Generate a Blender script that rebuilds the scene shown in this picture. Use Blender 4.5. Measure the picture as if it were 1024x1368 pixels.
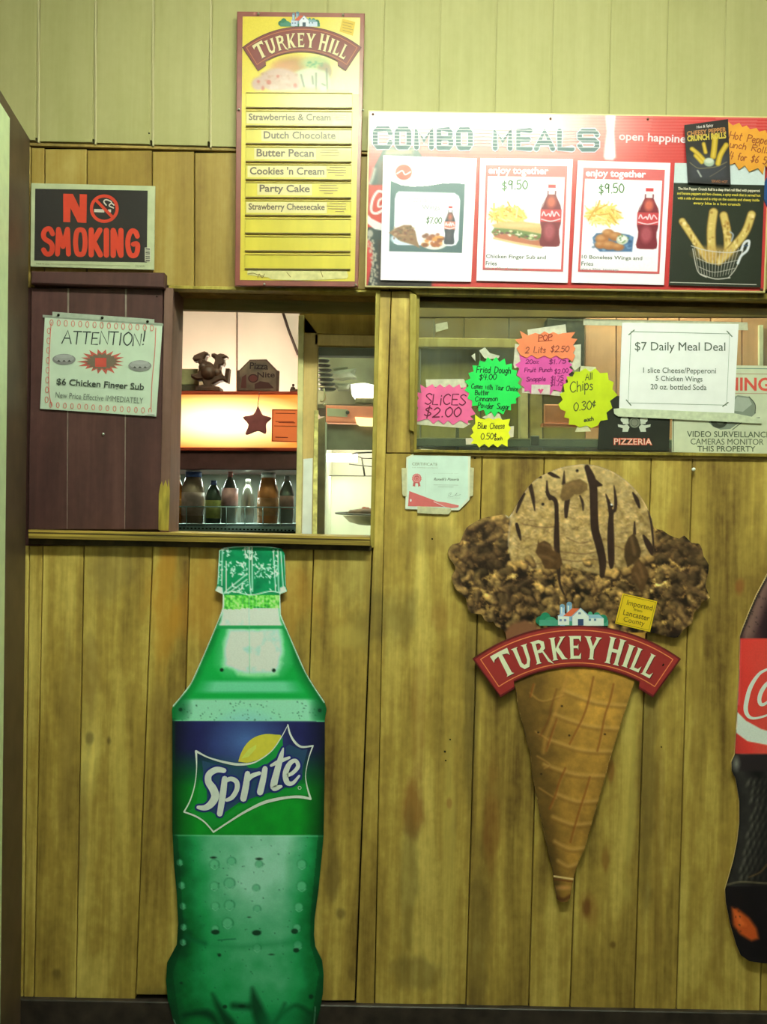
import bpy, bmesh, math, random
import numpy as np
from mathutils import Vector, Matrix, noise as mnoise

for o in list(bpy.data.objects):
    bpy.data.objects.remove(o, do_unlink=True)
SC = bpy.context.scene
COL = SC.collection
PI = math.pi
random.seed(4)

# ---------------------------------------------------------------- camera
S = 0.0018            # metres per photo pixel on the wall plane
D = 2.15              # camera to wall
ZC = 1.27             # camera height
ROLL = math.radians(1.2)
CR, SR = math.cos(ROLL), math.sin(ROLL)
cam_data = bpy.data.cameras.new('camera')
cam_data.sensor_fit = 'VERTICAL'
cam_data.sensor_height = 36.0
cam_data.lens = (D / S) * 36.0 / 1368.0
cam_data.clip_start = 0.02
cam = bpy.data.objects.new('camera', cam_data)
COL.objects.link(cam)
m = Matrix(((CR, -SR, 0, 0), (0, 0, -1, -D), (SR, CR, 0, ZC), (0, 0, 0, 1)))
cam.matrix_world = m
SC.camera = cam

# ---------------------------------------------------------------- world, lights, exposure
SC.view_settings.view_transform = 'Standard'
SC.view_settings.look = 'None'
SC.view_settings.gamma = 1.0
SC.view_settings.exposure = 0.0
SC.view_settings.use_curve_mapping = False
W = bpy.data.worlds.new('world'); SC.world = W
W.use_nodes = True
W.node_tree.nodes['Background'].inputs[0].default_value = (0.75, 0.9, 0.7, 1)
W.node_tree.nodes['Background'].inputs[1].default_value = 0.02

LAMP_COL = (0.84, 1.0, 0.76)
LAMP_EMIT = 130.0         # radiance of the fluorescent fixture in the customer room
REAR_EMIT = 14.0          # second fixture of the same kind further back in the room
KITCHEN_EMIT = 20.0


def light(name, kind, loc, power, color, size=0.2, size_y=None, rot=(0, 0, 0)):
    l = bpy.data.lights.new(name, kind)
    l.energy = power; l.color = color
    if kind == 'AREA':
        l.size = size
        if size_y: l.shape = 'RECTANGLE'; l.size_y = size_y
    elif kind == 'POINT':
        l.shadow_soft_size = size
    o = bpy.data.objects.new(name, l); COL.objects.link(o)
    o.location = loc; o.rotation_euler = rot
    return o


# ---------------------------------------------------------------- colour helpers
# what a white diffuse surface renders to at three heights on the wall: used once per material
# to turn a colour read off the photograph into a surface colour
KT = ((0, (1.2, 1.5, 1.1)), (120, (1.45, 1.75, 1.28)), (280, (1.35, 1.62, 1.18)), (480, (.95, 1.15, .83)), (680, (.70, .83, .60)), (880, (.51, .62, .435)), (1080, (.40, .48, .33)), (1300, (.31, .37, .26)))


def K(py):
    if py <= KT[0][0]: return np.array(KT[0][1])
    for (a, ca), (b, cb) in zip(KT, KT[1:]):
        if py <= b:
            t = (py - a) / (b - a)
            return np.array(ca) * (1 - t) + np.array(cb) * t
    return np.array(KT[-1][1])


def tolin(c):
    c = np.clip(np.asarray(c, dtype=float) / 255.0, 0, 1)
    return np.where(c <= 0.04045, c / 12.92, ((c + 0.055) / 1.055) ** 2.4)


def alb(c, py):
    return np.clip(tolin(c) / K(py), 0.003, 0.93)


# ---------------------------------------------------------------- projection of photo pixels to planes parallel to the wall
def PX(px, py, y=0.0):
    px = np.asarray(px, dtype=float); py = np.asarray(py, dtype=float)
    u = px - 512.0; v = 684.0 - py
    k = S * (D + y) / D
    return (u * CR - v * SR) * k, ZC + (u * SR + v * CR) * k


def P(px, py, y=0.0):
    x, z = PX(px, py, y)
    return Vector((float(x), y, float(z)))


# ---------------------------------------------------------------- materials
MATS = {}


def nodes(name):
    mt = bpy.data.materials.new(name); mt.use_nodes = True
    nt = mt.node_tree
    return mt, nt, nt.nodes['Principled BSDF']


def mat(name, col, rough=0.6, spec=0.3, metal=0.0, var=0.06, scale=30.0, emit=None, bump=0.0, stretch=(1, 1, 1), coat=0.0):
    key = (name, tuple(np.round(np.asarray(col, dtype=float), 4)), rough, emit if emit is None else tuple(emit), spec)
    if key in MATS: return MATS[key]
    mt, nt, b = nodes(name)
    c = list(map(float, col))[:3]
    b.inputs['Roughness'].default_value = rough
    b.inputs['Specular IOR Level'].default_value = spec
    b.inputs['Metallic'].default_value = metal
    b.inputs['Coat Weight'].default_value = coat
    b.inputs['Coat Roughness'].default_value = 0.12
    if var > 0 or bump > 0:
        tc = nt.nodes.new('ShaderNodeTexCoord')
        mp = nt.nodes.new('ShaderNodeMapping'); mp.inputs['Scale'].default_value = stretch
        nz = nt.nodes.new('ShaderNodeTexNoise'); nz.inputs['Scale'].default_value = scale; nz.inputs['Detail'].default_value = 4
        nt.links.new(tc.outputs['Object'], mp.inputs[0]); nt.links.new(mp.outputs[0], nz.inputs['Vector'])
        cr = nt.nodes.new('ShaderNodeValToRGB')
        cr.color_ramp.elements[0].position = 0.3; cr.color_ramp.elements[1].position = 0.7
        cr.color_ramp.elements[0].color = (*[max(0, x * (1 - var * 1.6)) for x in c], 1)
        cr.color_ramp.elements[1].color = (*[min(1, x * (1 + var)) for x in c], 1)
        nt.links.new(nz.outputs['Fac'], cr.inputs[0]); nt.links.new(cr.outputs[0], b.inputs['Base Color'])
        if bump > 0:
            bp = nt.nodes.new('ShaderNodeBump'); bp.inputs['Strength'].default_value = bump; bp.inputs['Distance'].default_value = 0.002
            nt.links.new(nz.outputs['Fac'], bp.inputs['Height']); nt.links.new(bp.outputs[0], b.inputs['Normal'])
    else:
        b.inputs['Base Color'].default_value = (*c, 1)
    if emit:
        b.inputs['Emission Color'].default_value = (*emit[:3], 1); b.inputs['Emission Strength'].default_value = emit[3]
    MATS[key] = mt
    return mt


def print_mat(name='printed_picture', rough=0.45, spec=0.3, coat=0.0, fine=0.05):
    """printed sheet: ink colours stored on the mesh, with a little paper grain"""
    key = (name, rough, spec, coat)
    if key in MATS: return MATS[key]
    mt, nt, b = nodes(name)
    a = nt.nodes.new('ShaderNodeVertexColor'); a.layer_name = 'ink'
    tc = nt.nodes.new('ShaderNodeTexCoord')
    nz = nt.nodes.new('ShaderNodeTexNoise'); nz.inputs['Scale'].default_value = 260; nz.inputs['Detail'].default_value = 2
    nt.links.new(tc.outputs['Object'], nz.inputs['Vector'])
    mr = nt.nodes.new('ShaderNodeMapRange'); mr.inputs['To Min'].default_value = 1 - fine * 2; mr.inputs['To Max'].default_value = 1 + fine * 2
    nt.links.new(nz.outputs['Fac'], mr.inputs[0])
    vm = nt.nodes.new('ShaderNodeVectorMath'); vm.operation = 'SCALE'
    nt.links.new(a.outputs['Color'], vm.inputs[0]); nt.links.new(mr.outputs[0], vm.inputs['Scale'])
    nt.links.new(vm.outputs[0], b.inputs['Base Color'])
    b.inputs['Roughness'].default_value = rough; b.inputs['Specular IOR Level'].default_value = spec
    b.inputs['Coat Weight'].default_value = coat; b.inputs['Coat Roughness'].default_value = 0.2
    MATS[key] = mt
    return mt


def wood_mat(name, c_dark, c_mid, c_light, stains=(), rough=0.55, spec=0.3, grain=1.0, blotch=1.0, bump=0.25, randamt=0.25, streak=0.0, span=0.34):
    """boards with vertical grain; stains: (x, z, rx, rz, colour, strength) in metres on the boards"""
    mt, nt, b = nodes(name)
    N = nt.nodes.new; L = nt.links.new
    tc = N('ShaderNodeTexCoord'); oi = N('ShaderNodeObjectInfo')
    off = N('ShaderNodeVectorMath'); off.operation = 'MULTIPLY_ADD'
    cmb = N('ShaderNodeCombineXYZ'); L(oi.outputs['Random'], cmb.inputs[1]); L(oi.outputs['Random'], cmb.inputs[2])
    L(cmb.outputs[0], off.inputs[0]); off.inputs[1].default_value = (0, 7, 3); L(tc.outputs['Object'], off.inputs[2])
    def noise(scale, sc3, detail=4, dist=0.0, rough_=0.55):
        mp = N('ShaderNodeMapping'); mp.inputs['Scale'].default_value = sc3; L(off.outputs[0], mp.inputs[0])
        n = N('ShaderNodeTexNoise'); n.inputs['Scale'].default_value = scale; n.inputs['Detail'].default_value = detail
        n.inputs['Distortion'].default_value = dist; n.inputs['Roughness'].default_value = rough_
        L(mp.outputs[0], n.inputs['Vector']); return n
    g1 = noise(38, (1, 1, 0.035), 5, 0.3)           # long grain
    g2 = noise(150, (1, 1, 0.05), 3)                # fine grain
    g3 = noise(5.5, (1, 1, 0.42), 4, 0.6)           # blotches
    g4 = noise(60, (1, 1, 0.7), 3)                  # speckle
    ad = N('ShaderNodeMath'); ad.operation = 'MULTIPLY_ADD'; L(g2.outputs['Fac'], ad.inputs[0]); ad.inputs[1].default_value = 0.30 * grain
    m1 = N('ShaderNodeMath'); m1.operation = 'MULTIPLY'; L(g1.outputs['Fac'], m1.inputs[0]); m1.inputs[1].default_value = 0.75 * grain
    L(m1.outputs[0], ad.inputs[2])
    m2 = N('ShaderNodeMath'); m2.operation = 'MULTIPLY_ADD'; L(g3.outputs['Fac'], m2.inputs[0]); m2.inputs[1].default_value = 1.25 * blotch; L(ad.outputs[0], m2.inputs[2])
    m3 = N('ShaderNodeMath'); m3.operation = 'MULTIPLY_ADD'; L(g4.outputs['Fac'], m3.inputs[0]); m3.inputs[1].default_value = 0.28; L(m2.outputs[0], m3.inputs[2])
    g5 = noise(13, (1, 1, 0.10), 3, 1.0)            # broad heartwood streaks
    m5 = N('ShaderNodeMath'); m5.operation = 'MULTIPLY_ADD'; L(g5.outputs['Fac'], m5.inputs[0]); m5.inputs[1].default_value = streak; L(m3.outputs[0], m5.inputs[2])
    m4 = N('ShaderNodeMath'); m4.operation = 'MULTIPLY_ADD'; L(oi.outputs['Random'], m4.inputs[0]); m4.inputs[1].default_value = randamt; L(m5.outputs[0], m4.inputs[2])
    tot = 1.05 * grain + 1.25 * blotch + 0.28 + randamt + streak
    mr = N('ShaderNodeMapRange'); mr.inputs['From Min'].default_value = tot * 0.5 - span; mr.inputs['From Max'].default_value = tot * 0.5 + span
    L(m4.outputs[0], mr.inputs[0])
    cr = N('ShaderNodeValToRGB')
    cr.color_ramp.elements[0].color = (*c_dark, 1); cr.color_ramp.elements[1].color = (*c_light, 1)
    e = cr.color_ramp.elements.new(0.5); e.color = (*c_mid, 1)
    L(mr.outputs[0], cr.inputs[0])
    cur = cr.outputs[0]
    if stains:
        wob = N('ShaderNodeTexNoise'); wob.inputs['Scale'].default_value = 22; wob.inputs['Detail'].default_value = 5
        mpw = N('ShaderNodeMapping'); mpw.inputs['Scale'].default_value = (1, 1, 0.4); L(tc.outputs['Object'], mpw.inputs[0]); L(mpw.outputs[0], wob.inputs['Vector'])
        for (sx, sz, rx, rz, col, st) in stains:
            mp = N('ShaderNodeMapping'); mp.vector_type = 'POINT'
            mp.inputs['Location'].default_value = (-sx / rx, 0, -sz / rz); mp.inputs['Scale'].default_value = (1 / rx, 0, 1 / rz)
            L(tc.outputs['Object'], mp.inputs[0])
            ln = N('ShaderNodeVectorMath'); ln.operation = 'LENGTH'; L(mp.outputs[0], ln.inputs[0])
            w = N('ShaderNodeMath'); w.operation = 'MULTIPLY_ADD'; L(wob.outputs['Fac'], w.inputs[0]); w.inputs[1].default_value = 1.5; L(ln.outputs['Value'], w.inputs[2])
            r = N('ShaderNodeMapRange'); r.interpolation_type = 'SMOOTHSTEP'
            r.inputs['From Min'].default_value = 1.75; r.inputs['From Max'].default_value = 1.12
            r.inputs['To Min'].default_value = 0; r.inputs['To Max'].default_value = st
            L(w.outputs[0], r.inputs[0])
            mx = N('ShaderNodeMix'); mx.data_type = 'RGBA'
            L(r.outputs[0], mx.inputs['Factor']); L(cur, mx.inputs['A']); mx.inputs['B'].default_value = (*col, 1)
            cur = mx.outputs['Result']
    L(cur, b.inputs['Base Color'])
    bp = N('ShaderNodeBump'); bp.inputs['Strength'].default_value = bump; bp.inputs['Distance'].default_value = 0.0015
    L(m3.outputs[0], bp.inputs['Height']); L(bp.outputs[0], b.inputs['Normal'])
    b.inputs['Roughness'].default_value = rough; b.inputs['Specular IOR Level'].default_value = spec
    return mt


def glass_mat(name='window_glass', tint=(0.93, 0.97, 0.93), refl=0.06, haze=0.0):
    mt = bpy.data.materials.new(name); mt.use_nodes = True; nt = mt.node_tree
    nt.nodes.clear(); N = nt.nodes.new
    out = N('ShaderNodeOutputMaterial'); tr = N('ShaderNodeBsdfTransparent'); gl = N('ShaderNodeBsdfGlossy'); mx = N('ShaderNodeMixShader')
    tr.inputs[0].default_value = (*tint, 1); gl.inputs['Roughness'].default_value = 0.03
    lw = N('ShaderNodeFresnel'); lw.inputs['IOR'].default_value = 1.5
    nt.links.new(lw.outputs[0], mx.inputs[0]); nt.links.new(tr.outputs[0], mx.inputs[1]); nt.links.new(gl.outputs[0], mx.inputs[2])
    last = mx
    if haze > 0:
        df = N('ShaderNodeBsdfDiffuse'); df.inputs[0].default_value = (0.75, 0.8, 0.7, 1)
        nz = N('ShaderNodeTexNoise'); nz.inputs['Scale'].default_value = 6; nz.inputs['Detail'].default_value = 6
        mr = N('ShaderNodeMapRange'); mr.inputs['From Min'].default_value = 0.35; mr.inputs['From Max'].default_value = 0.75; mr.inputs['To Max'].default_value = haze
        nt.links.new(nz.outputs['Fac'], mr.inputs[0])
        m2 = N('ShaderNodeMixShader'); nt.links.new(mr.outputs[0], m2.inputs[0]); nt.links.new(mx.outputs[0], m2.inputs[1]); nt.links.new(df.outputs[0], m2.inputs[2]); last = m2
    nt.links.new(last.outputs[0], out.inputs[0])
    return mt


# ---------------------------------------------------------------- object helpers
def tag(o, label=None, cat=None, group=None, kind=None):
    if label: o['label'] = label
    if cat: o['category'] = cat
    if group: o['group'] = group
    if kind: o['kind'] = kind
    return o


def empty(name, loc, label=None, cat=None, group=None, kind=None, parent=None):
    o = bpy.data.objects.new(name, None); COL.objects.link(o)
    o.empty_display_size = 0.05
    if parent is not None:
        o.parent = parent; o.location = Vector(loc) - origin(parent)
    else:
        o.location = loc
    return tag(o, label, cat, group, kind)


def origin(o):
    v = Vector((0, 0, 0))
    while o is not None:
        v = v + o.location; o = o.parent
    return v


def obj(name, verts, faces, mats, parent=None, fm=None, smooth=False, at=None):
    """one mesh object; verts in world metres; origin at the parent's origin, or at `at`"""
    org = origin(parent) if parent is not None else (Vector(at) if at is not None else Vector((0, 0, 0)))
    me = bpy.data.meshes.new(name)
    me.from_pydata([(v[0] - org[0], v[1] - org[1], v[2] - org[2]) for v in verts], [], faces)
    if not isinstance(mats, (list, tuple)): mats = [mats]
    for mm in mats: me.materials.append(mm)
    if fm is not None: me.polygons.foreach_set('material_index', fm)
    if smooth: me.polygons.foreach_set('use_smooth', [True] * len(me.polygons))
    me.update()
    o = bpy.data.objects.new(name, me); COL.objects.link(o)
    if parent is not None: o.parent = parent
    else: o.location = org
    return o


def area(pts):
    return 0.5 * sum(pts[i][0] * pts[(i + 1) % len(pts)][1] - pts[(i + 1) % len(pts)][0] * pts[i][1] for i in range(len(pts)))


def slab_geo(pts, y0, y1, bev=0.0, base=0):
    """board whose front outline (photo pixels) lies at depth y0 and whose back is at y1 (metres)"""
    if area(pts) < 0: pts = list(reversed(pts))
    n = len(pts)
    ring = [P(a, b, y0) for a, b in pts]
    V = []; F = []
    def add(r): s = len(V); V.extend(r); return s
    if bev > 0:
        cx = ring
        ins = []
        for i in range(n):
            p0, p1, p2 = ring[i - 1], ring[i], ring[(i + 1) % n]
            d1 = (p1 - p0).normalized(); d2 = (p2 - p1).normalized()
            # inward normals in the x-z plane; image order is clockwise seen from the front (+y away)
            n1 = Vector((d1.z, 0, -d1.x)); n2 = Vector((d2.z, 0, -d2.x))
            k = n1 + n2
            if k.length < 1e-6: k = n1
            k.normalize(); c = max(0.35, k.dot(n1))
            ins.append(p1 + k * (bev / c))
        a = add(ins); b_ = add([Vector((p.x, y0 + bev, p.z)) for p in ring])
    else:
        a = add(ring); b_ = a
    c_ = add([Vector((p.x, y1, p.z)) for p in ring])
    F.append(tuple(a + i for i in range(n)))
    if bev > 0:
        for i in range(n): j = (i + 1) % n; F.append((a + i, b_ + i, b_ + j, a + j))
    for i in range(n): j = (i + 1) % n; F.append((b_ + i, c_ + i, c_ + j, b_ + j))
    F.append(tuple(c_ + i for i in reversed(range(n))))
    return V, [tuple(base + k for k in reversed(f)) for f in F]


def slab(name, pts, y0, y1, mt, parent=None, bev=0.0, at=None):
    V, F = slab_geo(pts, y0, y1, bev)
    return obj(name, V, F, mt, parent, at=at)


def rect(x0, y0, x1, y1):
    return [(x0, y0), (x1, y0), (x1, y1), (x0, y1)]


def wbox(name, lo, hi, mt, parent=None, bev=0.0, at=None):
    """box in world metres"""
    bm = bmesh.new(); bmesh.ops.create_cube(bm, size=1)
    for v in bm.verts:
        v.co = Vector([(lo[i] + hi[i]) / 2 + v.co[i] * (hi[i] - lo[i]) for i in range(3)])
    if bev > 0: bmesh.ops.bevel(bm, geom=list(bm.edges), offset=bev, segments=2, affect='EDGES', profile=0.6)
    V = [v.co.copy() for v in bm.verts]; idx = {v: i for i, v in enumerate(bm.verts)}
    F = [tuple(idx[v] for v in f.verts) for f in bm.faces]; bm.free()
    return obj(name, V, F, mt, parent, at=at)


def tube_geo(pts, r, n=8, base=0, caps=True):
    pts = [Vector(p) for p in pts]; V = []; F = []
    rs = r if isinstance(r, (list, tuple)) else [r] * len(pts)
    for i, p in enumerate(pts):
        d = (pts[min(i + 1, len(pts) - 1)] - pts[max(i - 1, 0)]).normalized()
        u = d.cross(Vector((0, 1, 0)))
        if u.length < 0.1: u = d.cross(Vector((1, 0, 0)))
        u.normalize(); w = d.cross(u)
        for k in range(n):
            a = 2 * PI * k / n
            V.append(p + (u * math.cos(a) + w * math.sin(a)) * rs[i])
    for i in range(len(pts) - 1):
        for k in range(n):
            F.append((base + i * n + k, base + i * n + (k + 1) % n, base + (i + 1) * n + (k + 1) % n, base + (i + 1) * n + k))
    if caps:
        F.append(tuple(base + k for k in reversed(range(n)))); F.append(tuple(base + (len(pts) - 1) * n + k for k in range(n)))
    return V, F


def tube(name, pts, r, mt, parent=None, n=8, at=None):
    V, F = tube_geo(pts, r, n)
    return obj(name, V, F, mt, parent, smooth=True, at=at)


def tubes(name, lst, mt, parent=None, n=6, at=None):
    V = []; F = []
    for pts, r in lst:
        v, f = tube_geo(pts, r, n, len(V)); V += v; F += f
    return obj(name, V, F, mt, parent, smooth=True, at=at)


def lathe(name, prof, c, mt, parent=None, n=28, at=None, smooth=True):
    """prof: (radius, height) from bottom to top about the vertical axis at c"""
    V = []; F = []
    for (r, h) in prof:
        for k in range(n):
            a = 2 * PI * k / n; V.append((c[0] + r * math.cos(a), c[1] + r * math.sin(a), c[2] + h))
    for i in range(len(prof) - 1):
        for k in range(n):
            F.append((i * n + k, i * n + (k + 1) % n, (i + 1) * n + (k + 1) % n, (i + 1) * n + k))
    F.append(tuple(reversed(range(n)))); F.append(tuple((len(prof) - 1) * n + k for k in range(n)))
    return obj(name, V, F, mt, parent, smooth=smooth, at=at)


def ball(name, c, r, mt, parent=None, sc=(1, 1, 1), seg=10, at=None):
    prof = [(max(1e-4, r * math.cos(t)), r * math.sin(t) * sc[2]) for t in [(-0.5 + i / seg) * PI for i in range(seg + 1)]]
    return lathe(name, prof, c, mt, parent, n=seg * 2, at=at)


# ---------------------------------------------------------------- flat print: strokes, lettering and filled shapes
def smooth_path(pts, k=6):
    pts = [tuple(p) for p in pts]
    if len(pts) < 3: return pts
    out = []
    dim = len(pts[0])
    for i in range(len(pts) - 1):
        p0 = pts[max(i - 1, 0)]; p1 = pts[i]; p2 = pts[i + 1]; p3 = pts[min(i + 2, len(pts) - 1)]
        for j in range(k):
            t = j / k
            out.append(tuple(0.5 * ((2 * p1[d]) + (-p0[d] + p2[d]) * t + (2 * p0[d] - 5 * p1[d] + 4 * p2[d] - p3[d]) * t * t + (-p0[d] + 3 * p1[d] - 3 * p2[d] + p3[d]) * t ** 3) for d in range(dim)))
    out.append(pts[-1])
    return out


class Z:
    """coordinates read off an enlarged crop -> photo pixels"""
    def __init__(s, k, ox, oy): s.k = k; s.o = (ox, oy)
    def __call__(s, pts): return [(p[0] / s.k + s.o[0], p[1] / s.k + s.o[1]) + tuple(w / s.k for w in p[2:]) for p in pts]


_TXT = {}


def text_mesh(body, bold=0.0, shear=0.0, spacing=1.0, res=3):
    key = (body, bold, shear, spacing)
    if key in _TXT: return _TXT[key]
    cu = bpy.data.curves.new('t', 'FONT'); cu.body = body; cu.offset = bold; cu.shear = shear
    cu.space_character = spacing; cu.resolution_u = res; cu.fill_mode = 'FRONT'
    o = bpy.data.objects.new('t', cu); COL.objects.link(o)
    dg = bpy.context.evaluated_depsgraph_get(); dg.update()
    me = bpy.data.meshes.new_from_object(o.evaluated_get(dg))
    V = np.array([v.co[:2] for v in me.vertices]); F = [tuple(p.vertices) for p in me.polygons]
    bpy.data.objects.remove(o); bpy.data.meshes.remove(me); bpy.data.curves.remove(cu)
    V = V - V.min(axis=0); V = V / np.maximum(V.max(axis=0), 1e-6)
    _TXT[key] = (V, F)
    return V, F


class Flat:
    """collects inked shapes in photo pixels; each layer sits a hair in front of the last"""
    def __init__(s, py=500, rough=0.5, spec=0.3, T=None):
        s.cnt = 0; s.V = []; s.L = []; s.F = []; s.M = []; s.mats = []; s.lay = 0; s.py = py; s.rough = rough; s.spec = spec; s.T = T
    def mi(s, col, name='ink'):
        mt = mat(name, alb(col, s.py), s.rough, s.spec, var=0.03, scale=90)
        if mt not in s.mats: s.mats.append(mt)
        return s.mats.index(mt)
    def up(s): s.lay += 1; s.cnt = 0
    def raw(s, V, F, col):
        b = len(s.V)
        V = [tuple(v[:2]) for v in V]
        if s.T: V = [s.T(v) for v in V]
        s.V += V; s.L += [s.lay + (s.cnt % 22) * 0.04] * len(V); s.cnt += 1
        mi = s.mi(col)
        for f in F:
            s.F.append(tuple(b + i for i in f)); s.M.append(mi)
    def poly(s, pts, col): s.raw(pts, [tuple(range(len(pts)))], col)
    def rect(s, x0, y0, x1, y1, col): s.poly(rect(x0, y0, x1, y1), col)
    def ell(s, cx, cy, rx, ry, col, n=24): s.poly([(cx + rx * math.cos(2 * PI * i / n), cy + ry * math.sin(2 * PI * i / n)) for i in range(n)], col)
    def ring(s, cx, cy, rx, ry, w, col, n=32): s.stroke([(cx + rx * math.cos(2 * PI * i / n), cy + ry * math.sin(2 * PI * i / n)) for i in range(n + 1)], w, col, sm=False)
    def stroke(s, pts, w, col, sm=True, cap=True):
        if len(pts[0]) == 2: pts = [(a, b, w) for a, b in pts]
        else: pts = [(a, b, c * w) for a, b, c in pts]
        if sm: pts = smooth_path(pts)
        V = []; F = []
        n = len(pts)
        for i, (x, y, ww) in enumerate(pts):
            x0, y0 = pts[max(i - 1, 0)][:2]; x1, y1 = pts[min(i + 1, n - 1)][:2]
            dx, dy = x1 - x0, y1 - y0; l = math.hypot(dx, dy) or 1
            nx, ny = -dy / l * ww / 2, dx / l * ww / 2
            V += [(x + nx, y + ny), (x - nx, y - ny)]
        for i in range(n - 1): F.append((2 * i, 2 * i + 1, 2 * i + 3, 2 * i + 2))
        s.raw(V, F, col)
        if cap:
            for q in (pts[0], pts[-1]):
                s.poly([(q[0] + q[2] / 2 * math.cos(a * PI / 4), q[1] + q[2] / 2 * math.sin(a * PI / 4)) for a in range(8)], col)
    def outline(s, pts, w, col): s.stroke(list(pts) + [pts[0]], w, col, sm=False, cap=False)
    def text(s, body, bl, br, h, col, bold=0.0, shear=0.0, spacing=1.0, warp=None):
        """fit lettering: bl -> br is the bottom of its box, h its height in pixels"""
        if bold > 0 and 'M' in body:      # this letter fills in when emboldened: print it twice, a hair apart
            sh_ = bold * h * .55
            s.text(body, (bl[0] - sh_, bl[1]), (br[0] - sh_, br[1]), h, col, 0, shear, spacing); s.text(body, (bl[0] + sh_, bl[1]), (br[0] + sh_, br[1]), h, col, 0, shear, spacing)
            return
        V, F = text_mesh(body, bold, shear, spacing)
        dx, dy = br[0] - bl[0], br[1] - bl[1]; l = math.hypot(dx, dy); ux, uy = dy / l, -dx / l
        out = [(bl[0] + dx * a + ux * h * b, bl[1] + dy * a + uy * h * b) for a, b in V]
        if warp: out = [warp(a, b) for a, b in V]
        s.raw(out, F, col)
    def hand(s, body, bl, br, h, w, col, slant=0.12, jit=0.05):
        """felt-pen handwriting"""
        rnd = random.Random(hash(body) % 1000 if False else sum(map(ord, body)))
        adv = []
        for ch in body:
            adv.append(GLY.get(ch, (0.5, ''))[0] + 0.16)
        tot = sum(adv); x = 0
        dx, dy = br[0] - bl[0], br[1] - bl[1]; l = math.hypot(dx, dy); vx, vy = dy / l, -dx / l
        for ch, a in zip(body, adv):
            g = GLY.get(ch, (0.5, ''))[1]
            jy = rnd.uniform(-jit, jit); js = 1 + rnd.uniform(-jit, jit)
            for st in g.split('|') if g else []:
                q = [tuple(map(float, p.split(','))) for p in st.split()]
                curved = len(q) > 2 and ch not in 'AEFHIKLMNTVWXYZkvwxz4714'
                pts = []
                for (gx, gy) in q:
                    X = (x + gx * js + gy * slant) / tot; Y = (gy * js + jy) * h
                    pts.append((bl[0] + dx * X + vx * Y, bl[1] + dy * X + vy * Y))
                s.stroke(pts, w, col, sm=curved)
            x += a
    def build(s, name, y, parent, step=0.00022, at=None):
        V = []
        arr = np.array(s.V); lay = np.array(s.L)
        yy = y - (lay + 1) * step
        x, z = PX(arr[:, 0], arr[:, 1], yy)
        # keep every face turned to the viewer
        F = []
        for f in s.F:
            a = sum(arr[f[i]][0] * arr[f[(i + 1) % len(f)]][1] - arr[f[(i + 1) % len(f)]][0] * arr[f[i]][1] for i in range(len(f)))
            F.append(f if a < 0 else tuple(reversed(f)))
        V = list(zip(x.tolist(), yy.tolist(), z.tolist()))
        o = obj(name, V, F, s.mats, parent, fm=s.M, at=at)
        if name in ('leaflet_lettering', 'card_lettering', 'torn_label_marks', 'notice_lines', 'certificate_lettering', 'notice_lettering', 'strip_lettering', 'sticker_lettering'): o['kind'] = 'stuff'
        return o


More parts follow.
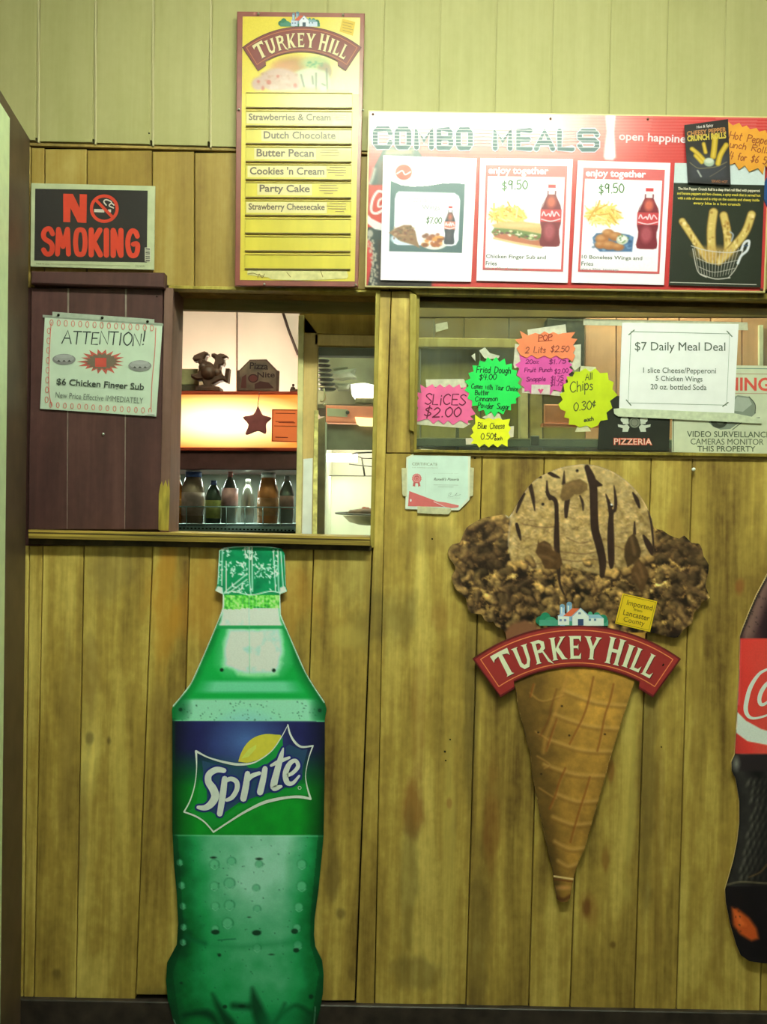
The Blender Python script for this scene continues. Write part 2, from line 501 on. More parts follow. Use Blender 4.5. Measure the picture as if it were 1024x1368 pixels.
GLY = {
 'A': (.75, '0,0 .38,1 .75,0|.15,.4 .6,.4'), 'B': (.6, '0,0 0,1|0,1 .5,.9 .45,.6 0,.52|0,.52 .6,.4 .5,.05 0,0'), 'C': (.65, '.62,.85 .4,1 .1,.8 0,.45 .15,.1 .4,0 .65,.15'),
 'D': (.65, '0,0 0,1|0,1 .5,.85 .62,.5 .45,.1 0,0'), 'E': (.55, '.55,1 0,1 0,0 .55,0|0,.52 .45,.52'), 'F': (.55, '.55,1 0,1 0,0|0,.52 .45,.52'),
 'H': (.65, '0,0 0,1|.65,0 .65,1|0,.5 .65,.5'), 'I': (.2, '.1,0 .1,1'), 'L': (.5, '0,1 0,0 .5,0'), 'M': (.8, '0,0 .1,1 .4,.3 .7,1 .8,0'), 'N': (.65, '0,0 0,1 .65,0 .65,1'), 'O': (.7, '.35,1 .05,.75 .05,.3 .35,0 .65,.3 .65,.75 .35,1'),
 'P': (.55, '0,0 0,1|0,1 .5,.9 .5,.6 0,.48'), 'R': (.6, '0,0 0,1|0,1 .5,.9 .5,.6 0,.5|.1,.5 .6,0'), 'S': (.55, '.55,.88 .3,1 .05,.8 .3,.52 .55,.25 .3,0 0,.12'), 'T': (.65, '0,1 .65,1|.32,1 .32,0'), 'Y': (.6, '0,1 .3,.5 .6,1|.3,.5 .3,0'),
 'a': (.45, '.42,.5 .2,.6 0,.3 .15,0 .4,.2 .42,.58 .45,0'), 'b': (.42, '0,1 0,0|0,.4 .25,.6 .42,.3 .25,0 0,.1'), 'c': (.38, '.36,.5 .15,.6 0,.3 .15,0 .38,.1'), 'd': (.45, '.42,.45 .2,.6 0,.3 .15,0 .42,.2|.42,1 .42,0'),
 'e': (.42, '.02,.32 .38,.36 .3,.58 .1,.55 0,.25 .18,0 .42,.12'), 'f': (.35, '.35,.95 .18,.95 .14,.6 .14,0|0,.55 .3,.55'), 'g': (.42, '.4,.5 .18,.6 0,.3 .18,.05 .4,.25|.4,.58 .38,-.2 .18,-.35 .02,-.2'), 'h': (.42, '0,1 0,0|0,.4 .25,.6 .4,.4 .42,0'),
 'i': (.15, '.08,.58 .08,0|.08,.8 .09,.84'), 'k': (.4, '0,1 0,0|.36,.6 .02,.28 .4,0'), 'l': (.15, '.08,1 .08,0'), 'm': (.65, '0,.6 0,0|0,.4 .18,.6 .3,.4 .3,0|.3,.4 .48,.6 .62,.4 .62,0'), 'n': (.42, '0,.6 0,0|0,.4 .22,.6 .4,.4 .42,0'),
 'o': (.42, '.2,.6 0,.4 .05,.1 .22,0 .4,.15 .38,.45 .2,.6'), 'p': (.42, '0,.6 0,-.4|0,.4 .25,.6 .42,.3 .25,0 0,.1'), 'r': (.32, '0,.6 0,0|0,.35 .15,.58 .32,.55'), 's': (.35, '.33,.5 .15,.6 .03,.45 .3,.2 .2,.02 0,.08'), 't': (.35, '.15,.95 .15,.1 .3,0|0,.62 .35,.62'),
 'u': (.42, '0,.6 .03,.1 .22,0 .4,.2 .4,.6 .42,0'), 'v': (.4, '0,.6 .2,0 .4,.6'), 'w': (.6, '0,.6 .15,0 .3,.5 .45,0 .6,.6'), 'x': (.4, '0,.6 .4,0|.4,.6 0,0'), 'y': (.42, '0,.6 .2,.1|.42,.6 .1,-.35'), 'z': (.4, '0,.6 .4,.6 0,0 .4,0'),
 '0': (.55, '.28,1 .02,.7 .02,.3 .28,0 .53,.3 .53,.7 .28,1'), '1': (.2, '.12,1 .1,0'), '2': (.55, '.02,.78 .25,1 .5,.8 .4,.45 0,0|0,.02 .55,.04'), '3': (.5, '.03,.9 .3,1 .48,.8 .2,.55 .5,.3 .3,0 0,.1'), '4': (.55, '.1,1 0,.42 .55,.42|.42,.9 .38,0'),
 '5': (.5, '.48,1 .08,1|.08,1 .04,.58 .35,.6 .5,.3 .3,0 0,.08'), '6': (.5, '.4,1 .08,.55 .05,.15 .3,0 .5,.2 .35,.45 .08,.35'), '7': (.5, '0,1 .5,1 .15,0'), '8': (.5, '.25,1 .05,.78 .45,.3 .25,0 .03,.25 .42,.78 .25,1'), '9': (.5, '.45,.85 .2,1 .02,.7 .2,.5 .45,.7 .45,.9 .4,0'),
 '$': (.55, '.53,.8 .3,.9 .06,.72 .3,.5 .52,.28 .3,.08 .02,.2|.32,1.1 .26,-.12'), '¢': (.35, '.33,.75 .15,.85 0,.6 .15,.35 .33,.45|.2,.98 .15,.2'), '.': (.12, '.05,.02 .08,.05'), '!': (.15, '.1,1.1 .06,.3|.05,.02 .06,.06'), ':': (.12, '.05,.05 .07,.08|.06,.45 .08,.48'), "'": (.1, '.06,1 .03,.8'), '-': (.3, '0,.4 .3,.4'), '/': (.35, '0,-.1 .35,1.05'),
}


# ---------------------------------------------------------------- printed pictures: ink laid on a fine mesh
class Paint:
    def __init__(s, x0, y0, x1, y1, step=1.0, bg=(255, 255, 255)):
        nx = int(round((x1 - x0) / step)) + 1; ny = int(round((y1 - y0) / step)) + 1
        s.xs = np.linspace(x0, x1, nx); s.ys = np.linspace(y0, y1, ny)
        s.X, s.Y = np.meshgrid(s.xs, s.ys); s.step = step
        s.C = np.zeros((ny, nx, 3)) + np.array(bg, dtype=float)
    def blend(s, a, col, sl=None):
        if callable(col): col = col(s.X[sl] if sl else s.X, s.Y[sl] if sl else s.Y)
        col = np.asarray(col, dtype=float); a = a[..., None]
        if sl: s.C[sl] = s.C[sl] * (1 - a) + col * a
        else: s.C = s.C * (1 - a) + col * a
    def crop(s, pts, mg):
        xs = [p[0] for p in pts]; ys = [p[1] for p in pts]
        i0 = max(0, np.searchsorted(s.ys, min(ys) - mg) - 1); i1 = min(len(s.ys), np.searchsorted(s.ys, max(ys) + mg) + 1)
        j0 = max(0, np.searchsorted(s.xs, min(xs) - mg) - 1); j1 = min(len(s.xs), np.searchsorted(s.xs, max(xs) + mg) + 1)
        return (slice(i0, i1), slice(j0, j1))
    def sdf(s, pts, sl):
        X = s.X[sl]; Y = s.Y[sl]; d = np.full(X.shape, 1e9); ins = np.zeros(X.shape, bool); n = len(pts)
        for i in range(n):
            ax, ay = pts[i][:2]; bx, by = pts[(i + 1) % n][:2]
            ex, ey = bx - ax, by - ay; L2 = ex * ex + ey * ey + 1e-12
            t = np.clip(((X - ax) * ex + (Y - ay) * ey) / L2, 0, 1)
            d = np.minimum(d, (X - ax - t * ex) ** 2 + (Y - ay - t * ey) ** 2)
            if ay != by:
                c = ((Y < ay) != (Y < by)) & (X < ex * (Y - ay) / (by - ay) + ax)
                ins ^= c
        d = np.sqrt(d)
        return np.where(ins, -d, d)
    def poly(s, pts, col, soft=0.7, a=1.0):
        sl = s.crop(pts, soft * 2 + 2)
        if s.X[sl].size == 0: return
        d = s.sdf(pts, sl)
        s.blend(np.clip(0.5 - d / (2 * soft), 0, 1) * a, col, sl)
    def rect(s, x0, y0, x1, y1, col, soft=0.7, a=1.0): s.poly(rect(x0, y0, x1, y1), col, soft, a)
    def ell(s, cx, cy, rx, ry, col, soft=0.7, a=1.0, rot=0.0):
        c, n = math.cos(rot), math.sin(rot); R = max(rx, ry)
        sl = s.crop([(cx - R, cy - R), (cx + R, cy + R)], soft * 2 + 2)
        X = s.X[sl] - cx; Y = s.Y[sl] - cy
        if X.size == 0: return
        q = np.sqrt(((X * c + Y * n) / rx) ** 2 + ((-X * n + Y * c) / ry) ** 2)
        d = (q - 1) * min(rx, ry)
        s.blend(np.clip(0.5 - d / (2 * soft), 0, 1) * a, col, sl)
    def line(s, pts, w, col, soft=0.6, a=1.0, sm=True):
        if len(pts[0]) == 2: pts = [(p[0], p[1], w) for p in pts]
        if sm: pts = smooth_path(pts, 5)
        mw = max(p[2] for p in pts)
        sl = s.crop(pts, mw / 2 + soft * 2 + 2)
        X = s.X[sl]; Y = s.Y[sl]
        if X.size == 0: return
        d = np.full(X.shape, 1e9)
        for (ax, ay, aw), (bx, by, bw) in zip(pts, pts[1:]):
            ex, ey = bx - ax, by - ay; L2 = ex * ex + ey * ey + 1e-12
            t = np.clip(((X - ax) * ex + (Y - ay) * ey) / L2, 0, 1)
            d = np.minimum(d, np.hypot(X - ax - t * ex, Y - ay - t * ey) - (aw + (bw - aw) * t) / 2)
        s.blend(np.clip(0.5 - d / (2 * soft), 0, 1) * a, col, sl)
    def noise(s, sx, sy, seed=0, octv=4, gain=0.5):
        rng = np.random.RandomState(seed); out = np.zeros(s.X.shape); amp = 1.0; tot = 0
        for o in range(octv):
            gx = (s.X - s.xs[0]) / sx * 2 ** o; gy = (s.Y - s.ys[0]) / sy * 2 ** o
            nx, ny = int(gx.max()) + 3, int(gy.max()) + 3
            lat = rng.rand(ny, nx)
            ix = gx.astype(int); iy = gy.astype(int); fx = gx - ix; fy = gy - iy
            fx = fx * fx * (3 - 2 * fx); fy = fy * fy * (3 - 2 * fy)
            v = (lat[iy, ix] * (1 - fx) + lat[iy, ix + 1] * fx) * (1 - fy) + (lat[iy + 1, ix] * (1 - fx) + lat[iy + 1, ix + 1] * fx) * fy
            out += v * amp; tot += amp; amp *= gain
        return out / tot
    def build(s, name, y, py, parent, outline=None, mt=None, warp=None, holes=()):
        X, Y = s.X.copy(), s.Y.copy(); ny, nx = X.shape
        keep = np.ones((ny - 1, nx - 1), bool)
        if outline is not None:
            full = (slice(0, ny), slice(0, nx))
            d = s.sdf(outline, full)
            dc = (d[:-1, :-1] + d[1:, :-1] + d[:-1, 1:] + d[1:, 1:]) / 4
            keep = dc < 0
            kp = np.zeros((ny + 1, nx + 1), bool); kp[1:-1, 1:-1] = keep
            cnt = kp[:-1, :-1].astype(int) + kp[1:, :-1] + kp[:-1, 1:] + kp[1:, 1:]
            bnd = (cnt > 0) & (cnt < 4)
            bi, bj = np.nonzero(bnd)
            qx, qy = X[bi, bj], Y[bi, bj]; best = np.full(qx.shape, 1e9); rx, ry = qx.copy(), qy.copy()
            n = len(outline)
            for i in range(n):
                ax, ay = outline[i][:2]; bx, by = outline[(i + 1) % n][:2]
                ex, ey = bx - ax, by - ay; L2 = ex * ex + ey * ey + 1e-12
                t = np.clip(((qx - ax) * ex + (qy - ay) * ey) / L2, 0, 1)
                cx, cy = ax + t * ex, ay + t * ey; dd = (qx - cx) ** 2 + (qy - cy) ** 2
                mk = dd < best; best[mk] = dd[mk]; rx[mk] = cx[mk]; ry[mk] = cy[mk]
            lim = best < (1.5 * s.step) ** 2
            X[bi[lim], bj[lim]] = rx[lim]; Y[bi[lim], bj[lim]] = ry[lim]
        if warp: X, Y = warp(X, Y)
        idx = np.full((ny, nx), -1)
        ci, cj = np.nonzero(keep)
        use = np.zeros((ny, nx), bool)
        for a in (0, 1):
            for b in (0, 1): use[ci + a, cj + b] = True
        idx[use] = np.arange(use.sum())
        wx, wz = PX(X[use], Y[use], y)
        org = origin(parent) if parent is not None else Vector((0, 0, 0))
        co = np.stack([wx - org.x, np.full_like(wx, y - org.y), wz - org.z], axis=1).astype(np.float32)
        q = np.stack([idx[ci, cj], idx[ci + 1, cj], idx[ci + 1, cj + 1], idx[ci, cj + 1]], axis=1).astype(np.int32)
        me = bpy.data.meshes.new(name)
        me.vertices.add(len(co)); me.vertices.foreach_set('co', co.ravel())
        me.loops.add(q.size); me.loops.foreach_set('vertex_index', q.ravel())
        me.polygons.add(len(q)); me.polygons.foreach_set('loop_start', np.arange(0, q.size, 4, dtype=np.int32))
        me.update(calc_edges=True)
        col = np.ones((len(co), 4), np.float32)
        col[:, :3] = np.clip(tolin(s.C[use]) / K(py), 0.002, 0.93)
        at = me.color_attributes.new('ink', 'FLOAT_COLOR', 'POINT')
        at.data.foreach_set('color', col.ravel())
        me.materials.append(mt or print_mat())
        o = bpy.data.objects.new(name, me); COL.objects.link(o)
        if parent is not None: o.parent = parent
        return o


def quad_warp(tl, tr, br, bl, x0, y0, x1, y1):
    def f(X, Y):
        u = (X - x0) / (x1 - x0); v = (Y - y0) / (y1 - y0)
        return ((tl[0] * (1 - u) + tr[0] * u) * (1 - v) + (bl[0] * (1 - u) + br[0] * u) * v,
                (tl[1] * (1 - u) + tr[1] * u) * (1 - v) + (bl[1] * (1 - u) + br[1] * u) * v)
    return f

# ================================================================ THE SETTING
KW = 900    # row of the photograph at which the board colours were read


def zx(px, py, y=0.0):
    p = P(px, py, y); return p.x, p.z


def stain(px, py, rx, ry, col, st):
    x, z = zx(px, py); return (x, z, rx * S, ry * S, tuple(alb(col, KW)), st)


DK = (72, 60, 26); RD = (105, 66, 24); OL = (70, 66, 30); LT = (165, 158, 70)
STAINS = [
    stain(552, 1075, 22, 60, RD, .75), stain(640, 1240, 18, 190, DK, .5), stain(655, 1100, 14, 120, RD, .45),
    stain(866, 1000, 15, 330, DK, .6), stain(560, 960, 14, 120, RD, .35), stain(585, 825, 22, 30, RD, .3),
    stain(512, 830, 60, 55, OL, .45), stain(470, 770, 60, 60, OL, .35), stain(445, 1165, 14, 50, DK, .6),
    stain(785, 1215, 16, 30, RD, .45), stain(672, 1055, 34, 16, (112, 96, 36), .6), stain(815, 1030, 8, 20, RD, .7), stain(808, 1150, 7, 24, RD, .55),
    stain(75, 1300, 10, 12, DK, .7), stain(120, 900, 16, 120, (105, 88, 40), .45), stain(310, 800, 140, 75, (140, 102, 28), .5),
    stain(222, 800, 22, 120, (150, 112, 28), .55), stain(987, 783, 8, 16, (110, 70, 28), .8), stain(600, 1073, 5, 10, (110, 58, 20), .9),
    stain(560, 1300, 50, 30, (84, 74, 32), .5), stain(150, 760, 40, 60, (98, 90, 46), .4), stain(215, 1330, 40, 16, OL, .4),
    stain(695, 780, 20, 90, (98, 80, 40), .4), stain(900, 740, 14, 90, (120, 98, 38), .4),
    stain(660, 760, 16, 200, DK, .4), stain(630, 930, 12, 200, OL, .4), stain(545, 1180, 20, 120, OL, .4), stain(783, 1214, 9, 18, (84, 50, 20), .8), stain(818, 1262, 7, 9, (80, 60, 20), .8),
    stain(700, 840, 16, 130, (104, 82, 34), .45), stain(880, 1130, 10, 240, (96, 76, 28), .45), stain(930, 900, 9, 260, (104, 86, 32), .4), stain(960, 1230, 12, 130, (108, 88, 36), .35),
    stain(110, 1110, 10, 120, (96, 80, 36), .4), stain(120, 985, 8, 12, DK, .6), stain(145, 990, 5, 10, DK, .7), stain(90, 980, 14, 200, (104, 88, 38), .35), stain(455, 1220, 10, 12, DK, .6), stain(470, 1300, 8, 14, DK, .5), stain(210, 960, 16, 60, (100, 84, 36), .4), stain(460, 850, 30, 22, (150, 140, 60), .5),
    stain(570, 720, 60, 30, (104, 92, 40), .4), stain(600, 1150, 12, 180, LT, .35), stain(840, 1060, 12, 200, LT, .35), stain(160, 1030, 10, 150, LT, .3),
]
WOOD = wood_mat('stained_pine_boards', alb((82, 66, 24), KW), alb((138, 123, 48), KW), alb((182, 173, 80), KW), STAINS, rough=0.42, spec=0.4, grain=.7, blotch=.62, bump=.3, randamt=.16, streak=.9, span=.36)
WOOD_UP = wood_mat('amber_pine_boards', alb((142, 116, 40), 260), alb((176, 152, 62), 260), alb((200, 184, 92), 260), [], rough=.5, spec=.35, grain=.9, blotch=.8, bump=.25, streak=.6, span=.4)
TRIMW = wood_mat('weathered_trim_wood', alb((92, 82, 26), 560), alb((138, 128, 42), 560), alb((176, 168, 74), 560), [], rough=.5, grain=1.1, blotch=.9)
DARKW = wood_mat('dark_soffit_wood', alb((120, 104, 46), 420), alb((156, 136, 62), 420), alb((186, 164, 80), 420), [], rough=.6)
BROWN = wood_mat('dark_brown_painted_boards', alb((60, 40, 34), 500), alb((78, 53, 44), 500), alb((96, 68, 56), 500), [], rough=.5, grain=.8, blotch=.7, bump=.35)
JAMB = wood_mat('brown_jamb_paint', alb((92, 70, 52), 520), alb((112, 88, 68), 520), alb((132, 106, 84), 520), [], rough=.5, grain=.9, blotch=.6)
CREAM = wood_mat('cream_painted_panel', alb((172, 176, 100), 90), alb((186, 189, 114), 90), alb((198, 200, 126), 90), [], rough=.6, grain=.8, blotch=.5, bump=.12, randamt=.05)
BLACKB = mat('black_baseboard_paint', alb((30, 26, 18), 1340), .5, .4, var=.35, scale=25, bump=.3)
DARKV = mat('dark_backing', (0.02, 0.016, 0.01), .9, .1, var=.2)

# ---- wall_back: dark studs behind the boards, with the two window openings, then every board
ZT = 2.95
wall = empty('wall_back', (0, 0, 0), kind='structure')
xA0, zA0 = zx(222, 715); xA1, zA1 = zx(503, 386)
xB0, zB0 = zx(556, 603); xB1 = 1.15; zB1 = zx(790, 394)[1]
y0, y1 = 0.02, 0.13
XL, XR = -1.9, 2.3


def boxes(name, lst, mt, parent):
    V = []; F = []
    for lo, hi in lst:
        b = len(V)
        V += [(lo[0] if i & 1 == 0 else hi[0], lo[1] if i & 2 == 0 else hi[1], lo[2] if i & 4 == 0 else hi[2]) for i in range(8)]
        F += [tuple(b + k for k in f) for f in ((0, 1, 5, 4), (2, 6, 7, 3), (0, 4, 6, 2), (1, 3, 7, 5), (0, 2, 3, 1), (4, 5, 7, 6))]
    return obj(name, V, F, mt, parent)


boxes('wall_studs', [((XL, y0, 0), (XR, y1, min(zA0, zB0) - .02)), ((XL, y0, zA0 - .04), (xA0 - .001, y1, zA1)), ((xA0 - .01, y0, zA0 - .04), (xA1, y1, zA0 - .003)),
                     ((xA1, y0, zA0 - .04), (xB0, y1, zA1)), ((xB0, y0, zA0 - .04), (XR, y1, zB0 - .003)), ((xB1, y0, zB0), (XR, y1, zB1)),
                     ((XL, y0, max(zA1, zB1) + .012), (XR, y1, ZT))], DARKV, wall)

# lower boards: left and right joint given at the top and at the bottom of each board
low = [  # xl_top, xr_top, ytop, xl_bot, xr_bot, ybot, proud
    (-60, 39, 729, -70, 31, 1333, 0), (39, 57, 729, 31, 45, 1333, 0), (57, 112, 729, 45, 101, 1334, 0), (112, 204, 729, 101, 181, 1335, 0), (204, 253, 729, 181, 236, 1329, .004),
    (253, 333, 729, 236, 318, 1332, 0), (333, 419, 729, 318, 398, 1334, 0), (419, 497, 731, 398, 474, 1337, .003),
    (514, 644, 606, 500, 622, 1342, 0), (644, 727, 606, 622, 706, 1344, 0), (727, 788, 606, 706, 761, 1346, 0), (788, 870, 608, 761, 847, 1348, 0), (870, 925, 608, 847, 903, 1350, 0),
    (925, 1034, 609, 903, 1015, 1352, 0), (1034, 1110, 610, 1015, 1090, 1354, 0), (1110, 1200, 611, 1090, 1180, 1356, 0)]
for k in range(6): low.append((1200 + k * 98, 1298 + k * 98, 612 + k * 2, 1180 + k * 98, 1278 + k * 98, 1357 + k * 2, 0))
for k in range(5): low.append((-158 - k * 98, -60 - k * 98, 727 - k * 2, -168 - k * 98, -70 - k * 98, 1331 - k * 2, 0))
for (a, b, t, c, d, e, pr) in low:
    g = .65
    slab('plank', [(a + g, t), (b - g, t), (d - g, e), (c + g, e)], 0 - pr, .019, WOOD, wall, bev=.0016)
# post between the two windows
slab('plank', [(503, 389), (521.8, 389), (513.6, 640), (499.3, 1342), (475.3, 1340), (498, 735)], -.001, .019, WOOD, wall, bev=.0014)
slab('plank', [(523, 389), (549, 389), (549, 605), (516, 605)], 0, .019, WOOD, wall, bev=.0014)
# upper boards (behind the menu boards)
ups = [-60, 41, 59.5, 116, 203, 259.5, 318, 380, 446, 520, 600, 672, 745, 820, 890, 960, 1030, 1110]
ups = [-545, -470, -400, -330, -260, -190, -125] + ups + [1180, 1255, 1330, 1405, 1480, 1555, 1630, 1705, 1788]
for i, (a, b) in enumerate(zip(ups, ups[1:])):
    i -= 7
    tp = 196 + i * 1.6
    slab('plank', [(a + .7, tp), (b - .7, tp), (b - .7, 386.5 if b > 230 else 384), (a + .7, 386.5 if b > 230 else 384)], 0, .019, WOOD_UP, wall, bev=.0014)
# brown shutter wall backing at the left of the serving window
slab('filler_board', rect(-60, 384, 221, 729), .004, .019, BROWN, wall)
# cream panelling above, every panel between two grooves
cr_x = [-60, 51, 127, 204, 281, 361, 436, 511, 586, 661, 736, 813, 889, 966, 1042, 1120]
cr_x = [-545, -440, -363, -286, -210, -135] + cr_x + [1196, 1272, 1348, 1424, 1500, 1576, 1652, 1788]
for i, (a, b) in enumerate(zip(cr_x, cr_x[1:])):
    i -= 6
    bt = 190 + (a - 40) * .03 if a < 1000 else 220 + (a - 1000) * .02
    z0 = zx((a + b) / 2, bt)[1]
    ga = 1.9 if i in (1, 2, 3, 4) else .9; gb_ = 1.9 if i in (0, 1, 2, 3) else .9
    xa = zx(a + ga, 100)[0]; xb = zx(b - gb_, 100)[0]
    wbox('cream_panel', (xa, -.004, z0), (xb, .015, ZT), CREAM, wall, bev=.0012)
boxes('groove_batten', [((zx(-530, 190)[0], -.0012, zx(500, 205)[1] + .02), (zx(1780, 190)[0], .0195, ZT))], CREAM, wall)
pxe = int(xB1 / S + 512)
for a in range(pxe + 1, 1780, 90): slab('plank', [(a + .7, 396 + (a - 1100) * .02), (min(a + 89.3, 1788), 396 + (a - 1100) * .02), (min(a + 89.3, 1788), 611 + (a - 1100) * .02), (a + .7, 611 + (a - 1100) * .02)], 0, .019, WOOD, wall, bev=.0014)
for a in range(-540, -70, 96): slab('plank', [(a + .7, 376), (a + 95.3, 377), (a + 95.3, 726), (a + .7, 724)], 0, .019, WOOD, wall, bev=.0014)
for gx in (51.6, 127.8, 204.6, 281.6): slab('batten', [(gx - 1.5, -40), (gx + .9, -40), (gx + .9, 190 + (gx - 40) * .03), (gx - 1.5, 190 + (gx - 40) * .03)], -.0062, 0, mat('cream_batten', alb((208, 208, 142), 90), .5, .3, var=.04), wall, .0006)
# ledge line where cream panelling meets the boards
slab('seam_strip', [(30, 190.5), (500, 203.5), (500, 206), (30, 194)], -.001, .01, DARKW, wall)
tubes('nail_head', [([P(*p, -.0055), P(*p, -.002)], .0022) for p in [(199, 178)]], DARKV, wall)
tubes('nail_hole', [([P(*p, -.0006), P(*p, .004)], r * S) for p, r in [((421, 949), 1.7), ((417, 895), 1.3), ((417, 964), 1.1), ((601, 988), 1.2), ((594, 1004), 1.4), ((595, 1016), 1.2), ((883, 998), 1.0), ((577, 720), 1.3), ((457, 738), 1.0), ((634, 612), 1.3), ((490, 912), 1.2)]], DARKV, wall)

# ---- openings: soffits, jambs, sills
tA = empty('trim_1', (0, 0, 0), kind='structure')      # serving window surround
wbox('soffit_board', (xA0 - .01, .02, zA1 - .001), (xA1 + .008, .075, zA1 + .012), DARKW, tA, .001)
wbox('soffit_board', (xA0 - .01, .078, zA1 - .002), (xA1 + .008, .13, zA1 + .012), DARKW, tA, .001)
wbox('header_board', (xA0 - .01, .13, zA1 - .030), (xA1 + .02, .152, zA1 + .02), mat('green_brown_header', alb((150, 148, 80), 410), .6, .3, var=.25, scale=12, stretch=(.3, 1, 3)), tA, .001)
slab('top_lip', [(225, 381), (508, 387.5), (508, 391), (225, 385.5)], -.007, .022, TRIMW, tA, .001)
slab('side_lip', [(501.5, 389), (507.5, 389), (499.5, 732), (494, 732)], -.009, .13, TRIMW, tA, .001)
JX = xA0
wbox('jamb', (JX - .012, .0, zA0), (JX, .13, zA1), JAMB, tA, .001)
slab('jamb_edge', [(219, 384), (231, 385), (226, 711), (213, 711)], -.012, .0, JAMB, tA, .0015)
slab('jamb_chip', [(214, 648), (216, 643), (218, 650), (221, 641), (224, 652), (225, 640), (226.5, 655), (225, 709), (211.5, 708), (212, 660)], -.0135, -.0115, mat('bare_chipped_wood', alb((150, 140, 50), 680), .7, .2, var=.3, scale=60, stretch=(1, 1, .2)), tA)
sill = empty('trim_2', (0, 0, 0), kind='structure')
LAY = [(0, 3.2, (150, 132, 52), -.034), (3.2, 5.2, (70, 56, 22), -.0325), (5.2, 8.4, (142, 128, 46), -.0335), (8.4, 11.5, (118, 102, 34), -.033)]
for a, b, c, yy in LAY:
    slab('sill_layer', [(38, 707.5 + a), (494, 717.5 + a), (494, 717.5 + b), (38, 707.5 + b)], yy, .13, mat('sill_edge_%d' % c[0], alb(c, 715), .5, .4, var=.35, scale=40, stretch=(.15, 1, 4)), sill)
slab('sill_apron', [(38, 719), (496, 729), (496, 736), (38, 727)], -.012, 0.01, mat('sill_apron_dark', alb((58, 50, 24), 725), .6, .3, var=.3), sill, .001)
tB = empty('trim_3', (0, 0, 0), kind='structure')      # right window surround
wbox('soffit_board', (xB0 - .005, .0105, zB1 - .0), (xB1, .05, zB1 + .012), DARKW, tB, .001)
wbox('soffit_board', (xB0 - .005, .052, zB1 - .012), (xB1, .12, zB1 + .012), DARKW, tB, .001)
slab('top_lip', [(546, 385), (1157, 394), (1157, 401.6), (556, 393)], -.012, .01, TRIMW, tB, .0014)
slab('side_lip', [(547, 389), (556.5, 394), (553, 578), (546, 574)], -.011, .03, TRIMW, tB, .0014)
slab('side_lip', [(547, 576), (553, 580), (552, 606), (548, 606)], -.003, .03, mat('bare_side_trim', alb((128, 112, 40), 590), .6, .3, var=.3, scale=40), tB, .001)
slab('bottom_lip', [(552, 600.5), (1157, 607.4), (1157, 612.4), (552, 604.5)], -.012, .06, TRIMW, tB, .0012)
slab('bottom_lip', [(552, 604.5), (1157, 612.4), (1157, 615.4), (552, 608)], -.006, .02, DARKW, tB)
wbox('jamb', (xB0 - .012, .0, zB0), (xB0, .13, zB1), TRIMW, tB, .001)
wbox('jamb', (xB1, -.004, zB0 - .01), (xB1 + .012, .13, zB1 + .01), TRIMW, tB, .001)
# ---- baseboard, floor, ceiling, remaining room
slab('baseboard_back', [(-530, 1325), (1780, 1368.5), (1780, 1450), (-530, 1450)], -.014, .019, BLACKB, None, .002)['kind'] = 'structure'
bpy.data.objects['baseboard_back'].location.z += 0
FLO = mat('dark_floor_tile', (0.05, 0.045, 0.035), .5, .4, var=.3, scale=4)
RW = mat('cream_wall_paint', (0.45, 0.45, 0.36), .8, .2, var=.05, scale=6)
CEI = mat('ceiling_tile', (0.6, 0.6, 0.55), .9, .1, var=.08, scale=60)
KWALL = mat('kitchen_wall_paint', (0.42, 0.38, 0.26), .7, .3, var=.12, scale=5)
for nm, lo, hi, mm in [('floor', (XL, -3.6, -.05), (XR, 3.4, 0), FLO), ('ceiling', (XL, -3.6, ZT), (XR, 3.4, ZT + .05), CEI), ('wall_left', (XL - .05, -3.6, -.05), (XL, 3.4, ZT + .05), RW),
                       ('wall_right', (XR, -3.6, -.05), (XR + .05, 3.4, ZT + .05), RW), ('wall_front', (XL, -3.65, -.05), (XR, -3.6, ZT + .05), RW), ('wall_kitchen', (XL, 3.4, -.05), (XR, 3.45, ZT + .05), KWALL)]:
    wbox(nm, lo, hi, mm)['kind'] = 'structure'

# ---- ceiling fixtures of the customer room (above and behind the frame)
def fixture(loc, lx, strength, label, w=.16):
    t = empty('ceiling_light', loc, label, 'lamp')
    x, y, z = loc
    wbox('housing', (x - lx / 2 - .03, y - w / 2 - .02, z + .0), (x + lx / 2 + .03, y + w / 2 + .02, z + .05), mat('white_enamel', (.7, .7, .66), .4), t, .004)
    for k in (-1, 1):
        V, F = tube_geo([(x - lx / 2, y + k * w * .3, z - .02), (x + lx / 2, y + k * w * .3, z - .02)], .019, 12)
        obj('fluorescent_tube', V, F, mat('tube_glow', LAMP_COL, .5, emit=(*LAMP_COL, strength)), t, smooth=True)
    return t


LZ = ZC + .937 * (1 + 1.25 / D)
fixture((.20, -1.25, LZ), 1.25, LAMP_EMIT, 'twin tube fluorescent ceiling light nearest the menu boards')
fixture((.20, -2.9, ZT - .06), 1.25, REAR_EMIT, 'twin tube fluorescent ceiling light at the back of the room')
tube('hanging_rod', [(-.3, -1.25, LZ + .045), (-.3, -1.25, ZT)], .006, mat('white_enamel', (.7, .7, .66), .4), bpy.data.objects['ceiling_light'])
tube('hanging_rod', [(.7, -1.25, LZ + .045), (.7, -1.25, ZT)], .006, mat('white_enamel', (.7, .7, .66), .4), bpy.data.objects['ceiling_light'])

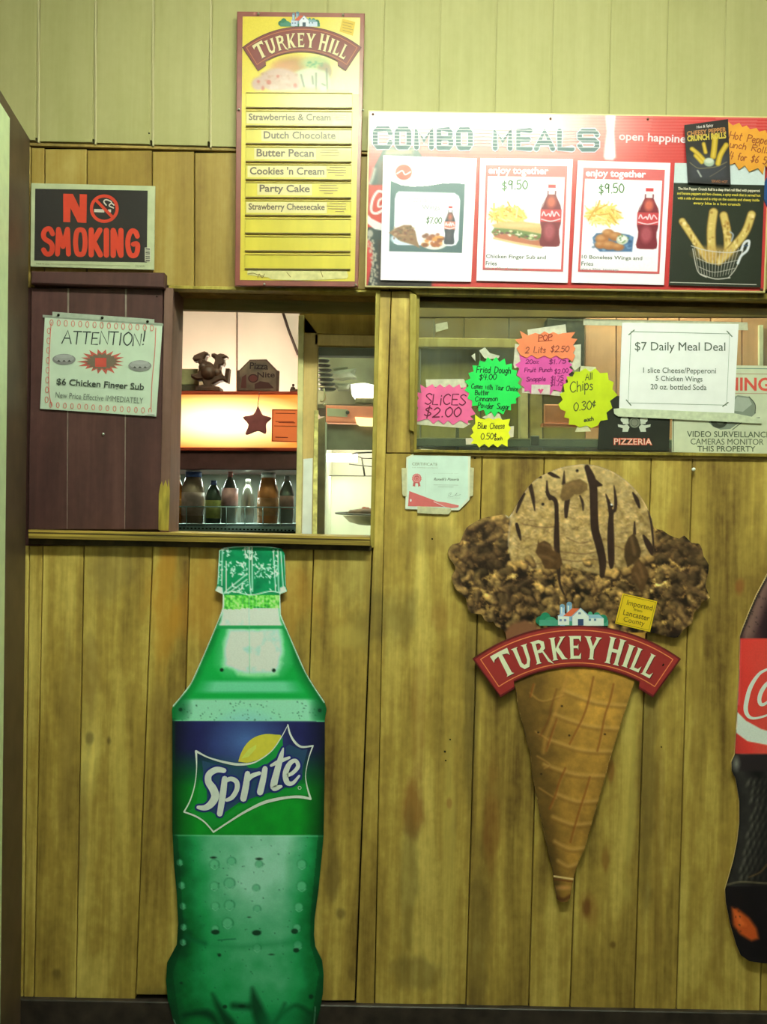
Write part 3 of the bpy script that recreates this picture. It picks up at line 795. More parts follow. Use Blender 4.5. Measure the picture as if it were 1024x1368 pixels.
# ---- brown cabinet side standing out from the wall at the left edge
cb = empty('tall_cabinet', P(-60, 1388, -.12) * 1.0, 'dark brown tall cabinet with a pale edge strip along the left edge', 'cabinet')
cb.location = (zx(0, 1388)[0], -.15, 0)
xw, ztop = zx(42, 190); xb, _ = zx(30, 1340)
CABM = mat('cabinet_brown', alb((86, 74, 48), 500), .5, .35, var=.16, scale=14, bump=.2)
slope = .146
def cabx(t, z):   # x of the side panel at distance t in front of the wall, at height z
    f = (ztop - z) / (ztop - .05)
    return xw + (xb - xw) * f + slope * t
def side(name, t0, t1, ztp, off, th, mt):
    V = []
    for o_ in (off, off - th):
        for t in (t0, t1):
            for z in (0.0, ztp): V.append((cabx(t, z) + o_, -t, z))
    obj(name, V, [(0, 2, 3, 1), (4, 5, 7, 6), (0, 1, 5, 4), (2, 6, 7, 3), (1, 3, 7, 5), (0, 4, 6, 2)], mt, cb)
side('side_panel', .016, .34, ztop, 0, .03, CABM)
side('edge_strip', .205, .34, ztop - .032, .004, .0035, mat('pale_edge_strip', alb((215, 248, 175), 500), .4, .4, var=.05))
wbox('front_panel', (cabx(.34, 0) - .62, -.36, 0), (cabx(.34, 0) - .03, -.34, ztop - .02), CABM, cb)
wbox('far_side_panel', (cabx(0, 0) - .5, -.34, 0), (cabx(0, 0) - .48, -.02, ztop - .02), CABM, cb)
wbox('back_panel', (cabx(0, 0) - .5, -.028, 0), (cabx(0, 0) - .028, -.018, ztop), CABM, cb)
wbox('top_panel', (cabx(.1, 0) - .5, -.34, ztop - .02), (cabx(0, ztop) - .012, -.016, ztop), CABM, cb)

# ---- brown shutter of painted boards with its cap rail
sh = empty('board_shutter', P(130, 707, -.008), 'dark brown painted board shutter with grooved planks covering the left of the serving window', 'shutter')
sx = [41, 91, 168, 218]
for a, b in zip(sx, sx[1:]):
    slab('plank', [(a + .9, 385), (b - .9, 385), (b - 1.4 - (2 if b > 200 else 0), 707.5), (a - .5 - (1 if a > 80 else 3), 707.5)], -.012, .003, BROWN, sh, .0014)
GRV = mat('groove_gray', alb((140, 134, 108), 440), .7, .2, var=.2)
for gx in (91, 168): slab('groove_strip', [(gx - 1.6, 385), (gx + 1.6, 385), (gx + 0, 707), (gx - 3.0, 707)], -.0112, .002, GRV, sh)
slab('cap_rail', [(41, 362), (219, 364), (219, 384.5), (41, 379)], -.032, -.001, BROWN, sh, .003)
ball('screw', P(138, 580, -.014), .0042, mat('bright_screw', (.8, .8, .76), .25, .6, metal=.9), sh, seg=6)
tube('nail', [P(209.5, 396, -.014), P(209.5, 396, -.008)], .002, DARKV, sh)

# ---- the small push pin on the boards right of the cone
pn = empty('push_pin', P(926, 627, -.004), 'small round white push pin in a board joint above the cone cutout', 'pin')
ball('pin_head', P(926, 627, -.012), .0046, mat('pin_white', (.85, .85, .8), .3, .5), pn, seg=7)
tube('pin_shaft', [P(926, 627, -.010), P(926, 627, .002)], .0018, mat('pin_steel', (.5, .5, .5), .3, .5, metal=1), pn)

# ================================================================ SIGNS AND CUTOUTS
def cutout(name, label, cat, outline, y, thick, edge_col, py, base, bev=.0008):
    t = empty(name, base, label, cat)
    slab('board', outline, y, y + thick, mat('cut_edge_%s' % name, alb(edge_col, py), .5, .3, var=.1), t, bev)
    return t


def coke_script(f, T, w, col, parts='C1 o c a - C2 o2 l a2'):
    G = {'C1': [(3.1, 2.0, .5), (2.6, 2.75, 1.1), (1.7, 2.95, 1.3), (.6, 2.1, 1.7), (.1, .9, 1.7), (.45, .1, 1.5), (1.3, -.1, 1.3), (2.4, .35, .9), (3.2, .9, .6)],
         'o': [(2.9, 1.7, .8), (2.3, 1.5, 1.2), (2.05, .8, 1.3), (2.5, .35, 1), (3.1, .8, 1.1), (3.2, 1.5, .9), (2.9, 1.7, .8)],
         'c': [(4.5, 1.4, .7), (4.2, 1.75, .9), (3.7, 1.2, 1.3), (3.8, .5, 1.2), (4.5, .6, .7)],
         'a': [(5.6, 1.5, .8), (5.1, 1.6, 1), (4.8, .9, 1.2), (5.1, .4, 1), (5.6, 1.0, .9), (5.75, 1.6, .9), (5.6, .6, 1), (6.0, .5, .6)],
         '-': [(6.1, 1.1, .8), (6.7, 1.2, .8)],
         'C2': [(9.6, 2.3, .5), (9.1, 3.0, 1.0), (8.3, 3.1, 1.3), (7.2, 2.2, 1.6), (6.8, 1.1, 1.6), (7.2, .3, 1.4), (8.0, .2, 1.1), (8.7, .7, .7)],
         'o2': [(8.9, 1.6, .8), (8.5, 1.4, 1.1), (8.4, .8, 1.1), (8.8, .5, 1), (9.2, 1, 1), (8.9, 1.6, .8)],
         'l': [(9.6, .8, .7), (10.2, 2.2, .8), (10.3, 3, .8), (9.9, 2.6, .9), (9.75, .9, 1.1), (10.1, .5, .7)],
         'a2': [(11.1, 1.6, .8), (10.6, 1.6, 1), (10.4, 1, 1.1), (10.7, .5, 1), (11.1, 1.1, .9), (11.2, 1.6, .9), (11.15, .7, 1), (11.7, .7, .5)]}
    for k in parts.split():
        f.stroke([T((a / 11.7, b / 3.0)) + (c * w,) for a, b, c in G[k]], 1.0, col)


def box_T(x0, y0, x1, y1, dy=0.0):
    return lambda p: (x0 + p[0] * (x1 - x0), y1 + (y0 - y1) * p[1] + dy * p[0])


def scr(Tf):   # stroke() takes tuples (x, y, w)
    return lambda p: Tf(p)


LETTERS = {  # flared serif capitals; each piece is a filled outline in a unit box, y up
 'T': [[(-.02, 1.02), (0, .72), (.12, .82), (.38, .86), (.34, .06), (.24, 0), (.78, 0), (.66, .06), (.62, .86), (.88, .82), (1, .72), (1.02, 1.02)]],
 'U': [[(0, 1), (.42, 1), (.33, .93), (.32, .28), (.42, .15), (.6, .17), (.7, .32), (.7, .93), (.6, 1), (1, 1), (.92, .93), (.9, .3), (.7, 0), (.35, -.03), (.12, .15), (.09, .93)]],
 'R': [[(0, 1), (.55, 1.02), (.55, .88), (.33, .87), (.33, .06), (.42, 0), (0, 0), (.1, .06), (.1, .94)], [(.55, 1.02), (.85, .9), (.85, .6), (.55, .44), (.33, .46), (.33, .58), (.5, .6), (.62, .7), (.6, .84), (.5, .88)], [(.42, .5), (.6, .47), (.88, .0), (1.25, -.14), (1.0, .1), (.7, .5)]],
 'K': [[(0, 1), (.42, 1), (.33, .94), (.33, .06), (.42, 0), (0, 0), (.1, .06), (.1, .94)], [(.33, .5), (.7, .94), (.6, 1), (.98, 1), (.86, .92), (.52, .55), (.88, .08), (1.06, 0), (.66, 0), (.33, .42)]],
 'E': [[(0, 1), (.92, 1), (.9, .74), (.76, .87), (.36, .87), (.36, .57), (.66, .57), (.74, .66), (.74, .38), (.66, .46), (.36, .46), (.36, .13), (.78, .13), (.96, .28), (.94, 0), (0, 0), (.1, .06), (.1, .94)]],
 'Y': [[(-.02, 1), (.42, 1), (.34, .93), (.55, .58), (.72, .93), (.64, 1), (1.04, 1), (.9, .9), (.64, .44), (.64, .06), (.74, 0), (.3, 0), (.4, .06), (.4, .42), (.1, .92)]],
 'H': [[(0, 1), (.42, 1), (.34, .94), (.34, .58), (.66, .58), (.66, .94), (.58, 1), (1, 1), (.9, .94), (.9, .06), (1, 0), (.58, 0), (.66, .06), (.66, .45), (.34, .45), (.34, .06), (.42, 0), (0, 0), (.1, .06), (.1, .94)]],
 'I': [[(0, 1), (1, 1), (.8, .94), (.8, .06), (1, 0), (0, 0), (.2, .06), (.2, .94)]],
 'L': [[(0, 1), (.5, 1), (.4, .94), (.4, .13), (.78, .13), (.98, .3), (.96, 0), (0, 0), (.12, .06), (.12, .94)]],
}


def dairy_logo(T, py, name, y, parent, farm=True, tagsq=None, spec=.4):
    """arched red banner with the two-word name in cream capitals and the little white farm above it"""
    f = Flat(py, .4, spec, T=T)
    cx, cy = 770, 1072
    def ar(r, a): return (cx + r * math.sin(math.radians(a)), cy - r * math.cos(math.radians(a)))
    def band(ro, ri, a0, a1, lo=None, n=26):
        out = [ar(ro, a0 + (a1 - a0) * i / n) for i in range(n + 1)]
        if lo: ins = [ar(lo, a1), ar(lo, a1 - 7.2)] + [ar(ri, a1 - 8 - (a1 - a0 - 16) * i / n) for i in range(n + 1)] + [ar(lo, a0 + 7.2), ar(lo, a0)]
        else: ins = [ar(ri, a1 - (a1 - a0) * i / n) for i in range(n + 1)]
        return out + ins
    DKR = (84, 24, 22); RED = (124, 38, 32); OR = (196, 120, 62)
    if farm:
        f.ell(722, 829, 7, 6, (20, 96, 60)); f.ell(728, 826, 7, 8, (24, 110, 70)); f.ell(735, 830, 8, 6, (46, 128, 84)); f.rect(720, 828, 812, 836, (60, 130, 96))
        f.ell(805, 827, 6, 6, (24, 110, 74)); f.ell(797, 823, 5, 5, (30, 120, 80)); f.ell(788, 822, 3.5, 5, (60, 140, 90))
        f.up(); f.rect(747.5, 809, 754, 836, (120, 160, 165)); f.ell(750.7, 809.5, 3.3, 2.6, (90, 130, 140)); f.rect(756.5, 806, 763.5, 830, (110, 150, 156)); f.ell(760, 806.5, 3.5, 2.6, (90, 130, 140))
        f.rect(749, 811, 750.6, 830, (190, 215, 210)); f.rect(758, 809, 759.6, 826, (190, 215, 210)); f.rect(745, 823, 760, 835, (190, 210, 212)); f.poly([(744, 823), (752, 818), (761, 824)], (150, 175, 180))
        f.rect(781, 826, 806, 836, (200, 218, 218)); f.poly([(780, 826), (784, 821), (800, 821), (806, 826)], (120, 165, 160))
        f.up(); f.poly([(752, 823), (764, 812.5), (777, 813), (765, 823.5)], (206, 92, 50)); f.poly([(764, 823), (775, 813), (786, 823), (786, 836), (764, 836)], (226, 236, 226))
        f.up(); f.stroke([(763, 824), (775, 812.5), (787, 823.5)], 1.4, (120, 150, 150), sm=False); f.rect(771.5, 827, 779, 835.5, (40, 60, 80)); f.rect(772, 818, 775.5, 820.6, (90, 110, 120)); f.rect(786, 826.5, 789, 829.5, (80, 110, 120)); f.rect(793, 826.5, 796, 829.5, (80, 110, 120)); f.rect(747, 827, 750, 830, (100, 120, 140)); f.rect(753, 827, 756, 830, (100, 120, 140))
    f.up(); f.poly(band(236.5, 181.5, -35.9, 35.9, 173.5), DKR)
    f.up(); f.poly(band(234.5, 183.5, -35.4, 35.4, 176), RED)
    ins = []
    f.up(); n = 30
    f.stroke([ar(230.2, -33.9 + 67.8 * i / n) for i in range(n + 1)], 1.3, OR, sm=False)
    f.stroke([ar(188, -33.9 + 67.8 * i / n) for i in range(n + 1)] if False else [ar(186.5, -33.9 + 67.8 * i / n) for i in range(n + 1)], 1.3, OR, sm=False)
    f.stroke([ar(230.2, -33.9), ar(186.5, -33.9)], 1.3, OR, sm=False); f.stroke([ar(230.2, 33.9), ar(186.5, 33.9)], 1.3, OR, sm=False)
    words = [('T', 1.05), ('U', 1.0), ('R', .95), ('K', 1.0), ('E', .8), ('Y', .98), (' ', .22), ('H', 1.02), ('I', .46), ('L', .72), ('L', .72)]
    tot = sum(w for _, w in words); a = -31.0; span = 62.0
    f.up()
    for pas, (col, ox, oy) in enumerate((((70, 26, 16), .9, .9), ((226, 222, 150), 0, 0))):
        a = -31.0
        for i, (ch, w) in enumerate(words):
            aw = span * w / tot
            if ch != ' ':
                r0, r1 = (190.5, 226) if i in (0, 6 + 1) else (192, 222.5)
                if i == 0: r0 = 192
                for pc in LETTERS[ch]:
                    q = []
                    for k in range(len(pc)):
                        p0, p1 = pc[k], pc[(k + 1) % len(pc)]
                        for j in range(2): q.append((p0[0] + (p1[0] - p0[0]) * j / 2, p0[1] + (p1[1] - p0[1]) * j / 2))
                    f.poly([(lambda z: (z[0] + ox, z[1] + oy))(ar(r0 + (r1 - r0) * qy, a + aw * (.05 + .86 * qx))) for qx, qy in q], col)
            a += aw
        f.up()
    return f.build(name, y, parent)


# ---------------------------------------------------------------- the ice cream cone cutout
ZB = Z(2.768, 590, 610); ZC8 = Z(4.267, 640, 900)
scoop_o = ZB([(247, 225), (232, 214), (190, 220), (150, 228), (118, 245), (92, 262), (78, 290), (66, 318), (40, 325), (24, 345), (26, 372), (44, 396), (50, 418), (36, 445), (48, 485), (66, 505), (88, 522), (94, 555), (108, 578), (146, 584), (156, 604), (178, 614), (192, 610), (198, 626), (228, 640)])
cone_l = [(675, 846), (681, 880), (684, 905), (689, 923), (691, 940), (694, 954), (700, 975), (704, 996), (708, 1003), (710, 1031), (716, 1062), (722, 1094), (731, 1133), (738, 1163), (739.5, 1178), (742, 1192), (743.5, 1201), (748, 1205), (757, 1205), (761, 1200), (765, 1178), (767, 1169), (773, 1150), (780.6, 1134), (792, 1093), (804, 1052), (815, 1012), (827.5, 972), (836, 945), (843, 925), (856, 880), (862, 845)]
scoop_r = ZB([(775, 650), (800, 656), (845, 668), (872, 668), (892, 640), (925, 615), (930, 578), (952, 562), (960, 538), (990, 522), (974, 480), (982, 440), (986, 400), (968, 370), (962, 345), (950, 322), (922, 318), (896, 292), (880, 304), (840, 290), (815, 272), (784, 264), (776, 232), (764, 202), (750, 172), (728, 138), (702, 108), (672, 82), (640, 60), (600, 42), (560, 31), (520, 28), (480, 32), (440, 40), (400, 56), (365, 72), (330, 100), (300, 138), (280, 172), (262, 205)])
cone_out = smooth_path(scoop_o, 2) + cone_l + smooth_path(scoop_r, 2)
CY = -.016
cone = cutout('ice_cream_cone_cutout', 'big flat cutout of a chocolate ice cream scoop in a waffle cone', 'cutout', cone_out, CY, .006, (96, 70, 34), 800, P(752, 1205, CY), bev=.0004)
pt = Paint(596, 616, 950, 1208, 1.15, (112, 88, 46))
# ruffled chocolate ice cream
nwx = (pt.noise(14, 14, 51, 3) - .5)
rd = 1 - np.abs(pt.noise(17, 15, 3, 5, .6) * 2 - 1) * 3.2
r2 = pt.noise(11, 9, 5, 4, .6); r3 = pt.noise(40, 34, 9, 3)
ru = np.clip(rd * .55 + (r2 - .5) * 1.5 + (r3 - .5) * .9 + .12, 0, 1)
ramp = lambda v, st: np.stack([np.interp(v, [q[0] for q in st], [q[1][i] for q in st]) for i in range(3)], -1)
ruc = ramp(ru, [(0, (24, 15, 8)), (.25, (52, 36, 18)), (.45, (98, 76, 34)), (.62, (136, 112, 50)), (.8, (166, 142, 70)), (1, (188, 168, 92))])
pt.C = ruc.copy()
def folds(seed, n, cond):
    rng = random.Random(seed); fl_ = []
    for _ in range(n):
        a, b = rng.uniform(24, 990), rng.uniform(215, 665)
        if cond(a, b): fl_.append((b, a))
    for b, a in sorted(fl_):
        x, y = ZB([(a, b)])[0]
        th = rng.uniform(-.9, .9) + (1.3 if b > 430 and rng.random() < .55 else 0) + (-.35 if a < 250 and b < 330 else 0)
        L = rng.uniform(1.2, 6.0); w = rng.uniform(4, 10); bend = rng.uniform(-.7, .7) * L
        q = [(x - math.cos(th) * L, y - math.sin(th) * L), (x - math.sin(th) * bend, y + math.cos(th) * bend - 1), (x + math.cos(th) * L, y + math.sin(th) * L)]
        br = rng.uniform(.72, 1.35) * (.85 if a > 700 else 1) * (.7 if (110 < a < 250 and 300 < b < 430) else 1)
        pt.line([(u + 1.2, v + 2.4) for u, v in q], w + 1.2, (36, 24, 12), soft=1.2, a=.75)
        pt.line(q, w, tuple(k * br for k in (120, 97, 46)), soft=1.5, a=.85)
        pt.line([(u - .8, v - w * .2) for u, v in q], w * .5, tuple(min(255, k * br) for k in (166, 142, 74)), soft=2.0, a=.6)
folds(21, 430, lambda a, b: not (((a - 515) / 262) ** 2 + ((b - 330) / 300) ** 2 < 1 and b < 415))
gr = np.clip((r2 - .38) * 3.2, 0, 1)[..., None]; pt.C = pt.C * (.66 + .46 * gr)
# darker fudge lumps in the left and right clusters
zb = lambda p: ZB([p])[0]
for (a, b, r, s, rot, al) in [(165, 275, 78, 30, -.35, .8), (180, 375, 75, 48, .2, .75), (90, 400, 34, 26, -.6, .75), (70, 350, 26, 22, 0, .5), (240, 530, 26, 70, .2, .75), (320, 520, 40, 50, 0, .5), (320, 560, 50, 26, 0, .6), (300, 455, 42, 16, -.4, .75), (870, 350, 85, 34, -.1, .8), (810, 300, 28, 34, .5, .5), (920, 430, 40, 50, .5, .7), (860, 480, 20, 50, -.2, .6), (735, 440, 32, 62, .1, .85), (565, 520, 22, 60, 0, .65), (640, 560, 50, 34, 0, .55), (880, 570, 70, 40, 0, .55), (940, 505, 46, 22, .6, .75), (120, 540, 26, 30, .3, .5), (860, 640, 50, 24, 0, .5), (940, 360, 24, 34, 0, .5), (480, 480, 14, 60, .3, .5), (680, 480, 30, 20, 0, .4), (560, 600, 60, 24, 0, .5), (470, 560, 50, 22, .4, .4)]:
    c = zb((a, b)); k = 1 / 2.768
    pt.ell(c[0], c[1], r * k, s * k, lambda X, Y: (42, 29, 16), soft=4, a=al * .62, rot=rot)
nz = pt.noise(5, 5, 21, 2); nzm = pt.noise(9, 8, 31, 3)
# lit rims on the left cluster
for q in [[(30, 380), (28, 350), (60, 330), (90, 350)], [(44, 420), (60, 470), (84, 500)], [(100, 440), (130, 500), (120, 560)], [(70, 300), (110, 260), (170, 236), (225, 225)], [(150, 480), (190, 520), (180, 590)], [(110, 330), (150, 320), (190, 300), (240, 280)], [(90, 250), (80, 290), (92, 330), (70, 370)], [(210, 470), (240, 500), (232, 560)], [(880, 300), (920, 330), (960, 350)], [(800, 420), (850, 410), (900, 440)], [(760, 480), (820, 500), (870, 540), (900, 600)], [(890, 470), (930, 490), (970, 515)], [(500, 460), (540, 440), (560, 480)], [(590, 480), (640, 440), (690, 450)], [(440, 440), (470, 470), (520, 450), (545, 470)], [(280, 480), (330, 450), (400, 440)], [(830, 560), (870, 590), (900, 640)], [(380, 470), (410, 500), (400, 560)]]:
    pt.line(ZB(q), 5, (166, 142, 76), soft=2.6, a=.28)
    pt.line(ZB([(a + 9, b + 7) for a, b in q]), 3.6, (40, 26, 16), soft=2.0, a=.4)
# smooth scoop dome
dome = ZB([(256, 400), (246, 330), (252, 260), (262, 205), (280, 172), (300, 138), (330, 100), (365, 72), (400, 56), (440, 40), (480, 32), (520, 28), (560, 31), (600, 42), (640, 60), (672, 82), (702, 108), (728, 138), (750, 172), (764, 202), (776, 232), (784, 280), (780, 380), (740, 400), (700, 418), (640, 405), (590, 440), (540, 425), (480, 410), (430, 430), (370, 415), (310, 420)])
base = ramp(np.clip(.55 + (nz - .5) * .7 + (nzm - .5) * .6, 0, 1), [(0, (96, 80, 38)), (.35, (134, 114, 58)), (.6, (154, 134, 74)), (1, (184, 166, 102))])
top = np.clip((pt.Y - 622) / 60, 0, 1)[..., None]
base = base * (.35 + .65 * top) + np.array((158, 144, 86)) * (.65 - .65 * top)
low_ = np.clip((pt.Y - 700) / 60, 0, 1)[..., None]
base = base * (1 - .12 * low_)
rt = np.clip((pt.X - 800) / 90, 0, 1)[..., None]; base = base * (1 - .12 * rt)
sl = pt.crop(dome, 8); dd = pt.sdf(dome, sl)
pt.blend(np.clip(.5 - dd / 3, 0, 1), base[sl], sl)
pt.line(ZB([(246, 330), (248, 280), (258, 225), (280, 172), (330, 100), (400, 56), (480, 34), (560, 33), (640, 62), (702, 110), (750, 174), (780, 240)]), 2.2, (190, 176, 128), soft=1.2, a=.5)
rng = random.Random(8)
for i in range(420):     # crumbly dimples
    a, b = rng.uniform(270, 770), rng.uniform(120, 415)
    c = zb((a, b)); w = rng.uniform(1.2, 3.2)
    if ((a - 515) / 255) ** 2 + ((b - 330) / 290) ** 2 < 1:
        pt.ell(c[0], c[1] + .9, w, .8, (92, 70, 38), soft=.9, a=.35, rot=rng.uniform(-1, 1)); pt.ell(c[0], c[1] - .9, w * .8, .8, (190, 172, 112), soft=.9, a=.3, rot=rng.uniform(-1, 1))
folds(5, 900, lambda a, b: 225 < a < 790 and abs(b - (412 + 16 * math.sin(a / 31) + (0 if 330 < a < 690 else -14))) < 13)
for q in [[(300, 250), (380, 262), (430, 256)], [(440, 380), (500, 388), (560, 380), (640, 396)], [(300, 390), (340, 398), (380, 392)], [(460, 300), (510, 320), (550, 312)], [(640, 330), (680, 345)], [(430, 350), (520, 360), (570, 352)]]:
    pt.line(ZB(q), 1.5, (84, 62, 34), soft=1, a=.7)
SY = (38, 25, 16)
for q in [[(536, 40, 20), (552, 80, 30), (560, 120, 30), (562, 200, 30), (566, 270, 30), (582, 330, 30), (594, 390, 28), (592, 440, 18)], [(388, 90, 5), (392, 140, 14), (420, 165, 16), (424, 230, 16), (424, 320, 22), (430, 400, 16), (436, 470, 9), (452, 510, 6)], [(385, 130, 6), (400, 155, 14)], [(636, 108, 4), (642, 160, 12), (640, 195, 12), (626, 215, 18), (624, 300, 26), (626, 380, 24), (626, 408, 14)], [(606, 140, 5), (618, 175, 14), (624, 210, 16)], [(452, 54, 4), (450, 100, 14)], [(326, 105, 16), (336, 150, 14), (343, 198, 5)], [(304, 138, 10), (288, 170, 14), (276, 206, 6)], [(464, 160, 20), (460, 190, 18), (459, 222, 12)], [(510, 145, 6), (520, 170, 10), (522, 198, 5)], [(276, 250, 12), (284, 280, 14), (291, 308, 5)], [(350, 75, 9), (366, 76, 9)], [(396, 60, 12), (415, 70, 14), (434, 78, 6)], [(706, 134, 7), (720, 160, 16), (730, 188, 8)], [(762, 200, 4), (774, 250, 8), (781, 320, 8), (778, 365, 4)], [(745, 292, 8), (760, 320, 22), (772, 345, 20), (774, 362, 5)], [(712, 242, 6), (712, 285, 12)], [(565, 100, 34), (588, 105, 10)]]:
    pt.line(ZB(q), 5, SY, soft=.7)
BL = (64, 46, 20)
pt.poly(ZB([(440, 130), (446, 105), (480, 88), (510, 82), (538, 100), (538, 122), (512, 140), (490, 140), (470, 160), (446, 165), (436, 150)]), (92, 74, 36), soft=1)
pt.poly(ZB([(352, 330), (356, 308), (360, 318), (378, 310), (400, 322), (410, 345), (438, 360), (446, 398), (430, 418), (380, 414), (366, 380), (346, 354)]), BL, soft=1)
pt.poly(ZB([(688, 300), (710, 282), (724, 310), (736, 350), (732, 372), (700, 400), (686, 410), (674, 370), (676, 330)]), (54, 40, 18), soft=1)
pt.poly(ZB([(700, 420), (722, 378), (750, 400), (764, 440), (748, 490), (738, 500), (716, 470), (700, 450)]), (66, 48, 22), soft=1.2)
tx = pt.noise(6, 5, 77, 3); pt.C = pt.C * (.80 + .40 * tx[..., None])
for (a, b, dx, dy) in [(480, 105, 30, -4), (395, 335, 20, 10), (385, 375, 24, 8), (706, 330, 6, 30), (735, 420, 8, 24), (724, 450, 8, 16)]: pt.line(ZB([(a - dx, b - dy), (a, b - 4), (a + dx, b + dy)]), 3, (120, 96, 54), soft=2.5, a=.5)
for q in [(500, 52), (373, 176), (627, 183)]: c = zb(q); pt.ell(c[0], c[1], 2.1, 2.1, (30, 22, 14), soft=.6)
c = zb((627, 180)); pt.ell(c[0], c[1] - 1, 1.3, 1.3, (220, 220, 200), soft=.5)
c = zb((247, 212)); pt.ell(c[0], c[1], 4, 5, (176, 186, 160), soft=1.5, a=.8)
# waffle cone
cl = [q for q in cone_l]
sl = pt.crop(cl, 4); d = pt.sdf(cl, sl); X = pt.X[sl]; Y = pt.Y[sl]
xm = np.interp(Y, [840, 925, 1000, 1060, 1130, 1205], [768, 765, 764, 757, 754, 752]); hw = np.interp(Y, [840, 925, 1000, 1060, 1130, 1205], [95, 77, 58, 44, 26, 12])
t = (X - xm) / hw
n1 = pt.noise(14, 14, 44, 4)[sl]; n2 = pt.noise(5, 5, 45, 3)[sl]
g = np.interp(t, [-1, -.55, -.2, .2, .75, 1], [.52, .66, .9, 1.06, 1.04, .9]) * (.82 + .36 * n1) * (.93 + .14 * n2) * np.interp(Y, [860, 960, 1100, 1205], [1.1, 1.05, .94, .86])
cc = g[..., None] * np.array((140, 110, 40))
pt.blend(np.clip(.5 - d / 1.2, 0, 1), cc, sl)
Zc = ZC8
rows = [(480, 100, 860, 190, 290, 110), (430, 235, 810, 320, 0, 0), (400, 380, 765, 450, 320, 330), (370, 520, 720, 590, 330, 470), (440, 690, 680, 730, 340, 650), (420, 820, 640, 860, 0, 0), (430, 960, 600, 1000, 0, 0), (450, 1070, 560, 1090, 0, 0)]
for (a, b, c, dd_, e, f_) in rows:
    q = Zc([(a, b), ((a + c) / 2 + 0, (b + dd_) / 2 + 22), (c, dd_ - 4)])
    pt.line([(x, y + 1.8) for x, y in q], 3.4, (92, 62, 20), soft=2.4, a=.6)
    pt.line([(x, y - .8) for x, y in q], 4.2, (176, 146, 68), soft=2.4, a=.62)
    if e:
        q = Zc([(e, f_), (e + 70, f_ + 46), (a, b + 20)]); pt.line([(x, y + 1.5) for x, y in q], 1.8, (92, 62, 22), soft=1.2, a=.5); pt.line(q, 2, (166, 134, 62), soft=1.2, a=.5)
for q in [[(650, 20), (620, 160), (590, 250), (550, 330), (515, 400)], [(765, 60), (745, 150), (715, 240), (690, 370), (672, 440)], [(490, 540), (455, 620), (430, 700), (400, 770)], [(630, 590), (600, 690), (570, 780), (535, 900), (520, 960)], [(310, 60), (290, 130)], [(440, 260), (380, 440)]]:
    pt.line(Zc([(a + 6, b) for a, b in q]), 1.5, (182, 150, 70), soft=1.2, a=.4); pt.line(Zc(q), 2.0, (112, 64, 20), soft=1.4, a=.9)
pt.line(Zc([(500, 30), (470, 110), (440, 200), (410, 280), (380, 360), (365, 450)]), 4.5, (160, 122, 50), soft=2.5, a=.6)
pt.line(Zc([(440, 90), (410, 190), (395, 260), (350, 350)]), 2.2, (92, 56, 20), soft=1.5, a=.7)
pt.poly([(672, 846), (683, 834), (700, 828), (716, 834), (722, 850), (700, 870), (684, 876)], (100, 70, 40), soft=2.5)
pt.line([(739, 1170.5), (766, 1174.5)], 2.2, (206, 180, 110), soft=.6); pt.line([(739, 1174.5), (765, 1178)], 1.6, (90, 50, 20), soft=.7)
pt.ell(752, 1186, 10, 3, (200, 150, 80), soft=2, a=.5); pt.line([(743, 1198), (752, 1202), (761, 1197)], 4, (64, 36, 16), soft=2, a=.8)
for q in [(470, 185), (335, 335), (715, 345), (352, 572), (512, 352)]: c = Zc([q])[0]; pt.ell(c[0], c[1], 1.4, 1.3, (34, 22, 10), soft=.5)
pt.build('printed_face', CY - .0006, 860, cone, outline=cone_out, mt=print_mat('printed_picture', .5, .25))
bn = empty('name_banner', P(770, 900, CY - .005), parent=cone)
cx, cy = 770, 1072
arp = lambda r, a: (cx + r * math.sin(math.radians(a)), cy - r * math.cos(math.radians(a)))
bo = [arp(237, -36 + 72 * i / 26) for i in range(27)] + [arp(173, 36), arp(173, 28.6)] + [arp(181, 28 - 56 * i / 22) for i in range(23)] + [arp(173, -28.6), arp(173, -36)]
slab('banner_board', bo, CY - .0045, CY - .0007, mat('banner_edge', alb((70, 22, 20), 880), .45, .4, var=.1), bn)
dairy_logo(None, 880, 'banner_print', CY - .0046, bn)
tubes('screw_hole', [([P(885, 888, CY - .0062), P(885, 888, CY - .002)], .0032)], DARKV, bn)
sq = empty('origin_sticker', P(852, 842, CY - .001), parent=cone)
slab('sticker', [(831.3, 792.5), (877.5, 803.3), (867.8, 844.3), (821.2, 833.0)], CY - .0018, CY - .0007, mat('sticker_yellow', alb((198, 172, 26), 820), .45, .3, var=.05), sq)
f = Flat(820, .45, .3)
f.outline([(833, 794.8), (875.3, 804.6), (866.2, 842), (823.4, 831.6)], .8, (120, 100, 20)); f.up()
TC = (92, 76, 20)
f.text('Imported', (836, 810), (870, 817.8), 9, TC); f.text('from', (846, 815.8), (857, 818.4), 3.6, TC); f.text('Lancaster', (831.5, 821.3), (866.5, 829.7), 7.3, TC, bold=.004); f.text('County', (831.5, 831.9), (859.5, 838.3), 8.6, TC)
f.build('sticker_lettering', CY - .0019, sq)

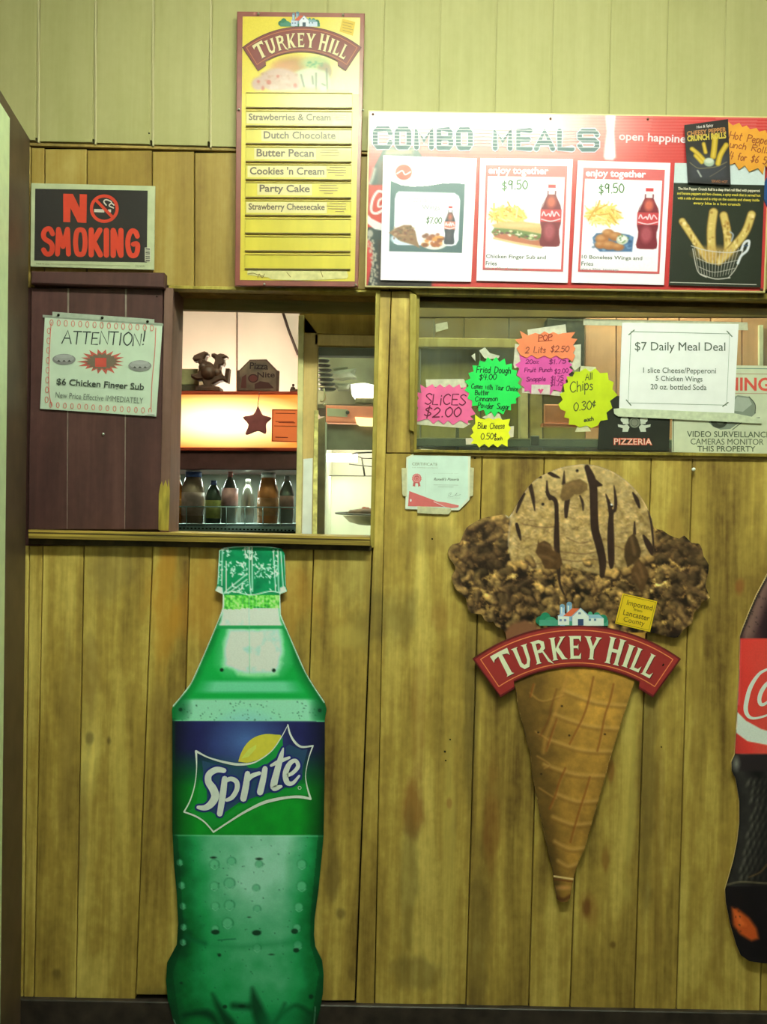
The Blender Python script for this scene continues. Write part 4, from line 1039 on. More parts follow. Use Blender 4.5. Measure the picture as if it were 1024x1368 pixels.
# ---------------------------------------------------------------- the green bottle cutout
spr_out = [(292.5, 736), (297, 732), (312, 730), (345, 729.5), (362, 730.5), (376, 733), (380, 740), (381.5, 783), (383.5, 790), (374, 794), (375, 821), (379, 831), (384, 843), (394, 866), (408, 898), (420, 918), (433, 937), (436, 948), (433.5, 963), (433.5, 1020), (432, 1115), (430, 1140), (425, 1190), (420, 1227), (419, 1250), (421, 1266), (430, 1284), (432, 1303), (431, 1328), (427, 1350), (421, 1372), (414, 1386), (400, 1390),
           (250, 1390), (240, 1384), (231, 1362), (224, 1335), (221.5, 1310), (223, 1286), (229, 1275), (236, 1262), (238, 1235), (236, 1195), (232, 1150), (230, 1110), (230, 962), (229.5, 948), (231, 942), (240, 932), (255, 912), (273, 872), (291, 829), (297, 812), (297.5, 794), (287, 789), (290, 781)]
QY = -.018
spr = cutout('soda_bottle_cutout', 'large flat cutout of a green soda bottle standing on the baseboard under the serving window', 'cutout', spr_out, QY, .005, (20, 60, 30), 1050, P(325, 1390, QY), bev=.0003)
pt = Paint(219, 728, 438, 1391, 1.15, (20, 130, 60))
X, Y = pt.X, pt.Y
hw = np.interp(Y, [730, 793, 796, 829, 872, 912, 945, 1115, 1230, 1262, 1300, 1390], [45, 46, 38, 43, 62, 80, 103, 101, 91, 92, 105, 90])
xc = np.interp(Y, [730, 945, 1115, 1390], [336, 333, 331, 327]); t = (X - xc) / hw
n5 = pt.noise(14, 14, 2, 4); n9 = pt.noise(60, 40, 3, 3); nf = pt.noise(3, 3, 6, 2)
# lower body: pale green wash, darker towards both edges and the base
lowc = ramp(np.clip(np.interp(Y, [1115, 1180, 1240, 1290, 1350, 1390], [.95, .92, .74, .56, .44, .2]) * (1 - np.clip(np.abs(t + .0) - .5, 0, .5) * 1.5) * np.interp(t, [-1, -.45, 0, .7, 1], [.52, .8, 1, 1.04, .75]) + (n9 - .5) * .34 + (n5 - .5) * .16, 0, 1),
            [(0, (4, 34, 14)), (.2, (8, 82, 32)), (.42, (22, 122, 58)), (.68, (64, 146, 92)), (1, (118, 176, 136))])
pt.C = lowc
# shoulder
sh_ = ramp(np.clip(.5 + (n9 - .5) * .3 - np.clip(np.abs(t) - .8, 0, 1) * 1.6, 0, 1), [(0, (4, 62, 24)), (.5, (10, 134, 48)), (1, (30, 150, 70))])
m_ = (Y < 966).astype(float); pt.blend(m_, sh_)
def bandy(y0, y1, col, soft=2.5, wd=1.0, a=1.0, es=.12):
    al = np.clip((Y - y0) / soft + .5, 0, 1) * np.clip((y1 - Y) / soft + .5, 0, 1) * np.clip((wd - np.abs(t)) / es, 0, 1) * a
    pt.blend(al, col)
bandy(910, 925, (96, 176, 128), 5, .86, .85, .3); bandy(934, 966, (128, 190, 146), 4, .97, .9, .2)
pale = ramp(np.clip(n5 * 1.1, 0, 1), [(0, (120, 196, 140)), (.5, (186, 216, 186)), (1, (206, 226, 200))])
pt.poly([(300, 840), (376, 840), (386, 866), (388, 886), (376, 902), (340, 906), (300, 902), (288, 888), (290, 868)], (90, 176, 110), soft=6, a=.5)
sl = pt.crop([(290, 830), (390, 910)], 2)
pp = [(306, 841), (372, 841), (376, 860), (377, 886), (366, 899), (318, 899), (300, 890), (299, 866)]
sl = pt.crop(pp, 10); d = pt.sdf(pp, sl); pt.blend(np.clip(.5 - (d + (n5[sl] - .5) * 10) / 9, 0, 1) * .95, pale[sl], sl)
pt.blend(((Y > 812) & (Y < 837)).astype(float) * np.clip((.97 - np.abs(t)) / .1, 0, 1), pale)
pt.blend(((Y > 835.5) & (Y < 839.5)).astype(float) * .85, (16, 120, 54))
pt.blend(((Y > 795) & (Y < 813 + (n5 - .5) * 12)).astype(float), ramp(np.clip(nf * 1.2 + .0, 0, 1), [(0, (10, 110, 30)), (.5, (70, 168, 44)), (1, (150, 205, 110))]))
for k in range(16):
    x = 300 + k * 4.7; pt.line([(x, 797), (x, 812)], .8, (180, 220, 160), soft=.5, a=.4, sm=False)
pt.line([(332, 732), (333, 900)], .9, (86, 150, 104), soft=.5, a=.8, sm=False)
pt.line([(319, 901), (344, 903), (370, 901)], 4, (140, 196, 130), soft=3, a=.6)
for q in [(296, 895), (365.5, 895.5), (241, 948), (427, 949)]: pt.ell(q[0], q[1], 2.5, 2.5, (8, 30, 14), soft=.6)
for q in [(243, 948, 9), (427, 949, 9)]: pt.ell(q[0], q[1], 9, 12, (4, 50, 24), soft=7, a=.6)
# cap
pt.blend((Y < 794).astype(float), ramp(np.clip(n5, 0, 1), [(0, (2, 84, 46)), (.5, (6, 112, 60)), (1, (14, 128, 72))]))
WC = (196, 220, 196)
for q in [[(293, 736), (291, 780)], [(297, 734), (296, 782)], [(380, 742), (382, 782)], [(375, 737), (378, 784)], [(371, 736), (372, 790)], [(365, 735), (368, 790)], [(327, 730), (328, 744)], [(333, 731), (333, 770), (335, 794)], [(336.5, 731), (337, 790)], [(302, 750), (302, 792)], [(293, 735), (310, 731), (345, 730), (372, 732)], [(298, 793), (312, 790), (335, 795), (360, 790), (374, 792)], [(300, 791), (328, 768)], [(304, 793), (330, 774)]]:
    pt.line(q, 1.3, WC, soft=.6, a=.85)
rng = random.Random(5)
for (x0, y0, x1, y1, n) in [(303, 752, 330, 768, 60), (338, 754, 372, 772, 60), (326, 731, 342, 748, 34), (298, 732, 306, 742, 14), (310, 778, 334, 792, 24), (360, 735, 372, 790, 16), (290, 745, 300, 775, 10)]:
    for _ in range(n):
        x, y = rng.uniform(x0, x1), rng.uniform(y0, y1); pt.line([(x, y), (x + rng.uniform(-3, 3), y + rng.uniform(-3, 3))], rng.uniform(.8, 1.8), WC, soft=.5, a=.75, sm=False)
pt.poly([(304, 757), (308, 757), (307, 768), (303, 768)], (6, 110, 60)); pt.poly([(314, 756), (322, 756), (323, 766), (315, 766)], (6, 110, 60)); pt.poly([(287, 790), (291, 783), (297, 785), (298, 794)], (190, 215, 196)); pt.poly([(383, 790), (380, 783), (374, 785), (373, 794)], (190, 215, 196))
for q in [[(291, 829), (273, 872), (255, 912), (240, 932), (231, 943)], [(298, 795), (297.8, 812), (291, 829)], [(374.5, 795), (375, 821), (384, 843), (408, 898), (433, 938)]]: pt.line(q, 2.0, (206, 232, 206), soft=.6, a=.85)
# label
lab = ((Y > 963 + (X - 330) * .006) & (Y < 1116)).astype(float)
ly = np.clip((Y - 962) / 153, 0, 1); bl_ = np.clip((ly - .28) / .34 + (np.abs(t) - .5) * .25, 0, 1)[..., None]
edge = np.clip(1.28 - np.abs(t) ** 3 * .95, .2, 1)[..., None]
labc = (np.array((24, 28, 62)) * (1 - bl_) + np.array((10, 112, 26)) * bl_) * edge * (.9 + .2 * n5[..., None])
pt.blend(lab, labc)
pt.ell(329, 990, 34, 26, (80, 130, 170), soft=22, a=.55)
for y in (962.5, 1116): pt.line([(231, y), (433, y + 1)], 1.2, (120, 190, 140), soft=.8, a=.6, sm=False)
pt.rect(230, 960, 233.5, 1120, (6, 44, 16), soft=1.5, a=.7)
# embossed bubbles and drops on the lower body
Zs = Z(3.94, 200, 1100)
for (a, b, r) in [(158, 205, 18), (168, 325, 20), (174, 435, 18), (178, 545, 18), (175, 625, 18), (340, 215, 28), (430, 200, 26), (340, 330, 26), (420, 315, 32), (345, 435, 24), (420, 430, 30), (410, 525, 32), (345, 555, 22), (575, 215, 22), (560, 340, 22), (565, 450, 22), (565, 655, 24), (800, 215, 28), (800, 330, 30), (785, 440, 26), (775, 550, 24), (780, 640, 26)]:
    c = Zs([(a, b)])[0]; k = r / 3.94
    pt.ell(c[0], c[1], k, k * .95, (8, 88, 40), soft=.8, a=.5); pt.ell(c[0] - .4, c[1] - .2, k * .8, k * .78, (92, 172, 118), soft=1.2, a=.65)
    pt.line([(c[0] - k * .7, c[1] + k * .5), (c[0], c[1] + k * .95), (c[0] + k * .7, c[1] + k * .5)], 1, (150, 210, 165), soft=.6, a=.5)
for (a, b, r, s) in [(335, 180, 16, 6), (575, 187, 18, 7), (345, 572, 22, 13), (562, 576, 24, 14), (762, 568, 18, 14), (366, 693, 9, 9), (770, 668, 16, 12), (395, 965, 12, 10), (485, 962, 18, 8), (165, 840, 8, 6), (848, 912, 12, 12), (640, 690, 14, 4), (522, 494, 8, 3)]:
    c = Zs([(a, b)])[0]; pt.ell(c[0], c[1], r / 3.94, s / 3.94, (6, 30, 14), soft=.7, a=.85)
pt.line(Zs([(360, 615), (450, 608)]), 1.4, (8, 70, 40), soft=.7, a=.8); pt.line(Zs([(190, 600), (290, 632)]), 4, (6, 60, 30), soft=3, a=.7)
pt.line(Zs([(190, 600), (300, 640), (500, 650), (800, 625), (870, 680)]), 4, (10, 96, 44), soft=5, a=.5)
for q in [[(330, 900, 6), (380, 1000, 40), (420, 1060, 60)], [(540, 870, 10), (560, 960, 60), (600, 1060, 80)], [(710, 950, 6), (660, 1060, 14)], [(180, 1010, 20), (300, 1000, 40), (360, 1060, 20)], [(650, 1050, 10), (760, 960, 14), (840, 1000, 20)], [(440, 960, 30), (520, 965, 30)]]:
    pt.line(Zs([(a, b, w) for a, b, w in q]), 3, (2, 34, 14), soft=4, a=.8)
pt.ell(*Zs([(700, 1040)])[0], 28, 18, (16, 104, 50), soft=8, a=.6)
pt.ell(*Zs([(240, 1070)])[0], 18, 12, (10, 96, 36), soft=5, a=.7)
pt.line([(232, 1362), (236, 1372), (242, 1384)], 1.2, (170, 205, 165), soft=.6, a=.8); pt.line([(421, 1345), (419, 1368), (414, 1382)], 1.2, (170, 205, 165), soft=.6, a=.7)
for _ in range(200):
    x, y = rng.uniform(228, 432), rng.choice([rng.uniform(936, 962), rng.uniform(1118, 1380)]); pt.ell(x, y, rng.uniform(.4, 1.0), rng.uniform(.4, .9), (10, 66, 34), soft=.5, a=.7)
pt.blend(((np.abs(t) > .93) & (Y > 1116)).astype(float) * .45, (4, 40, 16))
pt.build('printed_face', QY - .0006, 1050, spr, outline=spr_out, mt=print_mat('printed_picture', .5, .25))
f = Flat(1050, .45, .3)
Zl = Z(3.94, 200, 940)
NV = (26, 32, 82)
fr = [(243, 250), (300, 280), (360, 300), (430, 316), (470, 320), (520, 317), (570, 300), (640, 250), (690, 180), (726, 112), (738, 160), (765, 205), (800, 228), (858, 222), (835, 290), (820, 370), (826, 430), (846, 502), (800, 492), (740, 492), (660, 505), (590, 525), (500, 570), (420, 620), (335, 676), (290, 625), (240, 592), (180, 570), (212, 510), (236, 430), (246, 340)]
gl = [(500, 316), (560, 306), (610, 280), (650, 240), (696, 178), (690, 220), (668, 262), (620, 310), (560, 336)]
f.poly(Zl([(540, 250), (560, 260)]) + Zl([(600, 300), (560, 300)]), NV) if False else None
f.poly(Zl([(275, 300), (370, 325), (470, 345), (560, 338), (640, 300), (700, 240), (735, 215), (800, 245), (830, 240), (806, 330), (800, 400), (720, 440), (560, 490), (470, 520), (370, 590), (350, 605), (320, 590), (240, 580), (262, 500), (284, 400)]), (30, 58, 74))
f.up(); f.poly(Zl([(200, 565), (240, 545), (250, 500), (262, 400), (300, 420), (300, 560), (380, 600), (460, 540), (560, 500), (700, 450), (815, 420), (832, 480), (740, 480), (650, 495), (580, 515), (490, 560), (420, 605), (335, 655), (290, 610), (240, 585)]), (14, 116, 34))
f.up(); f.poly(Zl(smooth_path([(465, 305), (480, 260), (510, 210), (555, 175), (610, 160), (660, 163), (692, 172), (650, 235), (610, 275), (560, 300), (510, 312)], 3)), (206, 168, 48))
f.poly(Zl([(500, 316), (560, 306), (610, 280), (650, 240), (698, 178), (700, 222), (672, 275), (620, 315), (560, 340), (520, 338)]), (20, 120, 44))
f.up(); f.poly(Zl([(480, 290), (520, 240), (560, 215), (560, 235), (520, 280)]), (222, 190, 70))
f.up()
WH = (206, 222, 196)
wts = [9, 6, 8, 10, 10, 8, 5, 3.5, 4, 6, 7, 9, 8, 6, 3.5, 3, 5, 8, 11, 10, 12, 12, 9, 7, 6, 6, 7, 6, 5, 4, 4, 5, 9]
ff = [(p[0], p[1], w * 1.35) for p, w in zip(fr, wts)]
f.stroke(Zl(ff[:2 + 7] + [(ff[9][0], ff[9][1], 3)]), 1.0, WH); f.stroke(Zl(ff[9:14]), 1.0, WH); f.stroke(Zl(ff[13:18]), 1.0, WH); f.stroke(Zl(ff[17:25]), 1.0, WH); f.stroke(Zl(ff[24:28]), 1.0, WH); f.stroke(Zl(ff[27:] + ff[:1]), 1.0, WH)
f.up()
sp = [[(390, 352, 26), (350, 348, 32), (312, 372, 34), (308, 410, 36), (332, 448, 42), (344, 488, 42), (322, 528, 38), (290, 548, 30), (255, 546, 20)],
      [(394, 395, 30), (384, 480, 34), (368, 580, 30)], [(390, 412, 20), (425, 396, 24), (456, 412, 26), (458, 450, 26), (434, 492, 24), (405, 508, 18)],
      [(514, 368, 28), (506, 430, 34), (492, 500, 34)], [(510, 412, 18), (535, 382, 24), (576, 366, 20)],
      [(606, 342, 28), (596, 400, 32), (580, 466, 34)],
      [(702, 235, 8), (690, 280, 26), (668, 360, 34), (652, 440, 36), (690, 436, 16)], [(638, 326, 14), (680, 305, 22), (734, 284, 14)],
      [(716, 380, 18), (750, 366, 20), (780, 330, 22), (766, 300, 20), (736, 316, 26), (714, 366, 30), (722, 414, 28), (752, 418, 20), (786, 380, 12)]]
for q in sp: f.stroke(Zl([(a, b, w + 20) for a, b, w in q]), 1.0, NV)
f.up()
for q in sp: f.stroke(Zl(q), 1.0, (220, 226, 208))
f.ring(*Zl([(788, 443)])[0], 2.1, 2.1, .7, WH, n=12)
f.build('label_lettering', QY - .0008, spr)

# ---------------------------------------------------------------- the dark cola bottle cutout at the right edge
ck_l = [(1075, 640), (1072, 662), (1066, 690), (1052, 722), (1036, 748), (1024, 768), (1010, 795), (1000, 818), (992, 838), (988, 850), (987, 900), (984, 955), (981, 1008), (976.5, 1018), (977, 1030), (982, 1040), (987, 1070), (987, 1100), (984, 1125), (979, 1150), (971, 1178), (968, 1188), (969, 1205), (975, 1235), (983, 1262), (989, 1276), (1000, 1284), (1020, 1287)]
ckc = 1087
ck_out = ck_l + [(2 * ckc - x, y) for x, y in reversed(ck_l)]
RY = -.016
ck = cutout('cola_bottle_cutout', 'flat cutout of a dark cola bottle with red label, at the right edge', 'cutout', ck_out, RY, .005, (150, 140, 80), 1000, P(1087, 1287, RY), bev=.0004)
pt = Paint(964, 638, 1212, 1290, 1.4, (34, 24, 22)); X, Y = pt.X, pt.Y
hw = np.interp(Y, [y for x, y in ck_l], [ckc - x for x, y in ck_l]); t = (X - ckc) / np.maximum(hw, 1)
n5 = pt.noise(12, 12, 2, 4); n9 = pt.noise(30, 60, 3, 3)
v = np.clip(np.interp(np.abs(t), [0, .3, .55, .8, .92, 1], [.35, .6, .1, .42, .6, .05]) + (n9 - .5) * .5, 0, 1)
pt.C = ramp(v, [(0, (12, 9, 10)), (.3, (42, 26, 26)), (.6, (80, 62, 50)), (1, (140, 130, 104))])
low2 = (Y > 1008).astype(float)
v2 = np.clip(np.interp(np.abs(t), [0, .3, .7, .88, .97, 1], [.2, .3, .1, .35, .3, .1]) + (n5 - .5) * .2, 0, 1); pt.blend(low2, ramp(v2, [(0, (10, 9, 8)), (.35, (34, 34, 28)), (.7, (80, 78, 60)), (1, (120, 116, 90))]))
rng = random.Random(3)
for r in range(12):
    for c in range(6):
        for sgn in (-1, 1):
            y = 1045 + r * 11.5; k = np.interp(y, [1010, 1080, 1178], [100, 88, 108]); x = ckc + sgn * (k - 7 - c * 7.5 - (r % 2) * 3)
            pt.ell(x + rng.uniform(-.8, .8), y, 1.7, 4.6, (104, 106, 80), soft=1.8, a=max(0, .6 - c * .12), rot=-.5 * sgn)
            pt.ell(x + 2.6, y + 1, 1.4, 4, (8, 8, 8), soft=1, a=.6)
pt.line([(971, 1182), (990, 1178), (1030, 1180), (1090, 1176)], 1.8, (120, 116, 74), soft=1, a=.7); pt.line([(1000, 1172), (1015, 1165), (1024, 1155)], 1.4, (110, 86, 40), soft=1, a=.7)
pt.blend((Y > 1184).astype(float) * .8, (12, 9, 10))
pt.poly([(977, 1212), (985, 1214), (1000, 1226), (1010, 1240), (1013, 1254), (1003, 1257), (988, 1248), (979, 1236)], (150, 66, 22), soft=2.5)
pt.poly([(979, 1216), (988, 1222), (996, 1236), (986, 1238)], (186, 100, 40), soft=3, a=.6)
for _ in range(26): pt.ell(rng.uniform(978, 990), rng.uniform(1188, 1245), .9, .9, (20, 14, 10), soft=.5, a=.8)
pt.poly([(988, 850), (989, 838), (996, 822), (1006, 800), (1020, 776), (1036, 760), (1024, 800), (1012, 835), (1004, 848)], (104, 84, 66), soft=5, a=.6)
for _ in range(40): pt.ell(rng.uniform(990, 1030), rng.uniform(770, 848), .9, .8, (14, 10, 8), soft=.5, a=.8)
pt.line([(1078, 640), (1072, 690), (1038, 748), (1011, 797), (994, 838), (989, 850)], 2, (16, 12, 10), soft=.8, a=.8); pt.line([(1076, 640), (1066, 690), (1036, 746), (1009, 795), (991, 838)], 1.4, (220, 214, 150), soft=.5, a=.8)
redc = ramp(np.clip(.6 + (n9 - .5) * .4 - np.abs(t) ** 6 * .25, 0, 1), [(0, (120, 34, 30)), (.5, (174, 50, 38)), (1, (200, 78, 56))])
lb = [(988, 853), (1186, 853), (1192, 1008), (981, 1007), (984, 955), (987, 900)]
sl = pt.crop(lb, 4); d = pt.sdf(lb, sl); pt.blend(np.clip(.5 - d / 1.2, 0, 1), redc[sl], sl)
pt.poly([(984, 951), (996, 963), (1016, 974), (1040, 981), (1080, 986), (1130, 984), (1190, 970), (1190, 992), (1130, 1000), (1070, 1002), (1024, 995), (998, 990), (983, 979)], (190, 222, 178), soft=.8)
pt.line([(987, 856), (985, 940)], 3, (210, 130, 130), soft=2, a=.5)
pt.poly([(977, 1017), (984, 1010), (1000, 1009), (1190, 1010), (1197, 1018), (1196, 1030), (990, 1030), (978, 1028)], (28, 24, 22), soft=1.5, a=.9); pt.ell(983, 1020, 4, 8, (110, 118, 96), soft=3, a=.8)
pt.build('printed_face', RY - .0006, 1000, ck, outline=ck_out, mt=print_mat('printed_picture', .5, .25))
f = Flat(1000, .45, .3); WL = (196, 226, 184)
Zk = Z(4.41, 900, 740)
f.stroke(Zk([(640, 640, 8), (590, 655, 12), (547, 680, 14), (500, 708, 18), (452, 780, 24), (428, 860, 26), (422, 920, 26), (440, 958, 20), (480, 968, 14), (560, 945, 12), (640, 900, 10)]), 1.0, WL)
f.stroke(Zk([(620, 750, 14), (560, 755, 20), (520, 800, 24), (502, 850, 24), (510, 885, 22), (540, 880, 16), (590, 830, 14), (620, 760, 14)]), 1.0, WL)
coke_script(f, box_T(1000, 886, 1186, 958), 3.6, WL, 'c a C2 o2 l a2')
f.build('label_lettering', RY - .0008, ck)

# ================================================================ MENU BOARDS ABOVE THE WINDOWS
def quadT(tl, tr, br, bl, w=1.0, h=1.0):
    def T(p):
        u, v = p[0] / w, p[1] / h
        return ((tl[0] * (1 - u) + tr[0] * u) * (1 - v) + (bl[0] * (1 - u) + br[0] * u) * v, (tl[1] * (1 - u) + tr[1] * u) * (1 - v) + (bl[1] * (1 - u) + br[1] * u) * v)
    return T


# ---- flavour board with plastic strips
FY = -.030
fb = empty('flavor_board', P(398, 382, FY), 'tall yellow ice cream flavor menu board with a brown border', 'menu board')
slab('backing', [(316.5, 15), (487, 17.5), (478, 383), (313.5, 381.5)], FY, FY + .012, mat('board_brown', alb((150, 84, 66), 200), .32, .5, var=.12, scale=20), fb, .001)
pt = Paint(320, 20, 484, 128, 1.0, (240, 226, 90)); X, Y = pt.X, pt.Y
n5 = pt.noise(10, 10, 2, 4)
w_ = np.clip((X - 380) / 90 + (Y - 70) / 160, 0, 1)[..., None]; pt.C = np.array((236, 222, 74)) * (1 - w_) + np.array((246, 238, 150)) * w_
pt.ell(392, 88, 22, 12, (176, 130, 62), soft=5, a=.9); pt.ell(378, 90, 16, 8, (210, 150, 90), soft=4, a=.8); pt.ell(422, 84, 20, 9, (176, 196, 120), soft=3, a=.9); pt.ell(433, 96, 10, 12, (150, 130, 88), soft=2, a=.9)
pt.ell(414, 104, 24, 13, (204, 216, 164), soft=2); pt.ell(432, 110, 8, 14, (206, 226, 160), soft=2); pt.ell(372, 107, 27, 16, (206, 178, 146), soft=2); pt.ell(345, 112, 9, 9, (206, 178, 146), soft=2); pt.ell(391, 114, 12, 10, (212, 182, 150), soft=3)
rng = random.Random(2)
for _ in range(34):
    x, y = rng.uniform(342, 398), rng.uniform(98, 120); pt.ell(x, y, rng.uniform(1, 3), rng.uniform(.8, 2), rng.choice([(184, 140, 110), (226, 200, 166), (196, 150, 120), (230, 206, 176)]), soft=1.2, a=.7)
for (a, b, r, s) in [(359, 110, 3, 3), (371, 102, 2, 2), (394, 114, 2.5, 2.5), (345, 109, 2, 2), (351, 118, 2, 3)]: pt.ell(a, b, r, s, (184, 84, 64), soft=1, a=.85)
for q in [[(402, 100), (406, 116)], [(417, 102), (418, 112)], [(422, 98), (422, 120)], [(436, 92), (437, 122)], [(430, 112), (434, 114)]]: pt.line(q, 2.2, (86, 84, 60), soft=.8, a=.8)
for _ in range(16): pt.ell(rng.uniform(410, 430), rng.uniform(82, 90), 1.6, 1, (70, 140, 80), soft=.8, a=.7)
pt.ell(400, 123, 60, 2.5, (240, 220, 90), soft=2, a=.6)
GLOSSY = print_mat('glossy_printed_picture', .27, .42, 0)
slab('yellow_face', [(324, 22), (481, 23.5), (473.5, 376), (320.5, 374)], FY - .0008, FY + .001, mat('board_yellow', alb((240, 228, 70), 200), .3, .5, var=.05, scale=12), fb)
pt.build('header_picture', FY - .0012, 90, fb, outline=[(324.5, 22.5), (480.8, 24), (479, 126), (323.3, 125)], mt=GLOSSY)
Tl = lambda p: (403 + (p[0] - 770) * .575, 35.5 + (p[1] - 836) * .625)
dairy_logo(Tl, 60, 'arched_logo', FY - .0016, fb)
f = Flat(40, .4, .4); f.poly(Z(5.12, 300, 0)([(805, 128), (893, 150), (876, 245), (784, 215)]), (214, 186, 44)); f.up()
for k in range(4): f.stroke(Z(5.12, 300, 0)([(808, 150 + k * 19), (876 - (k % 2) * 10, 166 + k * 19)]), .9, (150, 126, 30), sm=False)
f.build('origin_sticker', FY - .0016, fb)
rows = [(123.7, 143.5), (148, 168), (172, 191.6), (196, 215.5), (219.5, 239.5), (243.5, 263.5), (267.8, 287.3), (292, 311.3), (315.8, 335), (340, 359)]
txts = {1: ('Strawberries & Cream', 332, 441.5, 160.5, 9), 2: ('Dutch Chocolate', 352, 448, 185.2, 10), 3: ('Butter Pecan', 342.5, 419, 209.2, 10.5), 4: ("Cookies 'n Cream", 333.5, 433, 233.2, 10.5), 5: ('Party Cake', 346.5, 413.5, 257, 11.3), 6: ('Strawberry Cheesecake', 331.8, 433.5, 280.5, 9.8)}
STRM = mat('strip_yellow', alb((232, 222, 66), 240), .28, .5, var=.08, scale=25, stretch=(1, 1, .2)); RAILM = mat('strip_rail_brown', alb((128, 106, 30), 250), .5, .4, var=.3)
for i, (a, b) in enumerate(rows):
    lx = lambda y: 328.6 - (y - 120) * .008; rx = lambda y: 470.5 - (y - 120) * .012
    st = slab('flavor_strip', [(lx(a), a), (rx(a), a + .8), (rx(b), b + .8), (lx(b), b)], FY - .0032, FY - .0008, STRM, fb, .0004)
    slab('rail', [(lx(b), b - .9), (rx(b), b - .1), (rx(b), b + 1.4), (lx(b), b + .6)], FY - .0052, FY - .0034, RAILM, st)
    slab('rail', [(lx(a), a - .5), (rx(a), a + .3), (rx(a), a + 1.1), (lx(a), a + .3)], FY - .0048, FY - .0034, mat('strip_rail_top', alb((172, 150, 40), 250), .5, .4, var=.2), st)
    if i in txts:
        s_, x0, x1, yb, h = txts[i]
        f = Flat(240, .35, .4)
        f.poly([(x0 - 3, a + 2), (x1 + 3, a + 2.5), (x1 + 3, b - 2.4), (x0 - 3, b - 3)], (242, 236, 150)); f.up()
        f.text(s_, (x0, yb + (2.2 if 'y' in s_ or 'P' == 'x' else 0)), (x1, yb + .6 + (2.2 if 'y' in s_ else 0)), h + (1.4 if 'y' in s_ else 0), (96, 74, 52), bold=.022)
        if i not in (2,):
            xs = x1 + 6 if i not in (3, 5) else x1 + 7
            for k in range(4 if i > 3 else 3):
                w = [22, 26, 24, 12][k] if i != 1 else [14, 17, 13][k]
                xm = min(xs + 14, 462 - w / 2) if i != 5 else xs + 18
                f.stroke([(xm - w / 2, a + 4 + k * 3.5), (xm + w / 2, a + 4.2 + k * 3.5)], .9, (150, 118, 52) if i != 1 else (226, 206, 120), sm=False, cap=False)
        f.build('strip_lettering', FY - .0034, st)
slab('torn_label', [(331, 359.5), (463, 362), (465, 369), (463, 372), (430, 373.5), (395, 374.5), (362, 373), (358, 370.5), (330, 367)], FY - .0018, FY - .001, mat('torn_label_paper', alb((226, 226, 140), 360), .6, .3, var=.12, scale=60), fb)
f = Flat(360)
for q in [[(331, 366), (338, 365), (344, 367), (352, 369)], [(344, 371), (346, 366), (350, 371), (353, 366)], [(383, 364), (388, 370)], [(428, 362), (431, 370)]]: f.stroke(q, 1.0, (140, 126, 60))
f.build('torn_label_marks', FY - .002, fb)
for p in [(345, 18.5), (458, 20), (319, 146), (484.5, 147), (353, 379.5), (475, 380.5)]: tube('screw', [P(*p, FY - .004), P(*p, FY)], .0028, mat('screw_steel', (.55, .5, .45), .3, .5, metal=.8), fb, n=10)

# ---- wide red combo board
GY = -.026
gb = empty('combo_menu_board', P(756, 388, GY), 'wide red combo meals menu board across the top right', 'menu board')
GLM = lambda n, c, py=220: mat(n, alb(c, py), .2, .5, var=.03)
QT = [(491.5, 147.5), (1030, 155.5), (1021.8, 391), (487, 383.5)]
slab('backing', QT, GY, GY + .01, mat('board_edge_cream', alb((232, 226, 140), 220), .35, .5, var=.04), gb, .0008)
pt = Paint(486, 146, 1030, 392, 1.4, (218, 66, 60)); X, Y = pt.X, pt.Y
n5 = pt.noise(40, 20, 7, 3)
pt.C = np.array((216, 70, 62)) * (1 + (n5[..., None] - .5) * .1)
glare_wash = np.clip((790 - X) / 60, 0, 1) * np.clip((207 - Y) / 30, 0, 1)
pt.blend(glare_wash * .8, (246, 238, 220))  # pale lamp glare painted into the board colour around the title
glare_bands = (np.sin((Y - X * .01) * 2 * PI / 4.2) > .1) * np.clip((232 - Y) / 60, 0, 1) * .35; pt.blend(glare_bands, (244, 170, 150))  # banding of the lamp glare painted in as pale stripes
# tall glass shape between the slogan and the title, and the cola bottle behind the first card
pt.poly([(808, 150), (822, 150), (820, 176), (822, 210), (818, 214), (808, 213), (806, 209), (810, 176)], (250, 246, 236), soft=1.5)
bo_ = [(513, 196), (556, 197), (568, 215), (576, 250), (576, 383), (490, 384), (493, 372), (498, 345), (497, 325), (490, 318), (490, 306), (494, 300), (490, 285), (491, 250), (494, 242), (500, 222)]
pt.poly(bo_, (52, 62, 58), soft=1); pt.poly([(516, 199), (552, 200), (550, 206), (514, 207)], (220, 186, 130), soft=3, a=.8); pt.line([(500, 226), (497, 238), (494, 246)], 4, (220, 214, 180), soft=2, a=.8); pt.poly([(506, 216), (530, 214), (530, 246), (506, 246)], (116, 64, 50), soft=5, a=.8)
pt.poly([(492, 247), (514, 247), (514, 306), (490, 303)], (206, 48, 36), soft=1); pt.poly([(489, 284), (496, 292), (508, 298), (516, 300), (516, 309), (500, 306), (490, 298)], (244, 244, 226), soft=.8)
pt.line([(512, 257), (504, 256), (497, 268), (496, 282), (503, 285), (512, 280)], 3.4, (244, 244, 226), soft=.7); pt.line([(512, 264), (506, 268), (505, 276), (512, 275)], 2.6, (244, 244, 226), soft=.7)
pt.ell(494, 312, 4, 5, (190, 190, 160), soft=1)
rng = random.Random(9)
for k in range(60):
    y = 318 + k * 1.1; x = 494 + 5 * math.sin((k - 8) / 19) + rng.uniform(-3, 6); pt.ell(x, y, 1.5, 1.5, (206, 202, 164), soft=.7, a=.8)
pt.poly([(505, 322), (576, 322), (576, 383), (505, 383)], (66, 46, 38), soft=4, a=.8)
INS = [(493.8, 149.5), (1027.5, 157.5), (1019.4, 388.6), (489.2, 381.4)]
pt.build('printed_face', GY - .0006, 250, gb, outline=INS, mt=GLOSSY)
f = Flat(190, .34, .32)
